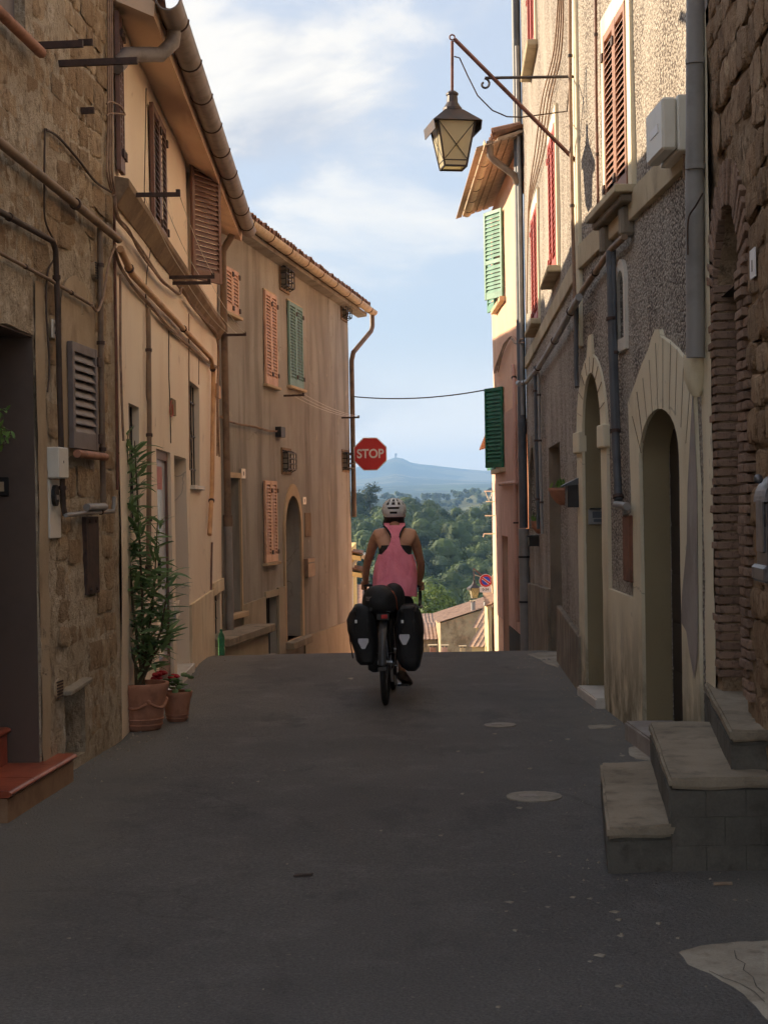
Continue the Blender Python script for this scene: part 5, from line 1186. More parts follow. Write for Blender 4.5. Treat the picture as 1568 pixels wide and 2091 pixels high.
chimney(884, 1322, 1340, 60, .24, 'small orange brick chimney nearest the black pannier', True, False)
chimney(908, 1322, 1340, 60.5, .22, 'small pink brick chimney left of the grey wall pipe', True, False, M['r3_low'])
chimney(945, 1323, 1340, 58, .18, 'pale chimney with wide flat slab cap near the road crest', True, False, M['l3_trim'])
# right side further down: street front catching the sun
FR4 = Fac(2.27, 29.2, .047, -1)
R4 = thing('orange_house', FR4.P(4, -3), 'narrow orange sunlit house front just beyond the pink house', 'house')
wall_sheet('wall', FR4, rectp(0, 9, -6, 3.0), [], M['r3'], R4, .5, .02, 1, 41); body(FR4, R4, 0, 9, 2.95, M['r3'], -.2, -5, -7); roof_sheet(FR4, R4, -.1, 9.2, 3.0, .30, .28, M['roof'], -2.4, -5)
FR5 = Fac(FR4.P(9, 0).x + .05, FR4.P(9, 0).y + 1.5, .05, -1)
R5 = thing('sunlit_stone_house', FR5.P(5, -5), 'low sunlit pale stone house front behind the no parking sign', 'house')
e0 = FR5.sh(1006, 1235)[1]; e1 = FR5.sh(992, 1250)[1]
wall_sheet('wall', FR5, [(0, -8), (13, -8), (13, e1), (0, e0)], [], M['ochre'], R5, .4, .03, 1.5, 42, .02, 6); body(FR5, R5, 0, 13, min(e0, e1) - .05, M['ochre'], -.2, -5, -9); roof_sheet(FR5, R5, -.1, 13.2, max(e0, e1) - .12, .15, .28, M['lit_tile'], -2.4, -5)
# left side further down: a yellow house whose eaves show past the tan house
FL4 = Fac(FL3.P(sL3, 0).x - .55, FL3.P(sL3, 0).y + 9, .03, 1)
def slab_roofs():
    Yh = 42; x0 = at(700, 1140, Yh).x
    t = thing('yellow_house', (x0 - 3, Yh, -6), 'yellow house with two sunlit tiled eaves showing past the tan house corner', 'house')
    MB().box(x0 - 6, at(719, 1100, Yh).x, Yh, Yh + 6, -8, zpx(720, 1118, Yh)).build('wall', M['yellow'], t)
    for yt, yb, xr, nm in ((1122, 1136, 741, 'eave_roof'), (1158, 1170, 743, 'eave_roof')):
        zt, zb, xx = zpx(725, yt, Yh), zpx(735, yb, Yh), at(xr, yb, Yh).x; x1 = at(712, yb, Yh).x - 1.5
        r = MB()
        for i in range(25):
            y = Yh - .8 + i * .1; b = .03 * math.cos(i * math.pi / 1.5)
            r.v += [Vector((x1, y, zt + .25 + b)), Vector((xx, y, zb + .08 + b))]
        r.f = [(2 * i, 2 * i + 1, 2 * i + 3, 2 * i + 2) for i in range(24)]; r.build(nm, M['tile'], t)
        MB().hexa([Vector(v) for v in ((x1, Yh - .75, zt + .05), (xx - .05, Yh - .75, zb - .1), (xx - .05, Yh + 1.6, zb - .1), (x1, Yh + 1.6, zt + .05), (x1, Yh - .75, zt + .18), (xx - .05, Yh - .75, zb + .02), (xx - .05, Yh + 1.6, zb + .02), (x1, Yh + 1.6, zt + .18))]).build('eave_deck', M['yellow'], t)
        MB().tube([(xx + .03, Yh - .8, zb), (xx + .03, Yh + 1.6, zb)], .06, 8).build('gutter', M['gut_pale'], t, smooth=60)
    MB().tube([at(740, 1128, Yh), at(735, 1140, Yh), at(722, 1150, Yh), at(719, 1175, Yh), at(719, 1260, Yh)], .035, 8).build('downpipe', M['white_box'], t, smooth=60)
slab_roofs()
h6 = hut('red_tiled_house', FX(0, 50), xpx(690, 1240, 50), xpx(746, 1240, 50), 3, -12, zpx(725, 1244, 50), .55, M['ochre'], M['tile'], 'small red tiled roof between the tan house corner and the bag', 'front', .1)

# ------------------------------------------------------------------ haze
M['haze'] = bpy.data.materials.new('thin_air_haze'); M['haze'].use_nodes = True
ht = M['haze'].node_tree
for nd in list(ht.nodes): ht.nodes.remove(nd)
pv = ht.nodes.new('ShaderNodeVolumePrincipled'); pv.inputs['Color'].default_value = (.36, .61, 1.0, 1); pv.inputs['Density'].default_value = 2.0e-4; pv.inputs['Anisotropy'].default_value = .0
ho = ht.nodes.new('ShaderNodeOutputMaterial'); ht.links.new(pv.outputs[0], ho.inputs['Volume'])
hz = MB().box(-9700, 9700, -400, 8700, -300, 290).build('haze', M['haze']); hz['kind'] = 'stuff'

# ================================================================== street furniture and small things
def text_mesh(txt, size, mat, bold=0.0, name='lettering', ext=.0008):
    cu = bpy.data.curves.new(name, 'FONT'); cu.body = txt; cu.size = size; cu.align_x = 'CENTER'; cu.align_y = 'CENTER'; cu.extrude = ext; cu.offset = bold
    o = bpy.data.objects.new(name, cu); col.objects.link(o); bpy.context.view_layer.update()
    me = bpy.data.meshes.new_from_object(o.evaluated_get(bpy.context.evaluated_depsgraph_get())); bpy.data.objects.remove(o); bpy.data.curves.remove(cu)
    me.materials.clear(); me.materials.append(mat); return me
def put_text(txt, size, mat, parent, Mx, bold=0.0, name='lettering', sx=1.0):
    return inst(name, text_mesh(txt, size, mat, bold, name), parent, Mx @ Matrix.Diagonal((sx, 1, 1, 1)))
def face_cam(p, yaw=0):                                    # text plane upright, readable from the street's near end
    return Matrix.Translation(p) @ Matrix.Rotation(yaw, 4, 'Z') @ Matrix.Rotation(R(90), 4, 'X')
def on_wall(F, s, h, o):                                   # text plane lying on a wall, reading along the street
    m = Matrix.Identity(4); x = -F.d if F.side < 0 else F.d; m.col[0][:3] = x; m.col[1][:3] = (0, 0, 1); m.col[2][:3] = F.n; m.col[3][:3] = F.P(s, h, o); return m

# --- street lamps
k = NT('lamp_yellowed_glass'); k.color(k.mix(k.ramp(k.noise(5, 3), .3, .7), lin(236, 228, 200), lin(224, 214, 184))); k.rough(.25); k.b.inputs['Specular IOR Level'].default_value = .5
tr = k.n.new('ShaderNodeBsdfTranslucent'); tr.inputs[0].default_value = (*lin(236, 226, 196), 1); mx = k.n.new('ShaderNodeMixShader'); mx.inputs[0].default_value = .5
k.l.new(k.b.outputs[0], mx.inputs[1]); k.l.new(tr.outputs[0], mx.inputs[2]); k.l.new(mx.outputs[0], k.n['Material Output'].inputs[0]); M['lamp_glass'] = k.m
M['lamp_metal'] = paint('dark_lamp_metal', lin(74, 70, 70), lin(92, 74, 66), .5, 9, .05, metal=.3)
M['lamp_rust'] = paint('rusty_lamp_bracket', lin(128, 84, 74), lin(92, 64, 58), .65, 12, .08)
def lantern(t, top, S, yaw, glass='lamp_glass'):
    """square lantern hanging below point top; S scales metres"""
    Rz = Matrix.Rotation(yaw, 4, 'Z'); C = lambda x, y, z: top + Rz @ Vector((x * S, y * S, z * S))
    def frus(a, za, b, zb, m):
        m.hexa([C(-a, -a, za), C(a, -a, za), C(a, a, za), C(-a, a, za), C(-b, -b, zb), C(b, -b, zb), C(b, b, zb), C(-b, b, zb)])
    hood = MB(); hood.lathe(C(0, 0, 0), [(.03 * S, 0), (.055 * S, -.02 * S), (.055 * S, -.035 * S), (.045 * S, -.04 * S), (.05 * S, -.10 * S), (.075 * S, -.14 * S), (.085 * S, -.15 * S), (.085 * S, -.175 * S), (.06 * S, -.178 * S)], 14)
    frus(.215, -.30, .08, -.178, hood); hood.build('hood', M['lamp_metal'], t)
    ap = MB()
    for sx, sy in ((1, 0), (-1, 0)):
        q = []
        for z, w, r in ((-.30, .213, .213), (-.385, .222, .20)):
            for e in (-1, 1): q.append(C(sx * r + (1 - abs(sx)) * e * w, sy * r + (1 - abs(sy)) * e * w, z))
        n_ = Vector((sx, sy, 0)); dd = Rz @ n_ * .006 * S
        ap.hexa([q[0], q[1], q[1] + dd, q[0] + dd, q[2], q[3], q[3] + dd, q[2] + dd])
        ap.build('apron', M['lamp_metal'], t); ap = MB()
    a, b, za, zb = .165, .098, -.30, -.68
    for i in range(4):
        ang = i * math.pi / 2; c, s = math.cos(ang), math.sin(ang); rot = lambda x, y, z: C(c * x - s * y, s * x + c * y, z)
        pg = MB().hexa([rot(-b + .008, -b, zb), rot(b - .008, -b, zb), rot(b - .008, -b + .006, zb), rot(-b + .008, -b + .006, zb), rot(-a + .008, -a, za), rot(a - .008, -a, za), rot(a - .008, -a + .006, za), rot(-a + .008, -a + .006, za)])
        gl = pg.build('glass_pane', M[glass], t)
        wr = MB()
        for e in (-1, 1): wr.tube([rot(-e * b, -b * 1.11 - .007, zb + .06), rot(e * (a - .01), -a - .006, za - .012)], .0035 * S, 5)
        wr.build('cross_wire', M['black_iron'], gl)
        MB().tube([rot(-b, -b, zb), rot(-a, -a, za)], .010 * S, 6).build('corner_bar', M['lamp_metal'], t)
        MB().tube([rot(-b, -b, zb), rot(b, -b, zb)], .010 * S, 6).build('bottom_bar', M['lamp_metal'], t)
        MB().tube([rot(-b * 1.07, -b * 1.07, zb + .05), rot(b * 1.07, -b * 1.07, zb + .05)], .006 * S, 6).build('rail_bar', M['lamp_metal'], t)
YL = FR2a.P(sRc, 0).y - .05
hang = at(923, 186, YL)
lamp = thing('street_lamp', at(1170, 330, YL), 'black square street lantern hanging from a rusty bracket against the sky', 'street lamp')
lantern(lamp, hang, .96, R(10))
MB().tube([hang, at(923, 84, YL)], .013, 8).build('hanger_rod', M['lamp_rust'], lamp, smooth=60)
MB().tube([at(923, 76, YL) + Vector((.022 * math.cos(a), 0, .022 * math.sin(a))) for a in [2 * math.pi * i / 12 for i in range(13)]], .007, 6).build('ring', M['lamp_rust'], lamp, smooth=60)
wp = FR2a.P(sRc - .06, at(1170, 334, YL).z, .0)
MB().tube([at(928, 80, YL), wp], .018, 4).build('diagonal_strut', M['lamp_rust'], lamp)
hb = FR2a.P(sRc - .06, at(1162, 157, YL).z, 0)
MB().tube([at(990, 159, YL), hb], .013, 4).build('horizontal_arm', M['lamp_metal'], lamp)
c0 = at(989, 172, YL); MB().tube([c0 + Vector((-(.050 - .0025 * i) * math.sin(-i * .42 + 0.0) * 1.0, 0, (.050 - .0025 * i) * math.cos(i * .42))) for i in range(15)], .010, 5).build('scroll', M['lamp_metal'], lamp)
MB().tube([at(927, 115, YL), at(938, 118, YL), at(955, 155, YL), at(975, 195, YL), at(1005, 225, YL), at(1035, 238, YL), at(1066, 239, YL), FR2b.P(.6, at(1082, 225, YL + .6).z, .03), FR2b.P(.3, at(1140, 165, YL + .3).z, .03)], .006, 6).build('supply_cable', M['cable_dark'], lamp, smooth=60)
YF = 50.0
lamp2 = thing('street_lamp', at(1004, 1185, YF), 'small far street lantern with lit-looking pale glass left of the no parking sign', 'street lamp')
lantern(lamp2, at(968, 1184, YF), .88, R(14))
MB().tube([at(968, 1184, YF), at(967, 1160, YF)], .012, 6).build('hanger_rod', M['lamp_rust'], lamp2)
MB().tube([at(967, 1161, YF), at(1012, 1200, YF)], .02, 4).build('diagonal_strut', M['lamp_rust'], lamp2)
MB().tube([at(969, 1174, YF), at(1008, 1186, YF)], .012, 4).build('horizontal_arm', M['l3_trim'], lamp2)

# --- signs
M['sign_red'] = paint('sign_red', lin(204, 52, 46), lin(196, 46, 42), .4, 2, .01)
M['sign_white'] = paint('sign_white', lin(232, 226, 220), lin(224, 216, 208), .4, 2, .01)
M['sign_blue'] = paint('sign_blue', lin(44, 74, 186), lin(40, 66, 170), .4, 2, .01)
YS = FL3.P(sL3, 0).y - .12
sc_ = at(756, 927, YS); rr_ = 33.6 / FPX * YS / math.cos(R(22.5))
ss = thing('stop_sign', sc_, 'red octagonal stop sign mounted on the corner of the tan house', 'sign')
FS = Fac(sc_.x, sc_.y, d=(1, 0, 0), side=1)
oct_ = lambda r: [(r * math.cos(R(22.5 + 45 * i)), sc_.z + r * math.sin(R(22.5 + 45 * i))) for i in range(8)]
MB().fprism(FS, oct_(rr_), -.012, .0).build('border', M['sign_white'], ss)
MB().fprism(FS, oct_(rr_ * .945), -.006, .003).build('face', M['sign_red'], ss)
put_text('STOP', rr_ * .70, M['sign_white'], ss, face_cam(Vector((sc_.x, sc_.y - .006, sc_.z))), rr_ * .018, sx=.90)
MB().tube([at(712, 927, YS) + Vector((0, .03, 0)), sc_ + Vector((0, .03, 0))], .02, 8).build('arm', M['black_iron'], ss)
MB().tube([sc_ + Vector((0, .02, -.2)), sc_ + Vector((0, .02, .2))], .018, 8).build('back_rail', M['pipe_gray'], ss)
YN = 44.0; nc = at(992, 1186, YN); nr = 13.2 / FPX * YN
ns = thing('no_parking_sign', at(1010, 1260, YN), 'round blue and red no parking sign with 0-24 plate on a slanted post', 'sign')
FN = Fac(nc.x, nc.y, d=(1, 0, 0), side=1)
cir = lambda r: [(r * math.cos(2 * math.pi * i / 28), nc.z + r * math.sin(2 * math.pi * i / 28)) for i in range(28)]
MB().fprism(FN, cir(nr * 1.03), -.01, 0).build('rim', M['sign_white'], ns)
MB().fprism(FN, cir(nr * .97), -.006, .003).build('red_ring', M['sign_red'], ns)
MB().fprism(FN, cir(nr * .66), -.004, .006).build('blue_face', M['sign_blue'], ns)
for wd, oo, mt in ((.20, .009, 'sign_white'), (.12, .012, 'sign_red')):
    c_, s_ = math.cos(R(-38)), math.sin(R(-38)); e = nr * .72
    MB().fprism(FN, [(c_ * a * e - s_ * b * wd * nr, nc.z + s_ * a * e + c_ * b * wd * nr) for a, b in ((-1, -1), (1, -1), (1, 1), (-1, 1))], .004, oo).build('diagonal_bar', M[mt], ns)
pc = at(991, 1204, YN); pw, ph = 12 / FPX * YN, 5.6 / FPX * YN
MB().fprism(FN, [(pc.x - nc.x + a * pw, pc.z + b * ph) for a, b in ((-1, -1), (1, -1), (1, 1), (-1, 1))], -.008, .002).build('plate', M['sign_white'], ns)
put_text('0-24', ph * 1.25, M['ink'], ns, face_cam(Vector((pc.x, pc.y - .004, pc.z))), .002)
MB().tube([at(1003, 1182, YN) + Vector((0, .04, 0)), at(1007, 1200, YN) + Vector((0, .04, 0)), at(1018, 1340, YN) + Vector((0, .04, -.5))], .05, 8).build('post', M['l3_trim'], ns, smooth=60)
MB().tube([at(1003, 1182, YN) + Vector((0, .04, 0)), at(1017, 1163, YN) + Vector((0, .04, 0))], .04, 6).build('stay', M['l3_trim'], ns)
# overhead wire
def wire(name, a, b, sag, r, label, mat=None, n=16):
    P = [a.lerp(b, i / n) - Vector((0, 0, sag * 4 * (i / n) * (1 - i / n))) for i in range(n + 1)]
    return tag(MB().tube([p - a for p in P], r, 6).build(name, mat or M['cable_dark'], smooth=60, loc=(0, 0, 0)), label, 'wire'), P
wa, wb = FL3.P(sL3, at(716, 808, YS).z, .02), at(1006, 793, 27.0)
P = [wa.lerp(wb, i / 16) - Vector((0, 0, .10 * 4 * (i / 16) * (1 - i / 16))) for i in range(17)]
tag(MB().tube(P, .012, 6).build('overhead_wire', M['cable_dark'], smooth=60, loc=wa), 'thin dark wire strung across the street above the stop sign', 'wire')
# drying lines
def dry_lines(name, F, ends, label, out=.5, nl=3):
    (xa, ya), (xb, yb) = ends; a, b = F.sh(xa, ya), F.sh(xb, yb); t = thing(name, F.P((a[0] + b[0]) / 2, a[1]), label, 'drying line', 'washing line brackets on the house fronts')
    for s, h in (a, b):
        MB().fbox(F, s - .012, s + .012, h - .015, h + .015, -.02, out).build('arm', M['iron'], t); MB().fbox(F, s - .018, s + .018, h - .01, h + .035, out - .03, out).build('end_clip', M['iron'], t)
    for i in range(nl):
        o = out * (.35 + .62 * i / max(1, nl - 1)); P = [F.P(a[0] + (b[0] - a[0]) * j / 8, a[1] + (b[1] - a[1]) * j / 8 - .05 * 4 * (j / 8) * (1 - j / 8) + .02, o) for j in range(9)]
        MB().tube(P, .003, 4).build('line', M['white_box'], t)
    return t
dry_lines('washing_line', FL2, ((250, 398), (345, 566)), 'washing line on iron arms under the brown shutters of the apricot house', .42)
dry_lines('washing_line', FL2, ((352, 578), (445, 684)), 'lower washing line ending at the downpipe between apricot and tan house', .36)
dry_lines('washing_line', FL3, ((579, 808), (698, 853)), 'washing line below the green shutters of the tan house', .32)
for i, (y, lab) in enumerate(((1003, 'topmost pale drying rack with brackets on the orange house'), (1053, 'middle pale drying arm on the orange house'), (1090, 'lowest pale drying arm on the orange house'))):
    Yd = 32.0; p = at(1012, y, Yd); t = thing('drying_rack', p, lab, 'drying rack', 'drying racks on the orange house')
    q0 = at(988 if i != 1 else 990, y, Yd); MB().tube([p, q0], .012, 6).build('arm', M['white_box'], t)
    if i == 0:
        MB().tube([at(990, y, Yd), at(998, y + 20, Yd), at(1006, y, Yd)], .01, 6).build('stay', M['white_box'], t); MB().tube([at(992, y + 21, Yd), at(1012, y + 21, Yd)], .01, 6).build('lower_bar', M['white_box'], t)
    if i == 2: MB().tube([q0, q0 + Vector((-.02, 0, -.07))], .01, 6).build('hook', M['white_box'], t)

# --- on the stone house
def number_plate(F, r, txt, label, size, o=.03, t=.012, mat='white_sign'):
    p = thing('number_plate', F.P((r[0] + r[1]) / 2, r[2], o), label, 'sign'); MB().fbox(F, *r, o - t, o).build('tile', M[mat], p, bevel=.003)
    if txt: put_text(txt, size, M['ink'], p, on_wall(F, (r[0] + r[1]) / 2, (r[2] + r[3]) / 2, o + .001), .003, 'numeral')
    return p
r = FL1.rect(98, 655, 114, 692); number_plate(FL1, r, '21', 'cream house number plate 21 above the grey meter boxes', (r[3] - r[2]) * .80)
r = FL1.rect(94, 914, 114, 977); mbx_ = thing('meter_box', FL1.P(r[0], r[2]), 'upper white meter box under the number plate 21', 'meter box', 'white boxes by the left door')
MB().fbox(FL1, *r, .0, .08).build('case', M['white_box'], mbx_, bevel=.006); MB().fbox(FL1, r[0] + .09, r[1] - .10, r[2] + .09, r[2] + .105, .08, .0815).build('print', M['ink'], mbx_)
r = FL1.rect(94, 980, 117, 1099); mb2 = thing('meter_cover', FL1.P(r[0], r[2]), 'tall white cover panel with black intercom left of the louvred window', 'meter box', 'white boxes by the left door')
MB().fbox(FL1, *r, .0, .022).build('cover', M['white_box'], mb2, bevel=.003)
r2 = FL1.rect(107, 990, 117, 1034, .03); ic = MB().fprism(FL1, [((r2[0] + r2[1]) / 2 + (r2[1] - r2[0]) * .5 * math.cos(2 * math.pi * j / 14), (r2[2] + r2[3]) / 2 + (r2[3] - r2[2]) * .5 * math.sin(2 * math.pi * j / 14)) for j in range(14)], .022, .045).build('intercom', M['black_iron'], mb2)
MB().fbox(FL1, (r2[0] + r2[1]) / 2 - .02, (r2[0] + r2[1]) / 2 + .02, r2[2] + .04, r2[3] - .06, .045, .05).build('name_strip', M['pipe_gray'], ic)

# terracotta steps at the left
def flight(F, name, s0, s1, h, o0, o1, top, side, label, nose=.03):
    t = thing(name, F.P((s0 + s1) / 2, 0, (o0 + o1) / 2), label, 'step'); MB().fbox(F, s0, s1 - .02, -.15, h - .04, o0, o1 - .02).build('riser', M[side], t)
    n = 6; prof_ = [(o0, h), (o1 - nose, h)] + [(o1 - nose + nose * math.sin(a), h - nose * .6 + nose * .6 * math.cos(a)) for a in [math.pi * i / n for i in range(1, n + 1)]] + [(o0, h - nose * 1.2)]
    k = (s1 - s0) / 3
    for j in range(3):
        m = MB(); a, b = s0 + j * k + .0015, s0 + (j + 1) * k - .0015; L_ = len(prof_)
        m.add([F.P(a, hh, oo) for oo, hh in prof_] + [F.P(b, hh, oo) for oo, hh in prof_], [tuple(range(L_)), tuple(range(2 * L_ - 1, L_ - 1, -1))] + [(i, (i + 1) % L_, L_ + (i + 1) % L_, L_ + i) for i in range(L_)])
        m.build('tread_tile', M[top], t, smooth=40)
    return t
sA = (gnd(35, 1672) - FL1.o).dot(FL1.d); sB = (gnd(158, 1590) - FL1.o).dot(FL1.d)
flight(FL1, 'terracotta_step', sA - .05, sB, .15, -.2, .125, 'terracotta', 'step_side', 'lower glossy red terracotta step at the left door')
flight(FL1, 'terracotta_step', door1[0][0] + .02, door1[1][0] - .03, .36, -.41, -.16, 'terracotta', 'terracotta', 'upper terracotta step inside the dark left doorway')

# --- potted plants
M['oleander'] = leafmat('oleander_leaf', lin(88, 116, 74), lin(136, 162, 108), .3); M['stem'] = paint('green_brown_stem', lin(96, 84, 60), lin(78, 70, 48), .7, 20, .1)
M['soil'] = plaster('potting_soil', (.05, .035, .025), (.03, .022, .016), None, 8)
def pot(c, r, h, label, swag=False, name='flower_pot', mat=None, taper=.72):
    t = thing(name, c, label, 'flower pot', 'terracotta pots by the apricot house'); mat = mat or M['terracotta_matt']; b = r * taper
    MB().lathe(c, [(b * .9, .0), (b, .012), (b * 1.02, .03), (b + (r - b) * .2, h * .18), (b + (r - b) * .22, h * .2), (b + (r - b) * .24, h * .22), (b + (r - b) * .75, h * .74), (r * .97, h * .80), (r * 1.0, h * .84), (r * 1.03, h * .90), (r * 1.05, h * .97), (r * 1.03, h), (r * .92, h), (r * .90, h * .9), (.01, h * .89)], 28).build('body', mat, t, smooth=50)
    for z, k in ((.12, .14), (.24, .30)): 
        rr0 = b + (r - b) * k; MB().tube([Vector(c) + Vector((rr0 * math.cos(a), rr0 * math.sin(a), h * z)) for a in [2 * math.pi * i / 28 for i in range(29)]], h * .022, 6).build('moulding', mat, t, smooth=60)
    if swag:
        s_ = MB()
        for k in range(5):
            a0 = 2 * math.pi * k / 5 - 2.4
            s_.tube([Vector(c) + Vector(((b + (r - b) * .68) * 1.0 * math.cos(a0 + j * .21), (b + (r - b) * .68) * math.sin(a0 + j * .21), h * (.62 - .13 * math.sin(math.pi * j / 6)))) for j in range(7)], h * .035, 6)
            s_.ell(Vector(c) + Vector(((b + (r - b) * .7) * math.cos(a0), (b + (r - b) * .7) * math.sin(a0), h * .63)), h * .05, h * .05, h * .06)
        s_.build('garland_relief', mat, t, smooth=60)
    MB().lathe(Vector(c) + Vector((0, 0, h * .86)), [(r * .9, 0), (r * .5, h * .02), (.01, h * .025)], 16, caps=False).build('soil', M['soil'], t, smooth=60)
    return t
pg = gnd(290, 1489); pc_ = Vector((pg.x, pg.y + .02, roadz(pg.x, pg.y)))
pot(pc_, .192, .345, 'large terracotta pot with garland relief holding the oleander', True)
pg2 = Vector((-1.60, 11.72, roadz(-1.6, 11.7)))
pot(pg2, .115, .23, 'smaller terracotta pot with red flowers half hidden behind the large pot', False, taper=.66)
def leaf_mesh(L_, w, mat, bend=.25):
    m = MB(); n = 4
    for i in range(n + 1):
        t = i / n; ww = w * math.sin(math.pi * (t * .92 + .04)) ** .8 * .5; z = -bend * L_ * t * t
        m.v += [Vector((-ww, t * L_, z + ww * .25)), Vector((0, t * L_, z)), Vector((ww, t * L_, z + ww * .25))]
    for i in range(n): m.f += [(i * 3, i * 3 + 1, i * 3 + 4, i * 3 + 3), (i * 3 + 1, i * 3 + 2, i * 3 + 5, i * 3 + 4)]
    me = m.mesh('leaf', mat, smooth=180, fix=False); return me
LM = [leaf_mesh(.20, .034, M['oleander'], b) for b in (.1, .25, .4)] + [leaf_mesh(.14, .03, M['oleander'], .3)]
ole = thing('oleander', pc_ + Vector((0, 0, .29)), 'tall oleander shrub with narrow dark leaves in the large pot', 'shrub')
q = random.Random(21); base = pc_ + Vector((0, 0, .28)); tips = []; stems = MB(); twigs = []
def P_(x, y, dy=0): return at(x, y, pc_.y + dy)
for xs in ([(288, 1400), (284, 1340), (272, 1240), (262, 1120), (258, 980), (262, 880)], [(290, 1400), (292, 1330), (290, 1220), (284, 1080), (278, 960), (275, 900)], [(293, 1400), (298, 1330), (310, 1250), (318, 1150), (322, 1060)], [(292, 1400), (305, 1350), (328, 1290), (340, 1220), (342, 1160)], [(287, 1400), (276, 1350), (256, 1290), (250, 1200), (250, 1100)], [(294, 1395), (312, 1340), (335, 1310), (345, 1280)], [(286, 1395), (270, 1340), (262, 1310)]):
    dy = q.uniform(-.12, .10); pts = [P_(x, y, dy * (1 - (y - 880) / 520)) for x, y in xs]; pts[0] = base + Vector((q.uniform(-.05, .05), q.uniform(-.05, .05), 0))
    stems.tube(pts, [.014 - .010 * i / (len(pts) - 1) for i in range(len(pts))], 6)
    for i in range(len(pts) - 1):
        nseg = max(2, int((pts[i + 1] - pts[i]).length / .06))
        for j in range(nseg):
            f = (i + j / nseg) / (len(pts) - 1)
            if f > .18: twigs.append((pts[i].lerp(pts[i + 1], j / nseg), (pts[i + 1] - pts[i]).normalized(), f))
stems.build('stems', M['stem'], ole, smooth=60)
cnt = 0; rest = MB()
q.shuffle(twigs)
for p_, ax, f in twigs * 5:
    for k in range(3):
        a = q.uniform(0, 2 * math.pi); el = q.uniform(.0, 1.0); dirv = Vector((math.cos(a) * math.cos(el), math.sin(a) * math.cos(el), math.sin(el)))
        quat = dirv.to_track_quat('Y', 'Z'); Mx = Matrix.Translation(p_ + Vector((q.uniform(-.03, .03), q.uniform(-.03, .03), q.uniform(-.03, .03)))) @ quat.to_matrix().to_4x4() @ Matrix.Rotation(q.uniform(-.8, .8), 4, 'Y') @ Matrix.Scale(q.uniform(.7, 1.1), 4)
        if (Mx @ Vector((0, .12, 0)) - FL2.o).dot(FL2.n) < .01: continue
        me = q.choice(LM)
        if cnt < 290: inst('leaf', me, ole, Mx)
        elif cnt < 460: rest.add([Mx @ v.co for v in me.vertices], [tuple(pl.vertices) for pl in me.polygons])
        cnt += 1
rest.build('inner_leaves', M['oleander'], ole, smooth=180)['kind'] = 'stuff'
fl_ = thing('red_geranium', pg2 + Vector((0, 0, .22)), 'small plant with dark red flowers in the smaller pot', 'plant')
fm = MB()
M['petal'] = paint('dark_red_petal', lin(176, 24, 40), lin(140, 16, 30), .6, 20, 0)
for cx, cy in ((323, 1380), (330, 1378), (320, 1388), (355, 1385)):
    c = at(cx, cy, 11.65)
    for k in range(7): 
        a = k * .9; d = Vector((math.cos(a), math.sin(a) * .6, .4 + .3 * math.sin(k))).normalized(); fm.ell(c + d * .028, .022, .022, .012, 6, 4)
fm.build('petals', M['petal'], fl_, smooth=180)['kind'] = 'stuff'
gm = MB()
for k in range(26):
    a = q.uniform(0, 6.28); r_ = q.uniform(.02, .12); c = pg2 + Vector((r_ * math.cos(a), r_ * math.sin(a), .24 + q.uniform(0, .12))); gm.ell(c, .03, .03, .006, 7, 3, Matrix.Rotation(q.uniform(-.6, .6), 3, 'X'))
gm.build('leaves', M['oleander'], fl_, smooth=180)['kind'] = 'stuff'
# spray of leaves entering at the left edge
sp = thing('trailing_plant', at(-20, 900, 8.2), 'sprig of green leaves hanging in at the left edge above the doorbell', 'plant'); q = random.Random(4)
M['fern'] = leafmat('light_green_leaf', lin(84, 120, 58), lin(126, 156, 84), .25); FMs = leaf_mesh(.045, .018, M['fern'], .3); sm_ = MB()
for x0, y0, x1, y1 in ((-20, 840, 14, 838), (-20, 870, 8, 872), (-20, 880, 24, 880), (-20, 895, 20, 892), (-20, 900, 6, 908)):
    a, b = at(x0, y0, 8.0), at(x1, y1, 8.0 + q.uniform(-.1, .1)); sm_.tube([a, a.lerp(b, .5) + Vector((0, 0, .02)), b], .003, 5)
    for k in range(12):
        t = .3 + .7 * k / 11; p_ = a.lerp(b, t); d = Vector((q.uniform(-.4, 1), q.uniform(-1, 1), q.uniform(-.8, .8))).normalized(); inst('leaf', FMs, sp, Matrix.Translation(p_) @ d.to_track_quat('Y', 'Z').to_matrix().to_4x4())
sm_.build('stems', M['stem'], sp)
# bottle and white cloth
k = NT('green_bottle_plastic'); k.color(lin(116, 200, 158)); k.rough(.12); k.b.inputs['Transmission Weight'].default_value = .75; k.b.inputs['IOR'].default_value = 1.2; M['bottle'] = k.m
bg_ = gnd(452, 1326, -.03); bg_.z = roadz(bg_.x, bg_.y)
def bottle(p, label, h=.31, r=.042):
    t = thing('bottle', p, label, 'bottle', 'green water bottles'); MB().lathe(p, [(r * .8, 0), (r, .01), (r, h * .28), (r * .93, h * .31), (r, h * .34), (r, h * .42), (r * .93, h * .45), (r, h * .48), (r, h * .68), (r * .75, h * .80), (r * .34, h * .90), (r * .32, h * .93)], 18).build('body', M['bottle'], t, smooth=40)
    MB().lathe(p + Vector((0, 0, h * .93)), [(r * .38, 0), (r * .38, h * .06), (r * .3, h * .07)], 12).build('cap', M['shut_green3'], t, smooth=40)
bottle(bg_, 'green plastic water bottle standing at the grille by the apricot house corner')
wc = thing('white_cloth', FL2.P(dB[1] - .25, 1.0, .05), 'white cloth hanging beside the glazed door behind the oleander', 'cloth'); m = MB()
for i in range(7):
    for j in range(6): s = dB[1] - .42 + .5 * j / 5; m.v.append(FL2.P(s - .10 * (i / 6) * (j / 5 - .4), FL2.sh(345, 1222)[1] - .03 - .22 * i / 6 * (1 - .35 * j / 5), .05 + .02 * math.sin(j * 2.1 + i * .5)))
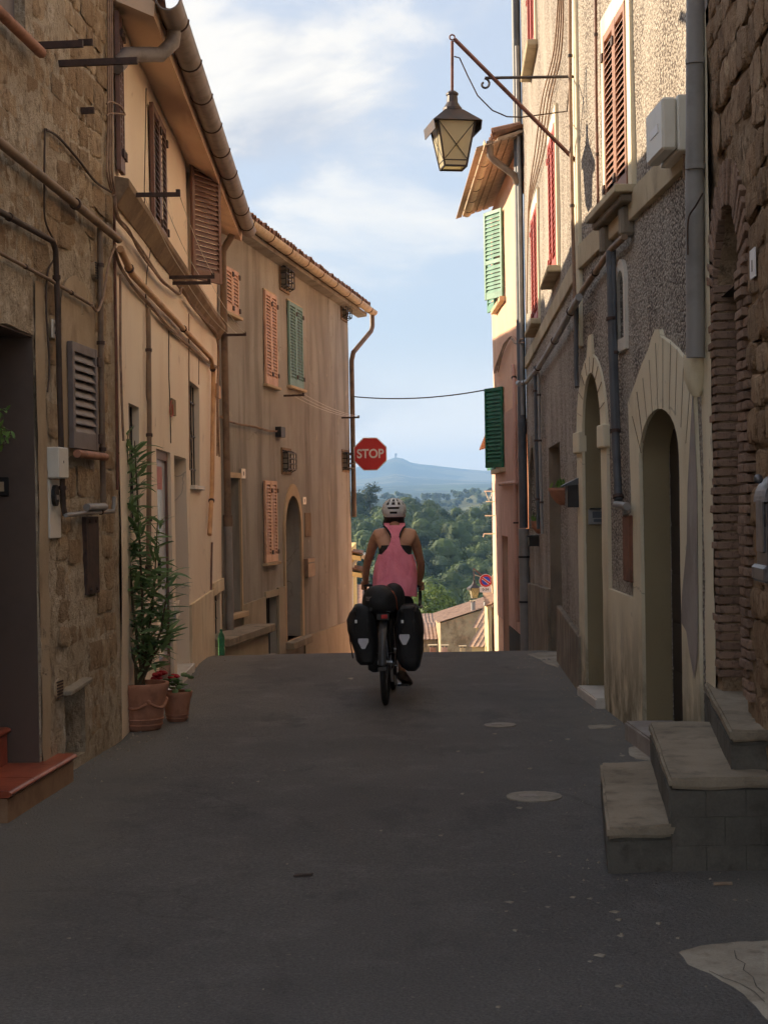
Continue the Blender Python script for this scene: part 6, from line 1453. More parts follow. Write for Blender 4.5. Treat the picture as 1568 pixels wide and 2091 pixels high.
m.f = [(i * 6 + j, i * 6 + j + 1, (i + 1) * 6 + j + 1, (i + 1) * 6 + j) for i in range(6) for j in range(5)]
m.build('folds', M['white_box'], wc, smooth=180)
r = FL3.rect(490, 957, 498, 977); number_plate(FL3, r, None, 'small white number tile beside the first door of the tan house', .05, .025)
MB().fbox(FL3, (r[0] + r[1]) / 2 - .02, (r[0] + r[1]) / 2 + .02, r[2] + .04, r[3] - .04, .0255, .027).build('numeral', M['ink'], bpy.data.objects['number_plate.001'])
r = FL3.rect(616, 1015, 622, 1030); number_plate(FL3, r, None, 'small white number tile right of the arched door', .05, .025)
MB().fbox(FL3, (r[0] + r[1]) / 2 - .015, (r[0] + r[1]) / 2 + .015, r[2] + .03, r[3] - .03, .0255, .027).build('numeral', M['ink'], bpy.data.objects['number_plate.002'])

# --- right side things
r = FR2a.rect(1372, 140, 1403, 262, .0); r = (FR2a.sh(1404, 200, .02)[0] - .08, FR2a.sh(1372, 200, .02)[0], FR2a.sh(1385, 268, .2)[1], FR2a.sh(1385, 145, .2)[1])
cb = thing('service_box', FR2a.P((r[0] + r[1]) / 2, r[2]), 'white service box mounted high beside the grey downpipe', 'box')
MB().fbox(FR2a, r[0], r[1], r[2], r[3], .0, .10).build('base', M['white_box'], cb, bevel=.008); MB().fbox(FR2a, r[0] + .015, r[1] - .015, r[2] + .01, r[3] - .01, .102, .19).build('lid', M['white_box'], cb, bevel=.014)
MB().fbox(FR2a, r[0] + .12, r[1] - .15, (r[2] + r[3]) / 2 - .03, (r[2] + r[3]) / 2 + .02, .19, .194).build('label_sticker', M['sign_white'], cb)
r = FR2b.rect(1172, 978, 1192, 1036, .06)
lb = thing('letterbox', FR2b.P(max(.04, r[0]), r[2], .05), 'black letterbox with slanted lid left of the first cream arch', 'letterbox'); s0_ = .03; s1_ = .30
hT, hB = at(1180, 975, 13.2).z, at(1180, 1036, 13.2).z
MB().fbox(FR2b, s0_, s1_, hB, hT - .06, .0, .12).build('box', M['black_iron'], lb, bevel=.004)
MB().hexa([FR2b.P(s0_ - .01, hT - .055, -.0), FR2b.P(s1_ + .01, hT - .055, 0), FR2b.P(s1_ + .01, hT - .075, .16), FR2b.P(s0_ - .01, hT - .075, .16), FR2b.P(s0_ - .01, hT + .01, 0), FR2b.P(s1_ + .01, hT + .01, 0), FR2b.P(s1_ + .01, hT - .065, .16), FR2b.P(s0_ - .01, hT - .065, .16)]).build('lid', M['pipe_dark'], lb)
FJ = Fac(*FR2a.P(jA[1] - .006, 0, 0).xy, d=-FR2a.n, side=1)      # far jamb of the first arch, faces back up the street
if FJ.n.y > 0: FJ.n = -FJ.n
h_a, h_b = at(1215, 1071, 12.9).z, at(1215, 1040, 12.9).z
it = thing('intercom', FJ.P(.12, h_a), 'grey intercom panel on the inside jamb of the first cream arch', 'intercom')
MB().fbox(FJ, .015, .155, h_a, h_b, .0, .02).build('panel', M['pipe_gray'], it, bevel=.003); MB().fbox(FJ, .03, .17, h_b, h_b + .012, .0, .035).build('rain_lip', M['black_iron'], it); MB().fbox(FJ, .06, .14, h_a + .02, h_a + .045, .02, .024).build('button', M['pipe_dark'], it); MB().fbox(FJ, .05, .15, h_a + .055, h_b - .02, .02, .023).build('speaker', M['pipe_dark'], it)
def half_pot(F, x0, y0, x1, y1, label):
    s, h0_ = F.sh(x1, (y0 + y1) / 2); a = at((x0 + x1) / 2, y1, F.P(s, 0).y).z; b = at((x0 + x1) / 2, y0, F.P(s, 0).y).z; w_ = (x1 - x0) / FPX * F.P(s, 0).y; H = b - a
    t = thing('wall_pot', F.P(s, a), label, 'flower pot', 'half-round wall pots on the roughcast house'); m = MB(); n = 10; pr = ((.25, 0), (.55, .18), (.82, .5), (.93, .82), (1.0, .84), (1.0, 1.0), (.88, 1.0), (.86, .86))
    R_ = w_ * .95
    for rr, z in pr:
        for j in range(n + 1):
            an_ = math.pi * j / n; m.v.append(F.P(s + math.cos(an_) * rr * R_ * .9, a + z * H, .005 + math.sin(an_) * rr * R_))
    k = n + 1; m.f = [(i * k + j, i * k + j + 1, (i + 1) * k + j + 1, (i + 1) * k + j) for i in range(len(pr) - 1) for j in range(n)] + [tuple(range(k)), tuple(range((len(pr) - 1) * k, len(pr) * k))]
    m.build('pot', M['terracotta_matt'], t, smooth=50); qq = random.Random(int(x0)); g = MB()
    for k in range(34):
        an_ = qq.uniform(0, math.pi); rr = qq.uniform(0, .8) * R_; p_ = F.P(s + math.cos(an_) * rr, a + H, .02 + math.sin(an_) * rr); d = Vector((qq.uniform(-.6, .6), qq.uniform(-.6, .6), 1)).normalized() * qq.uniform(.05, .11); sd = d.cross(Vector((qq.uniform(-1, 1), qq.uniform(-1, 1), .1))).normalized() * .009
        g.add([p_ - sd, p_ + sd, p_ + d * .6 + sd * 1.3, p_ + d, p_ + d * .6 - sd * 1.3], [(0, 1, 2, 3, 4)])
    g.build('succulent', M['fern'], t)['kind'] = 'stuff'
half_pot(FR2b, 1119, 996, 1153, 1032, 'half-round terracotta wall pot beside the deep grey doorway')
half_pot(FR2b, 1083, 1064, 1104, 1090, 'half-round terracotta wall pot next to the tall drainpipes')
Yb = FR2b.P(FR2b.sh(1100, 1100)[0], 0).y; s_ = FR2b.sh(1100, 1100)[0]; hb_, ht_ = at(1100, 1115, Yb).z, at(1100, 1091, Yb).z
lb2 = thing('letterbox', FR2b.P(s_, hb_), 'small black letterbox under the lower terracotta wall pot', 'letterbox'); MB().fbox(FR2b, s_ - .1, s_ + .15, hb_, ht_ - .03, 0, .13).build('box', M['black_iron'], lb2, bevel=.004); MB().fbox(FR2b, s_ - .115, s_ + .165, ht_ - .028, ht_ - .012, 0, .15).build('lid', M['black_iron'], lb2)
# steps on the right
def worn(quad, z0, z1, name, mat, par, seed, amp=.007, cuts=7):
    """a slab with worn, slightly uneven faces and rubbed edges"""
    m = MB().hexa([Vector((p[0], p[1], z0)) for p in quad] + [Vector((p[0], p[1], z1)) for p in quad]); off = ROOT[par.name]
    me = bpy.data.meshes.new(name); me.from_pydata([v - off for v in m.v], [], m.f); bm = bmesh.new(); bm.from_mesh(me); bmesh.ops.recalc_face_normals(bm, faces=bm.faces)
    bmesh.ops.bevel(bm, geom=bm.edges[:], offset=.012, segments=2, affect='EDGES', clamp_overlap=True); bmesh.ops.subdivide_edges(bm, edges=[e for e in bm.edges if e.calc_length() > .12], cuts=cuts, use_grid_fill=True)
    for v in bm.verts:
        w_ = v.co + off; n = noise.noise(w_ * 6 + Vector((seed, 0, 0))) * amp + noise.noise(w_ * 19 + Vector((0, seed, 0))) * amp * .6; v.co += v.normal * n
    for f in bm.faces: f.smooth = True
    bm.to_mesh(me); bm.free(); me.materials.append(mat); me.set_sharp_from_angle(angle=R(50)); return link_mesh(name, me, par)
def slab(name, quad, z0, z1, mat, label, top=None, lip=.0):
    """quad: four ground corners (near-left, near-right, far-right, far-left)"""
    t = thing(name, sum((Vector(p) for p in quad), Vector()) / 4, label, 'step'); th = .055 if top else 0; sd_ = z1 * 37 + quad[0][0]
    worn(quad, z0, z1 - th, 'block', M[mat], t, sd_, .005)
    if top:
        c = sum((Vector(p) for p in quad), Vector()) / 4; Q = [Vector(p) + (Vector(p) - c).normalized() * lip for p in quad]; worn(Q, z1 - th + .004, z1, 'tread', M[top], t, sd_ + 3, .009)
    return t
def zq(x, y, z): 
    g = gnd(x, y, z); return Vector((g.x, g.y, 0))
def wallp(Y, o=.01): 
    s = (Y - FR1.o.y) / FR1.d.y; p = FR1.P(s, 0, o); return Vector((p.x, p.y, 0))
hS1, hS2, hS3 = .195, .40, .575
a1, a2 = zq(1240, 1690, hS1), zq(1226, 1558, hS1); b1, b2 = zq(1369, 1592, hS2), zq(1326, 1476, hS2); c1, c2 = zq(1492, 1492, hS3), zq(1438, 1392, hS3)
nb = b1.y + .03
slab('stone_step', [a1, Vector((b1.x + .06, a1.y + .04, 0)), Vector((b2.x + .05, a2.y, 0)), a2], -.15, hS1, 'step_block', 'lowest worn stone step at the right, chipped brick front edge', 'step_stone', .012)
slab('stone_step', [Vector((b1.x, nb, 0)), wallp(nb), wallp(b2.y), b2], -.15, hS2, 'step_block', 'middle worn stone step, the broad block at the right edge', 'step_stone', .012)
slab('stone_step', [c1, wallp(c1.y, -.1), wallp(c2.y - .02, -.3), c2], -.1, hS3, 'step_block', 'top stone slab step under the brick arched doorway', 'step_stone', .012)
ms = bpy.data.objects['stone_step.001']; x0_, x1_ = b1.x, wallp(nb).x; yk = nb; qb = random.Random(6)
for r_, (za, zb) in enumerate(((-.02, .10), (.102, .225), (.227, hS2 - .058))):
    cuts = [x0_ + .006] + sorted(x0_ + (x1_ - x0_) * v for v in ((.14, .52, .86) if r_ % 2 else (.34, .72))) + [x1_ - .004]
    for xa, xb in zip(cuts, cuts[1:]): MB().box(xa + .0015, xb - .0015, yk - qb.uniform(.001, .004), yk + .02, za, zb).build('facing_block', M['step_block'], ms, bevel=.002)

slab('marble_step', [FR2a.P(jA[0] - .03, 0, .10), FR2a.P(jA[0] - .03, 0, -.17), FR2a.P(jA[1] - .01, 0, -.17), FR2a.P(jA[1] - .01, 0, .10)], -.05, .075, 'marble', 'pale marble doorstep of the first cream arch')
slab('grey_step', [FR2a.P(jB[0] + .02, 0, .16), FR2a.P(jB[0] + .02, 0, -.18), FR2a.P(jB[1] - .02, 0, -.18), FR2a.P(jB[1] - .02, 0, .16)], -.05, .11, 'cement', 'grey stone doorstep of the wide cream arch behind the steps')
# wall letterbox at the right edge and paper sign on the bricks
Yw = 6.28; s_ = (Yw - FR1.o.y) / FR1.d.y; hb_, ht_ = at(1560, 1188, Yw).z, at(1560, 965, Yw).z
wl = thing('cast_letterbox', FR1.P(s_, hb_), 'ornate grey cast metal letterbox on the rough stone wall', 'letterbox'); M['cast'] = paint('grey_cast_metal', lin(130, 128, 130), lin(100, 98, 100), .4, 10, .1, metal=.6)
MB().fbox(FR1, s_ - .16, s_ + .10, hb_ + .06, ht_ - .12, .03, .13).build('case', M['cast'], wl, bevel=.01)
MB().fbox(FR1, s_ - .18, s_ + .12, hb_, hb_ + .07, .03, .15).build('foot', M['cast'], wl, bevel=.012)
m = MB(); K = 8
for e in (-.16, .10): m.v += [FR1.P(s_ + e, ht_ - .12 + .12 * math.sin(math.pi * .5 * i / K), .03 + .11 * math.cos(math.pi * .5 * i / K)) for i in range(K + 1)] + [FR1.P(s_ + e, ht_ - .12, .03)]
k = K + 2; m.f = [tuple(range(k)), tuple(range(2 * k - 1, k - 1, -1))] + [(i, (i + 1) % k, k + (i + 1) % k, k + i) for i in range(k)]; m.build('arched_lid', M['cast'], wl)
MB().fbox(FR1, s_ - .12, s_ + .06, ht_ - .22, ht_ - .17, .13, .135).build('slot', M['black_iron'], wl); MB().fbox(FR1, s_ - .11, s_ + .05, hb_ + .12, hb_ + .34, .13, .14).build('relief_panel', M['cast'], wl, bevel=.004); MB().ell(FR1.P(s_ - .03, hb_ + .42, .14), .02, .02, .02).build('lock', M['cast'], wl, smooth=180)
r = FR1.rect(1531, 508, 1541, 568, .02); ps = thing('paper_plate', FR1.P(r[0], r[2]), 'small white plate fixed to the brick jamb at the right', 'sign'); MB().fbox(FR1, *r, .015, .022).build('plate', M['sign_white'], ps); MB().fbox(FR1, (r[0] + r[1]) / 2 - .012, (r[0] + r[1]) / 2 + .012, r[2] + .03, r[3] - .05, .022, .024).build('stroke', M['cement'], ps)
# --- on the road
M['manhole'] = paint('dusty_iron_cover', lin(150, 140, 126), lin(128, 120, 108), .7, 12, .2)
def manhole(x, y, rx, label):
    g = gnd(x, y); r = rx / FPX * g.y; t = thing('manhole_cover', g, label, 'manhole cover', 'manhole covers in the road'); n = 24; z = roadz(g.x, g.y)
    MB().lathe(Vector((g.x, g.y, z - .004)), [(r, 0), (r * .99, .010), (r * .9, .011), (.01, .0115)], n).build('cover', M['manhole'], t, smooth=30)
    MB().box(g.x - r * .55, g.x + r * .1, g.y - r * .22, g.y + r * .22, z, z + .012).build('lifting_plate', M['cement'], t, bevel=.002)
manhole(1091, 1628, 57, 'larger round manhole cover near the right steps'); manhole(1021, 1480, 33, 'smaller round manhole cover further up the road')
patch('concrete_patch', [(1390, 1945), (1425, 1932), (1500, 1926), (1568, 1918), (1640, 1915), (1650, 2000), (1600, 2110), (1560, 2080), (1520, 2035), (1450, 1990), (1405, 1970)], M['conc'])
patch('concrete_patch', [(1075, 1333), (1100, 1328), (1143, 1326), (1146, 1350), (1140, 1362), (1118, 1354), (1098, 1344)], M['conc'])
patch('concrete_patch', [(1282, 1525), (1305, 1515), (1335, 1538), (1330, 1552), (1300, 1548), (1285, 1540)], M['conc'])
patch('concrete_patch', [(1200, 1480), (1230, 1477), (1262, 1478), (1245, 1484), (1205, 1486)], M['conc'])
UPV = Vector((0, 0, 1)); cm_ = MB()
for pts in ([(1500, 1945), (1504, 1962), (1522, 1972), (1518, 1985), (1538, 2000), (1545, 2020), (1562, 2034)], [(1448, 1988), (1478, 2002), (1512, 2014), (1540, 2030), (1562, 2052)]):
    for (x0, y0), (x1, y1) in zip(pts, pts[1:]):
        a, b = gnd(x0, y0), gnd(x1, y1); n_ = (b - a).cross(UPV).normalized() * .0018
        cm_.add([Vector((p.x, p.y, roadz(p.x, p.y) + .0062)) for p in (a - n_, b - n_, b + n_, a + n_)], [(0, 1, 2, 3)])
o = cm_.build('patch_cracks', M['step_block']); o['kind'] = 'structure'
q = random.Random(8)
for i in range(46):
    x, y = q.uniform(1000, 1530) if i % 3 else q.uniform(150, 1100), q.uniform(1500, 2080); w_ = q.uniform(2, 7) * (1 if i % 3 else .6)
    if gnd(x, y).x > .9 and gnd(x, y).y < 9 and y < 1790: continue
    patch('paint_spatter', [(x - w_, y), (x, y - w_ * .3), (x + w_, y - 1), (x + w_ * .4, y + w_ * .35)], M['conc'], up=.003)
for i, (x, y, w_) in enumerate(((1040, 1840, 10), (1265, 2018, 9), (1225, 1952, 14), (1255, 1860, 12), (900, 1705, 5), (1118, 1850, 6), (1170, 1830, 6), (360, 1450, 6), (715, 1386, 7), (1010, 1498, 5), (935, 1535, 4), (140, 1915, 5), (1345, 1885, 6), (1205, 1965, 5))):
    patch('paint_spatter', [(x - w_, y), (x, y - w_ * .25), (x + w_, y - 1), (x + w_ * .4, y + w_ * .3)], M['conc'], up=.003)
for i, (x, y, lab) in enumerate(((1475, 1805, 'dry ochre leaf on the asphalt by the right steps'), (618, 1788, 'dark twig scrap on the asphalt in the road middle'))):
    g = gnd(x, y); t = tag(MB().hexa([(-.05, -.02, .0), (.05, -.015, .0), (.055, .02, .0), (-.04, .025, .0), (-.05, -.02, .006), (.05, -.015, .012), (.055, .02, .008), (-.04, .025, .006)]).build('dry_leaf', M['wood_old'] if i == 0 else M['cable_dark'], loc=(0, 0, 0)), lab, 'leaf'); t.location = (g.x, g.y, roadz(g.x, g.y) + .002); t.scale = (.8, .8, 1)
# loose grit along the foot of the walls
gr_ = MB(); q = random.Random(77)
for i in range(620):
    Yg = q.uniform(6.5, 16.5); left = q.random() < .45
    edge = (-1.865 + .08 * (Yg - 10.8) if Yg < 10.8 else -1.857 - .025 * (Yg - 10.8)) if left else (FR1.o.x + .07 * (Yg - FR1.o.y) if Yg < FR1.o.y else 1.72 - .035 * (Yg - 12.4))
    d_ = abs(q.gauss(0, .12)) + .02; x_ = edge + d_ if left else edge - d_
    if not left and Yg < 9.1: x_ -= .0 if q.random() < .3 else .75 * q.random() + .1
    r_ = q.uniform(.004, .012) * (1.6 if q.random() < .06 else 1); c = Vector((x_, Yg, roadz(x_, Yg) + r_ * .3)); a = q.uniform(0, 3)
    gr_.add([c + Vector((math.cos(a + k * 2.1) * r_, math.sin(a + k * 2.1) * r_ * .8, -r_ * .4)) for k in range(3)] + [c + Vector((0, 0, r_ * .6))], [(0, 1, 3), (1, 2, 3), (2, 0, 3)])
o = gr_.build('grit', M['conc']); o['kind'] = 'stuff'; o['label'] = 'loose pale grit lying along the foot of the walls'

# ================================================================== touring bicycle and rider
YB = 12.44; ZS = 3.486
def Z(zx, zy, f): return at(zx / ZS + 680, zy / ZS + 860, YB + f)
C0 = Vector((at(787.5, 1440, YB).x, YB, 0)); hd = R(3.6); FW = Vector((math.sin(hd), math.cos(hd), 0)); RT = Vector((math.cos(hd), -math.sin(hd), 0)); UP = Vector((0, 0, 1))
C0.z = roadz(C0.x, C0.y)
def B(r, f, u): return C0 + RT * r + FW * f + UP * u
M['rubber'] = paint('tyre_rubber', (.02, .02, .021), (.028, .027, .026), .75, 30, .1); M['bike_black'] = paint('black_bike_paint', (.015, .015, .016), (.02, .02, .022), .35, 5, .01)
M['alloy'] = paint('alloy', (.55, .55, .56), (.45, .45, .46), .3, 10, .02, metal=.9); M['spoke'] = paint('spoke_steel', (.35, .35, .36), None, .35, 10, 0, metal=.9)
k = NT('black_pannier_fabric'); k.color(k.mix(k.ramp(k.noise(6, 4), .4, .7), (.014, .014, .015), (.024, .023, .023))); k.rough(.55); k.b.inputs['Specular IOR Level'].default_value = .35; k.bump(k.math('ADD', k.noise(14, 4, .6), k.math('MULTIPLY', k.noise(180, 2), .2)), .35, .02); M['bag'] = k.m
M['reflect'] = paint('grey_reflector', lin(216, 216, 222), lin(202, 202, 210), .4, 20, .05); M['cord'] = paint('orange_brown_cord', lin(170, 92, 60), None, .7, 20, 0)
bike = thing('touring_bicycle', C0, 'black loaded touring bicycle ridden away from the camera in the road middle', 'bicycle')
WR = .345
def wheel(c, name, fy):
    ring = lambda r, n=40: [c + FW * (r * math.cos(2 * math.pi * i / n)) + UP * (r * math.sin(2 * math.pi * i / n)) for i in range(n + 1)]
    rim = MB().tube(ring(WR - .05), .011, 6).build('wheel', M['bike_black'], bike, smooth=60)
    MB().tube(ring(WR - .024), .024, 8).build('tyre', M['rubber'], rim, smooth=60)
    sp = MB()
    for i in range(32):
        a = 2 * math.pi * i / 32; e = 1 if i % 2 else -1; sp.tube([c + RT * (.03 * e), c + FW * ((WR - .055) * math.cos(a)) + UP * ((WR - .055) * math.sin(a))], .0012, 3)
    sp.build('spokes', M['spoke'], rim); MB().tube([c - RT * .06, c + RT * .06], .018, 10).build('hub', M['alloy'], rim, smooth=60)
RA, FA, BBk, ST, HT0, HT1 = B(0, 0, WR), B(.0, 1.06, WR), B(0, .44, .275), B(0, .27, .82), B(0, .86, .86), B(0, .91, .70)
wheel(RA, 'rear', 0); wheel(FA, 'front', 1)
fr = MB(); 
for a, b, r in ((BBk, ST, .016), (ST, HT0, .015), (BBk, HT1, .019), (HT0, HT1, .02)): fr.tube([a, b], r, 8)
for e in (-1, 1): fr.tube([RA + RT * .06 * e, BBk + RT * .03 * e], .010, 6); fr.tube([RA + RT * .06 * e, ST + RT * .015 * e], .008, 6); fr.tube([FA + RT * .05 * e, HT1 + RT * .045 * e - UP * .04, HT1], .012, 6)
fr.build('frame', M['bike_black'], bike, smooth=60)
MB().tube([ST, B(0, .255, .88)], .013, 8).build('seat_post', M['bike_black'], bike)
m = MB()
for i, (f, w_, u) in enumerate(((.10, .068, .905), (.16, .072, .91), (.24, .05, .905), (.31, .025, .90), (.37, .018, .895))):
    n = 10; m.v += [B(w_ * math.cos(2 * math.pi * j / n), f, u + .02 * math.sin(2 * math.pi * j / n)) for j in range(n)]
m.f = [(i * 10 + j, i * 10 + (j + 1) % 10, (i + 1) * 10 + (j + 1) % 10, (i + 1) * 10 + j) for i in range(4) for j in range(10)] + [tuple(range(10)), tuple(range(40, 50))]
m.build('saddle', M['bike_black'], bike, smooth=60)
hL, hR = Z(228, 1182, .93), Z(617, 1188, .93); hc = (hL + hR) / 2
hbm = MB().tube([B(0, .88, .90), hc + FW * -.06 + UP * .02], .014, 8).build('stem', M['bike_black'], bike)
drop = MB(); drop.tube([hL - FW * .06 + UP * .02, hL.lerp(hc, .5) - FW * .06 + UP * .02, hR - FW * .06 + UP * .02], .0135, 8)
for h_ in (hL, hR):
    drop.tube([h_ - FW * .06 + UP * .02, h_ + FW * .02 + UP * .02, h_ + FW * .06 - UP * .03, h_ + FW * .05 - UP * .09, h_ - FW * .02 - UP * .13, h_ - FW * .10 - UP * .14], .0145, 8)
drop.build('handlebar', M['bike_black'], bike, smooth=60)
for h_ in (hL, hR):
    MB().tube([h_ + FW * .01 + UP * .03, h_ + FW * .08 + UP * .035, h_ + FW * .10 - UP * .02, h_ + FW * .08 - UP * .09], [.018, .02, .009, .007], 8).build('brake_lever', M['bike_black'], bike, smooth=60)
MB().ell(Z(628, 1322, .85), .018, .018, .018).build('bar_end', M['alloy'], bike, smooth=180)
fd = MB()
for i in range(15):
    a = R(178 - i * 10); rr = WR + .022; n = 5
    for j in range(n):
        t = (j - 2) / 2; fd.v.append(RA + FW * ((rr - .010 * t * t) * math.cos(a)) + UP * ((rr - .010 * t * t) * math.sin(a)) + RT * (.032 * t))
fd.f = [(i * 5 + j, i * 5 + j + 1, (i + 1) * 5 + j + 1, (i + 1) * 5 + j) for i in range(14) for j in range(4)]
# flap
b0 = len(fd.v); fd.v += [RA + FW * -(WR + .024) + RT * (.034 * e) + UP * z for z in (.0, -.03) for e in (-1, 1)]; fd.f.append((b0, b0 + 1, b0 + 3, b0 + 2))
fd.build('mudguard', paint('smoky_mudguard', (.05, .05, .052), (.04, .04, .042), .3, 5, .01), bike, smooth=60)
rk = MB()
for e in (-1, 1): rk.tube([B(.055 * e, -.16, .765), B(.055 * e, .22, .765)], .006, 6); rk.tube([RA + RT * .07 * e, B(.06 * e, -.06, .765)], .006, 6); rk.tube([RA + RT * .07 * e, B(.06 * e, .10, .765)], .006, 6); rk.tube([RA + RT * .07 * e + UP * .08, RA + RT * .035 * e - FW * .30 + UP * .10], .003, 5)
for f in (-.16, -.03, .10, .22): rk.tube([B(-.055, f, .765), B(.055, f, .765)], .006, 6)
rk.build('rear_rack', M['bike_black'], bike, smooth=60)
lt_ = MB().mbox(Matrix.Translation(B(.0, -.175, .725)) @ Matrix.Rotation(-hd, 4, 'Z'), .10, .02, .05).build('rear_light', M['bike_black'], bike, bevel=.004)
MB().mbox(Matrix.Translation(B(.012, -.188, .728)) @ Matrix.Rotation(-hd, 4, 'Z'), .05, .012, .032).build('red_lens', M['sign_red'], lt_, bevel=.004)
crk = MB()
for e, fo, uo in ((1, .02, -.165), (-1, -.02, .165)):
    p0 = BBk + RT * .06 * e; p1 = p0 + FW * fo + UP * uo; crk.tube([p0, p1], .011, 6)
    MB().mbox(Matrix.Translation(p1 + RT * .06 * e) @ Matrix.Rotation(-hd, 4, 'Z'), .09, .085, .02).build('pedal', M['bike_black'], bike, bevel=.004)
crk.build('crank', M['alloy'], bike); MB().tube([BBk + RT * .045, BBk + RT * .05], .085, 24).build('chainring', M['bike_black'], bike)
MB().tube([RA + RT * .045, RA + RT * .05], .06, 20).build('cassette', M['spoke'], bike); MB().tube([RA + RT * .05 - UP * .05 + FW * .01, RA + RT * .055 - UP * .16 + FW * .05], .012, 6).build('derailleur', M['alloy'], bike)
flr = MB()
for e in (-1, 1): flr.tube([FA + RT * .06 * e, FA + RT * .07 * e + UP * .12 - FW * .1, FA + RT * .07 * e + UP * .12 + FW * .1, FA + RT * .06 * e], .006, 6)
flr.build('front_rack', M['bike_black'], bike)

def bag(name, secs, f0, f1, label, refl=None, group='black panniers on the bicycle'):
    """lofted soft box: secs = [(zoom y, zoom x left, zoom x right)] seen from behind"""
    fm_ = f0; t = thing(name, Z((secs[-1][1] + secs[-1][2]) / 2, secs[-1][0], f0), label, 'pannier', group); m = MB(); n = 24
    for k, (y, xa, xb) in enumerate(secs):
        c = Z((xa + xb) / 2, y, f0); w_ = (Z(xb, y, f0) - Z(xa, y, f0)).length / 2; dpt = (f1 - f0) / 2 * (1 if 0 < k < len(secs) - 1 else .8)
        for j in range(n):
            a = 2 * math.pi * j / n; ca, sa = math.cos(a), math.sin(a); ex = .55
            x = math.copysign(abs(ca) ** ex, ca) * w_; yv = math.copysign(abs(sa) ** ex, sa) * dpt
            p = c + RT * x + FW * (yv + (f1 - f0) / 2); nz = noise.noise(p * 8) * .013 + noise.noise(p * 22) * .005; m.v.append(p + (RT * ca + FW * sa) * nz)
    K = len(secs); m.f = [(i * n + j, i * n + (j + 1) % n, (i + 1) * n + (j + 1) % n, (i + 1) * n + j) for i in range(K - 1) for j in range(n)] + [tuple(range(n)), tuple((K - 1) * n + j for j in range(n))]
    m.build('body', M['bag'], t, smooth=50)
    if refl:
        x, y, s_ = refl; c = Z(x, y, f0) - FW * .012; pts = [(-1, .9), (-.85, 1.0), (.85, 1.0), (1, .9), (1, .3), (.35, -.95), (.2, -1), (-.2, -1), (-.35, -.95), (-1, .3)]
        rf = MB(); rf.add([c + RT * (a * s_) + UP * (b * s_) for a, b in pts] + [c + RT * (a * s_) + UP * (b * s_) + FW * .02 for a, b in pts], [tuple(range(10)), tuple(range(19, 9, -1))] + [(i, (i + 1) % 10, 10 + (i + 1) % 10, 10 + i) for i in range(10)]); rf.build('reflector', M['reflect'], t)
    return t
PL = bag('pannier_bag', [(1312, 150, 268), (1330, 138, 285), (1372, 110, 300), (1420, 93, 305), (1500, 98, 308), (1580, 120, 310), (1660, 145, 308), (1715, 160, 303), (1742, 180, 290)], -.17, .14, 'left black rear pannier with grey reflector', (216, 1585, .041))
PR = bag('pannier_bag', [(1315, 490, 590), (1335, 470, 604), (1370, 450, 618), (1430, 440, 630), (1520, 438, 636), (1620, 440, 634), (1700, 450, 626), (1755, 480, 612), (1785, 520, 590)], -.15, .16, 'right black rear pannier with grey reflector', (508, 1556, .041))
bag('pannier_bag', [(1500, 225, 345), (1560, 215, 350), (1640, 225, 350), (1720, 238, 348), (1775, 250, 340), (1792, 275, 320)], .92, 1.18, 'left black front pannier showing below the left rear bag', None)
bag('pannier_bag', [(1500, 500, 620), (1560, 495, 640), (1640, 500, 640), (1700, 510, 628), (1740, 530, 610)], .92, 1.18, 'right black front pannier behind the right rear bag', None)
for par, x0, x1, y in ((PL, 150, 275, 1322), (PR, 485, 595, 1326)):
    MB().tube([Z(x0, y + 14, -.17), Z(x0 + 10, y - 8, -.05), Z(x1 - 10, y - 10, -.05), Z(x1, y + 12, -.17)], .012, 8).build('roll_closure', M['bag'], par, smooth=60)
    for xx in (x0 + 4, x1 - 6): MB().mbox(Matrix.Translation(Z(xx, y + 20, -.175)), .022, .012, .03).build('buckle', M['bike_black'], par, bevel=.003)
for par, x0, x1, xm in ((PL, 112, 300, 205), (PR, 446, 622, 535)):
    for xx in (xm - 42, xm + 42): MB().tube([Z(xx, 1345, -.185), Z(xx, 1420, -.187), Z(xx, 1500, -.186)], .006, 6, flat=.4).build('strap', M['bike_black'], par); MB().mbox(Matrix.Translation(Z(xx, 1428, -.190)), .020, .010, .026).build('clip', M['alloy'] if xx < xm else M['bike_black'], par, bevel=.002)
    MB().tube([Z(x0 + 3, 1440, -.13), Z(x0 + 8, 1560, -.13), Z(x0 + 30, 1690, -.12)], .005, 5).build('seam', M['bike_black'], par, smooth=60)
def sack(zx, zy, f, rx, ry, rz, label, name='stuff_sack', tilt=0):
    c = Z(zx, zy, f); t = thing(name, c - UP * rz, label, 'bag', 'stuff sacks on the rear rack'); m = MB(); nu, nv = 28, 18
    for i in range(nv + 1):
        th = math.pi * i / nv
        for j in range(nu):
            a = 2 * math.pi * j / nu; ct, st = math.cos(th), math.sin(th); e = .72
            sg = lambda v, e_: math.copysign(abs(v) ** e_, v)
            p = Vector((rx * sg(st, .8) * sg(math.cos(a), .92), -ry * sg(ct, e), rz * sg(st, .8) * sg(math.sin(a), .92)))
            p *= 1 + .03 * noise.noise(p * 11 + Vector((zx, 0, 0))) ; m.v.append(c + Matrix.Rotation(tilt, 3, 'Y') @ p)
    m.f = [(i * nu + j, (i + 1) * nu + j, (i + 1) * nu + (j + 1) % nu, i * nu + (j + 1) % nu) for i in range(nv) for j in range(nu)]
    m.build('body', M['bag'], t, smooth=180); return t
S1 = sack(333, 1282, -.03, .142, .16, .132, 'large rounded black stuff sack with small grey logo on the rack')
S2 = sack(432, 1262, .15, .092, .12, .125, 'second black stuff sack partly hidden right of the larger one')
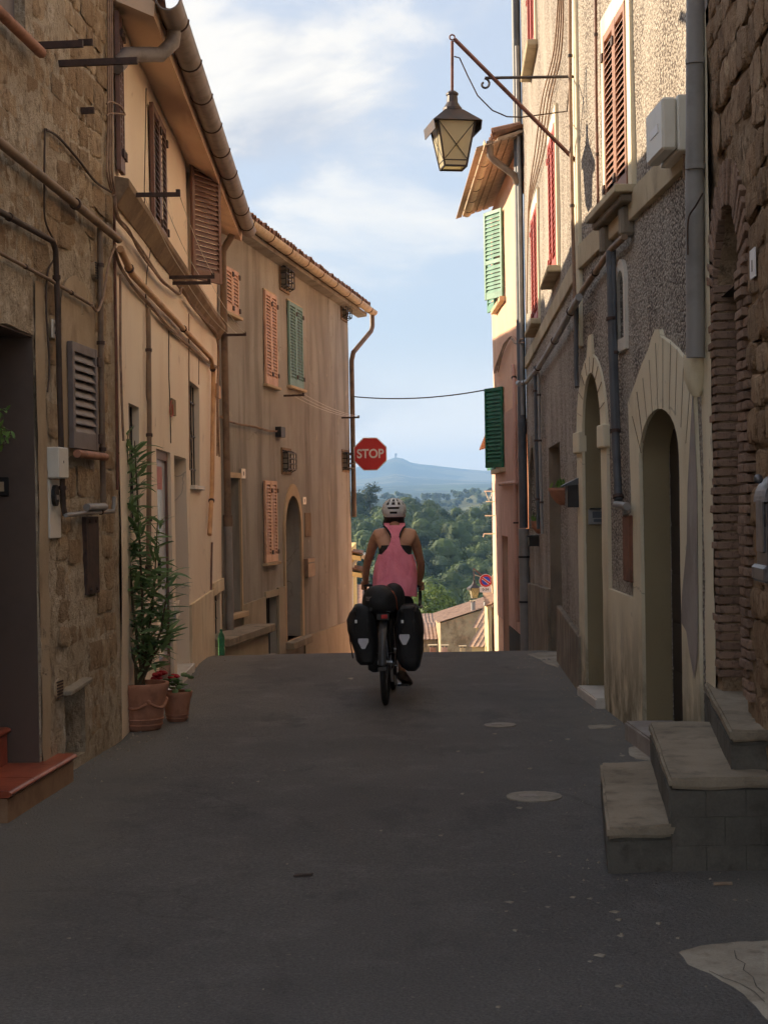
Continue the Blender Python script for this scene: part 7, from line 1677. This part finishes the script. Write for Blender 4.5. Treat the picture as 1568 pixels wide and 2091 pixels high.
MB().tube([Z(385, 1190, -.10), Z(425, 1215, -.12), Z(448, 1260, -.12), Z(455, 1320, -.10), Z(460, 1345, -.04)], .005, 6).build('cord', M['cord'], S1, smooth=60)
lp = Z(262, 1266, -.172); lm = Matrix.Translation(lp) @ Matrix.Rotation(R(-8), 4, 'Z') @ Matrix.Rotation(R(88), 4, 'X')
M['logo'] = paint('grey_logo_print', lin(150, 138, 134), None, .7, 10, 0)
for i, tx in enumerate(('MOUNTAIN', 'HARD', 'WEAR')): put_text(tx, .0115, M['logo'], S1, lm @ Matrix.Translation((0 if i == 0 else -.014, .012 - .012 * i, .0)), .0004)
MB().tube([lm @ Vector((.022 + .012 * math.cos(a) * (1 - a * .07), -.006 + .012 * math.sin(a) * (1 - a * .07), 0)) for a in [i * .5 for i in range(14)]], .0022, 5).build('logo_swirl', M['logo'], S1)

# ------------------------------------------------------------------ rider
M['skin'] = paint('tanned_skin', lin(206, 152, 120), lin(190, 134, 102), .5, 14, .03, spec=.35); M['pink'] = None
k = NT('pink_jersey_cotton'); k.color(k.mix(k.ramp(k.noise(9, 3), .35, .7), lin(250, 146, 164), lin(242, 132, 152))); k.rough(.85); k.bump(k.math('ADD', k.noise(13, 4, .55, (1, 1, .35), dist=.6), k.math('MULTIPLY', k.noise(200, 2), .05)), .9, .03); M['pink'] = k.m
M['black_cloth'] = paint('black_sportswear', (.014, .014, .016), (.02, .02, .022), .7, 20, .05); M['hair'] = paint('dark_brown_hair', (.022, .014, .011), (.035, .022, .016), .45, 60, .3)
M['helmet'] = paint('white_helmet', lin(242, 241, 238), lin(234, 232, 228), .35, 4, .0); M['helmet_in'] = paint('dark_helmet_foam', (.03, .022, .022), (.05, .03, .03), .8, 8, 0); M['shoe'] = paint('brown_black_shoe', lin(64, 52, 46), lin(48, 40, 36), .6, 16, .1)
rider = thing('person', Z(445, 1300, .28), 'cyclist seen from behind in pink tank top, white helmet and black leggings', 'person')
def skin_obj(name, joints, edges, mat, parent, root=0, sub=2, extra=None):
    me = bpy.data.meshes.new(name); names = list(joints); me.from_pydata([joints[k][0] for k in names], [(names.index(a), names.index(b)) for a, b in edges], [])
    o = bpy.data.objects.new(name, me); col.objects.link(o); sk = o.modifiers.new('skin', 'SKIN'); sk.use_smooth_shade = True
    lay = me.skin_vertices[0] if len(me.skin_vertices) else None
    for i, k in enumerate(names):
        r = joints[k][1]; lay.data[i].radius = r if isinstance(r, tuple) else (r, r); lay.data[i].use_root = (i == root)
    s = o.modifiers.new('sub', 'SUBSURF'); s.levels = sub; s.render_levels = sub
    bpy.context.view_layer.update(); ev = o.evaluated_get(bpy.context.evaluated_depsgraph_get()); out = bpy.data.meshes.new_from_object(ev); bpy.data.objects.remove(o)
    bm = bmesh.new(); bm.from_mesh(out)
    if extra:
        tmp = extra.mesh('tmp', None); bm.from_mesh(tmp)
    off = ROOT[parent.name]
    for v in bm.verts: v.co -= off
    for f in bm.faces: f.smooth = True
    bm.to_mesh(out); bm.free(); out.materials.clear(); out.materials.append(mat); return link_mesh(name, out, parent)
J = {'pel': (Z(445, 1300, .28), .125), 'sp': (Z(443, 1150, .35), .10), 'ch': (Z(440, 985, .44), .118), 'uc': (Z(438, 860, .50), .115), 'nb': (Z(437, 775, .54), .062), 'nk': (Z(437, 720, .57), .05), 'hd': (Z(437, 655, .60), .085), 'top': (Z(437, 590, .60), .07),
     'shL': (Z(312, 812, .50), .058), 'shR': (Z(566, 810, .50), .058), 'uaL': (Z(272, 915, .57), .042), 'uaR': (Z(599, 915, .57), .042), 'elL': (Z(243, 1010, .66), .035), 'elR': (Z(626, 1020, .66), .035), 'faL': (Z(233, 1080, .76), .033), 'faR': (Z(623, 1085, .76), .033), 'wrL': (Z(232, 1140, .86), .026), 'wrR': (Z(613, 1145, .86), .026), 'paL': (Z(228, 1172, .92), .030), 'paR': (Z(617, 1178, .92), .030),
     'hiL': (Z(392, 1320, .30), .095), 'hiR': (Z(498, 1320, .30), .095), 'knL': (Z(350, 1400, .74), .062), 'knR': (Z(508, 1500, .64), .062), 'cfL': (Z(348, 1500, .60), .052), 'cfR': (Z(500, 1640, .50), .050), 'anL': (Z(350, 1600, .44), .034), 'anR': (Z(490, 1765, .42), .034), 'heL': (Z(350, 1640, .40), .03), 'heR': (Z(492, 1835, .40), .03)}
Ed = [('pel', 'sp'), ('sp', 'ch'), ('ch', 'uc'), ('uc', 'nb'), ('nb', 'nk'), ('nk', 'hd'), ('hd', 'top')]
for e in 'LR': Ed += [('uc', 'sh' + e), ('sh' + e, 'ua' + e), ('ua' + e, 'el' + e), ('el' + e, 'fa' + e), ('fa' + e, 'wr' + e), ('wr' + e, 'pa' + e), ('pel', 'hi' + e), ('hi' + e, 'kn' + e), ('kn' + e, 'cf' + e), ('cf' + e, 'an' + e), ('an' + e, 'he' + e)]
fing = MB()
for e, sg in (('L', -1), ('R', 1)):
    p = J['pa' + e][0]
    for i, (l, sp_) in enumerate(((.070, -.027), (.078, -.009), (.074, .009), (.060, .026))):      # fingers wrap the hood outwards and down
        b = p + FW * (.01 - sp_ * .0) + UP * (-sp_) + RT * (.012 * sg); fing.tube([b - FW * .01, b + FW * l * .40 + RT * (.018 * sg), b + FW * l * .72 - RT * (.004 * sg) - UP * .006, b + FW * l * .70 - RT * (.026 * sg) - UP * .008], [.0105, .0098, .009, .0075], 7)
    b = p + UP * .012 - RT * (.018 * sg); fing.tube([b - FW * .02, b + FW * .012 - RT * (.014 * sg) + UP * .006, b + FW * .040 - RT * (.010 * sg) - UP * .004], [.012, .011, .008], 7)
hdp = J['hd'][0]
fing.ell(hdp + FW * .115 + UP * -.01, .016, .022, .022, 8, 6); 
for sg in (-1, 1): fing.ell(hdp + RT * (.083 * sg) - UP * .01, .012, .022, .032, 8, 6); fing.ell(hdp + FW * .098 + RT * (.032 * sg) + UP * .012, .012, .010, .008, 8, 6)
fing.ell(hdp + FW * .100 - UP * .045, .024, .012, .008, 8, 6)
body_o = skin_obj('body', J, Ed, M['skin'], rider, 0, 2, fing)
# leggings
JL = {'wa': (Z(444, 1225, .31), .122), 'pel': (Z(445, 1300, .28), .138)}; EL = [('wa', 'pel')]
for e in 'LR':
    JL['hi' + e] = (J['hi' + e][0], .105); JL['kn' + e] = (J['kn' + e][0], .070); JL['cf' + e] = (J['cf' + e][0], .058); JL['en' + e] = (J['cf' + e][0].lerp(J['an' + e][0], .42), .050)
    EL += [('pel', 'hi' + e), ('hi' + e, 'kn' + e), ('kn' + e, 'cf' + e), ('cf' + e, 'en' + e)]
skin_obj('leggings', JL, EL, M['black_cloth'], rider, 0, 2)
# tank top: racer back strip flowing into a loose hem
def T(x9, y9, f): return at(720 + x9 / 9.506, 1000 + y9 / 9.506, YB + f)       # measured on a closer crop
axis = [(690, 815, .545), (900, 825, .50), (1080, 822, .46), (1290, 832, .42), (1480, 828, .385), (1700, 828, .345), (1900, 830, .32), (2060, 832, .30)]
def axf(y): return float(np.interp(y, [a[0] for a in axis], [a[1] for a in axis])), float(np.interp(y, [a[0] for a in axis], [a[2] for a in axis]))
def hw(y): return float(np.interp(y, [690, 780, 900, 1080, 1200, 1290, 1480, 1700, 1900, 2060], [345, 352, 340, 335, 330, 325, 392, 412, 420, 425]))   # body or hem half width
def dp(y): return float(np.interp(y, [690, 760, 900, 1080, 1290, 1480, 1700, 2060], [.070, .098, .128, .132, .132, .132, .135, .145]))
def surf(x9, y9, off=.0):
    cx, cf = axf(y9); t = max(-1, min(1, (x9 - cx) / hw(y9))); f = cf - (dp(y9) + off) * math.sqrt(max(0, 1 - t * t)) ** .8
    return T(cx + (x9 - cx) * (1 + off * 2), y9, f)
top = MB(); nx = 20
edges_ = [(688, 612, 1015), (720, 640, 990), (780, 690, 950), (840, 728, 920), (900, 748, 905), (990, 742, 912), (1080, 706, 930), (1150, 665, 968), (1220, 605, 1025), (1290, 535, 1118)]
prev = None; rows_ = []
for y, xl, xr in edges_: rows_.append([surf(xl + (xr - xl) * i / nx, y, .016) for i in range(nx + 1)])
for r_ in rows_: top.v += r_
K = nx + 1
for j in range(len(rows_) - 1): top.f += [(j * K + i, j * K + i + 1, (j + 1) * K + i + 1, (j + 1) * K + i) for i in range(nx)]
lv = [1290, 1340, 1400, 1480, 1560, 1640, 1720, 1800, 1880, 1960, 2040]; NB = 44; base_i = len(top.v); q = random.Random(2)
for y in lv:
    cx, cf = axf(y); W = hw(y) + 8
    hem = 0
    for j in range(NB):
        a = 2 * math.pi * j / NB; ca, sa = math.cos(a), math.sin(a)
        t = (y - 1290) / 770; fold = (noise.noise(Vector((ca * 3.2, sa * 3.2, y * .0016))) * 34 + 13 * math.sin(a * 8 + y * .005 + 2 * ca)) * min(1, t * 1.6 + .12)
        yy = y + (0 if y < 2000 else (60 * (ca * .5 + .5) - 20)) + (-40 * abs(ca) * (1 - t) if t < .3 else 0)
        top.v.append(T(cx + ca * (W + fold), yy, cf - sa * (dp(y) + .018) * (1 + fold / 420)))
for j in range(len(lv) - 1): top.f += [(base_i + j * NB + i, base_i + j * NB + (i + 1) % NB, base_i + (j + 1) * NB + (i + 1) % NB, base_i + (j + 1) * NB + i) for i in range(NB)]
# front of the top rises to the neck on the far side
fr0 = len(top.v); fl_rows = []
for y, w_ in ((1290, 300), (1150, 270), (1000, 215), (880, 180), (780, 165), (700, 180)):
    cx, cf = axf(y); fl_rows.append([T(cx - w_ + 2 * w_ * i / 10, y, cf + (dp(y) + .02) * math.sqrt(max(0, 1 - ((-1 + i / 5) * w_ / (hw(y) + 10)) ** 2))) for i in range(11)])
for r_ in fl_rows: top.v += r_
for j in range(5): top.f += [(fr0 + j * 11 + i, fr0 + j * 11 + i + 1, fr0 + (j + 1) * 11 + i + 1, fr0 + (j + 1) * 11 + i) for i in range(10)]
# shoulder straps joining back and front
for (bx, fx) in ((612, 640), (1015, 1010)):
    for s_ in (0, 1):
        pass
st0 = len(top.v)
for xs in ([612, 660, 720], [905, 960, 1015]):
    b = len(top.v)
    for i, x in enumerate(xs): p0 = surf(x, 688, .016); p2 = T(x, 700, axf(700)[1] + dp(700) * .7); top.v += [p0, p0.lerp(p2, .5) + UP * .022, p2]
    top.f += [(b, b + 1, b + 4, b + 3), (b + 1, b + 2, b + 5, b + 4), (b + 3, b + 4, b + 7, b + 6), (b + 4, b + 5, b + 8, b + 7)]
to = top.build('tank_top', M['pink'], rider, smooth=180)
# sports bra band and straps
br = MB(); lv = [1068, 1110, 1180, 1250, 1300]
for y in lv:
    cx, cf = axf(y)
    for j in range(36):
        a = 2 * math.pi * j / 36; br.v.append(T(cx + math.cos(a) * (hw(y) - 12), y + 18 * abs(math.cos(a)), cf - math.sin(a) * (dp(y) + .006)))
br.f = [(j * 36 + i, j * 36 + (i + 1) % 36, (j + 1) * 36 + (i + 1) % 36, (j + 1) * 36 + i) for j in range(4) for i in range(36)]
for pts in ([(606, 700), (655, 745), (700, 805), (735, 870), (752, 930)], [(1022, 704), (975, 750), (940, 810), (915, 870), (900, 925)]): br.tube([surf(x, y, .010) for x, y in pts], .0075, 6)
br.build('sports_bra', M['black_cloth'], rider, smooth=60)
# hair
ha = MB(); lv = [(520, 225, 300), (580, 200, 0), (640, 212, 0), (690, 215, 0), (712, 190, 0)]
hrows = [(500, 800, 200, .085), (560, 800, 195, .075), (620, 800, 205, .068), (670, 800, 212, .060), (705, 800, 205, .04)]
for y, cx, w_, d in hrows:
    for j in range(24):
        a = math.pi * 2 * j / 24; wob = 1 + .06 * math.sin(j * 5.3 + y * .05); ha.v.append(T(cx + math.cos(a) * w_ * wob, y + (26 if y > 690 else 0) * abs(math.cos(a)) * math.sin(j * 1.7), .585 - math.sin(a) * d))
ha.f = [(j * 24 + i, j * 24 + (i + 1) % 24, (j + 1) * 24 + (i + 1) % 24, (j + 1) * 24 + i) for j in range(4) for i in range(24)] + [tuple(range(24)), tuple(range(96, 120))]
ha.build('hair', M['hair'], rider, smooth=60)
# helmet: dark inner foam, white shell pieces with vents between them
hcx, hcy = 805, 392; hcn = T(hcx, hcy, .59); RX, RY, RZ = .101, .132, .098
def hp_(az, el, k=1.0):                                     # az 0 = straight back
    x = math.sin(az) * math.cos(el); y = -math.cos(az) * math.cos(el); z = math.sin(el)
    zz = RZ * z if z > 0 else RZ * 1.0 * z
    return hcn + RT * (RX * x * k) + FW * (RY * y * k) + UP * (zz * k)
helm = MB(); helm.ell(hcn, RX * .93, RY * .93, RZ * .93, 20, 14); ho_ = helm.build('helmet', M['helmet_in'], rider, smooth=180)
def hpatch(a0, a1, e0, e1, k0=.94, k1=1.03, n=6):
    m = MB(); na = max(2, int(abs(a1 - a0) / R(8))); ne = max(2, int(abs(e1 - e0) / R(8)))
    for k in (k0, k1):
        for i in range(na + 1):
            for j in range(ne + 1): m.v.append(hp_(a0 + (a1 - a0) * i / na, e0 + (e1 - e0) * j / ne, k))
    b = (na + 1) * (ne + 1); id_ = lambda i, j, t: t * b + i * (ne + 1) + j
    for t in (0, 1): m.f += [(id_(i, j, t), id_(i + 1, j, t), id_(i + 1, j + 1, t), id_(i, j + 1, t)) for i in range(na) for j in range(ne)]
    m.f += [(id_(i, 0, 0), id_(i + 1, 0, 0), id_(i + 1, 0, 1), id_(i, 0, 1)) for i in range(na)] + [(id_(i, ne, 0), id_(i + 1, ne, 0), id_(i + 1, ne, 1), id_(i, ne, 1)) for i in range(na)]
    m.f += [(id_(0, j, 0), id_(0, j + 1, 0), id_(0, j + 1, 1), id_(0, j, 1)) for j in range(ne)] + [(id_(na, j, 0), id_(na, j + 1, 0), id_(na, j + 1, 1), id_(na, j, 1)) for j in range(ne)]
    m.build('shell_piece', M['helmet'], ho_, smooth=60)
D = R
hpatch(D(-180), D(180), D(-36), D(-20))                      # lower rim
hpatch(D(-50), D(50), D(2), D(4.5), .94, 1.02)
hpatch(D(-62), D(-30), D(-20), D(10)); hpatch(D(30), D(62), D(-20), D(10)); hpatch(D(-30), D(30), D(-8), D(3)); hpatch(D(-30), D(-19), D(-20), D(-8)); hpatch(D(19), D(30), D(-20), D(-8))
hpatch(D(80), D(180), D(-20), D(8)); hpatch(D(-180), D(-80), D(-20), D(8)); hpatch(D(62), D(80), D(0), D(10)); hpatch(D(-80), D(-62), D(0), D(10))
hpatch(D(-100), D(-32), D(10), D(22)); hpatch(D(32), D(100), D(10), D(22)); hpatch(D(-70), D(70), D(15), D(25), .95, 1.04)
for a_, w_ in ((-86, 8), (-50, 6.5), (-17, 7), (17, 7), (50, 6.5), (86, 8), (120, 8), (-120, 8), (155, 8), (-155, 8)): hpatch(D(a_ - w_), D(a_ + w_), D(22), D(76), .95, 1.04)
hpatch(D(-180), D(180), D(70), D(90), .95, 1.035); hpatch(D(-130), D(130), D(44), D(48), .93, .985)
MB().tube([J['wrL'][0] + (J['wrL'][0] - J['faL'][0]).normalized() * -.02 + Vector((.031 * math.cos(a), .012 * math.sin(a), .031 * math.sin(a) * .3)) for a in [2 * math.pi * i / 14 for i in range(15)]], .0035, 5).build('bracelet', M['helmet'], rider, smooth=60)
# shoes
for e, toe, hl, an_ in (('R', Z(545, 1872, .60), Z(478, 1838, .36), J['anR'][0]), ('L', Z(352, 1622, .62), Z(350, 1640, .38), J['anL'][0])):
    ax = (toe - hl).normalized(); sd_ = ax.cross(UP).normalized(); u_ = sd_.cross(ax); m = MB(); n = 12; Ln = (toe - hl).length
    for t, w_, h_, up_ in ((-.04, .02, .02, .02), (.0, .034, .042, .03), (.18, .038, .055, .038), (.38, .040, .050, .030), (.62, .048, .036, .012), (.85, .042, .026, .002), (1.0, .022, .016, -.002), (1.03, .008, .008, -.004)):
        c = hl + ax * (Ln * t) + u_ * up_; m.v += [c + sd_ * (w_ * math.cos(2 * math.pi * j / n)) + u_ * (max(-.9, math.sin(2 * math.pi * j / n)) * h_) for j in range(n)]
    m.f = [(i * n + j, i * n + (j + 1) % n, (i + 1) * n + (j + 1) % n, (i + 1) * n + j) for i in range(7) for j in range(n)] + [tuple(range(n)), tuple(range(7 * n, 8 * n))]
    m.build('shoe', M['shoe'], rider, smooth=60)
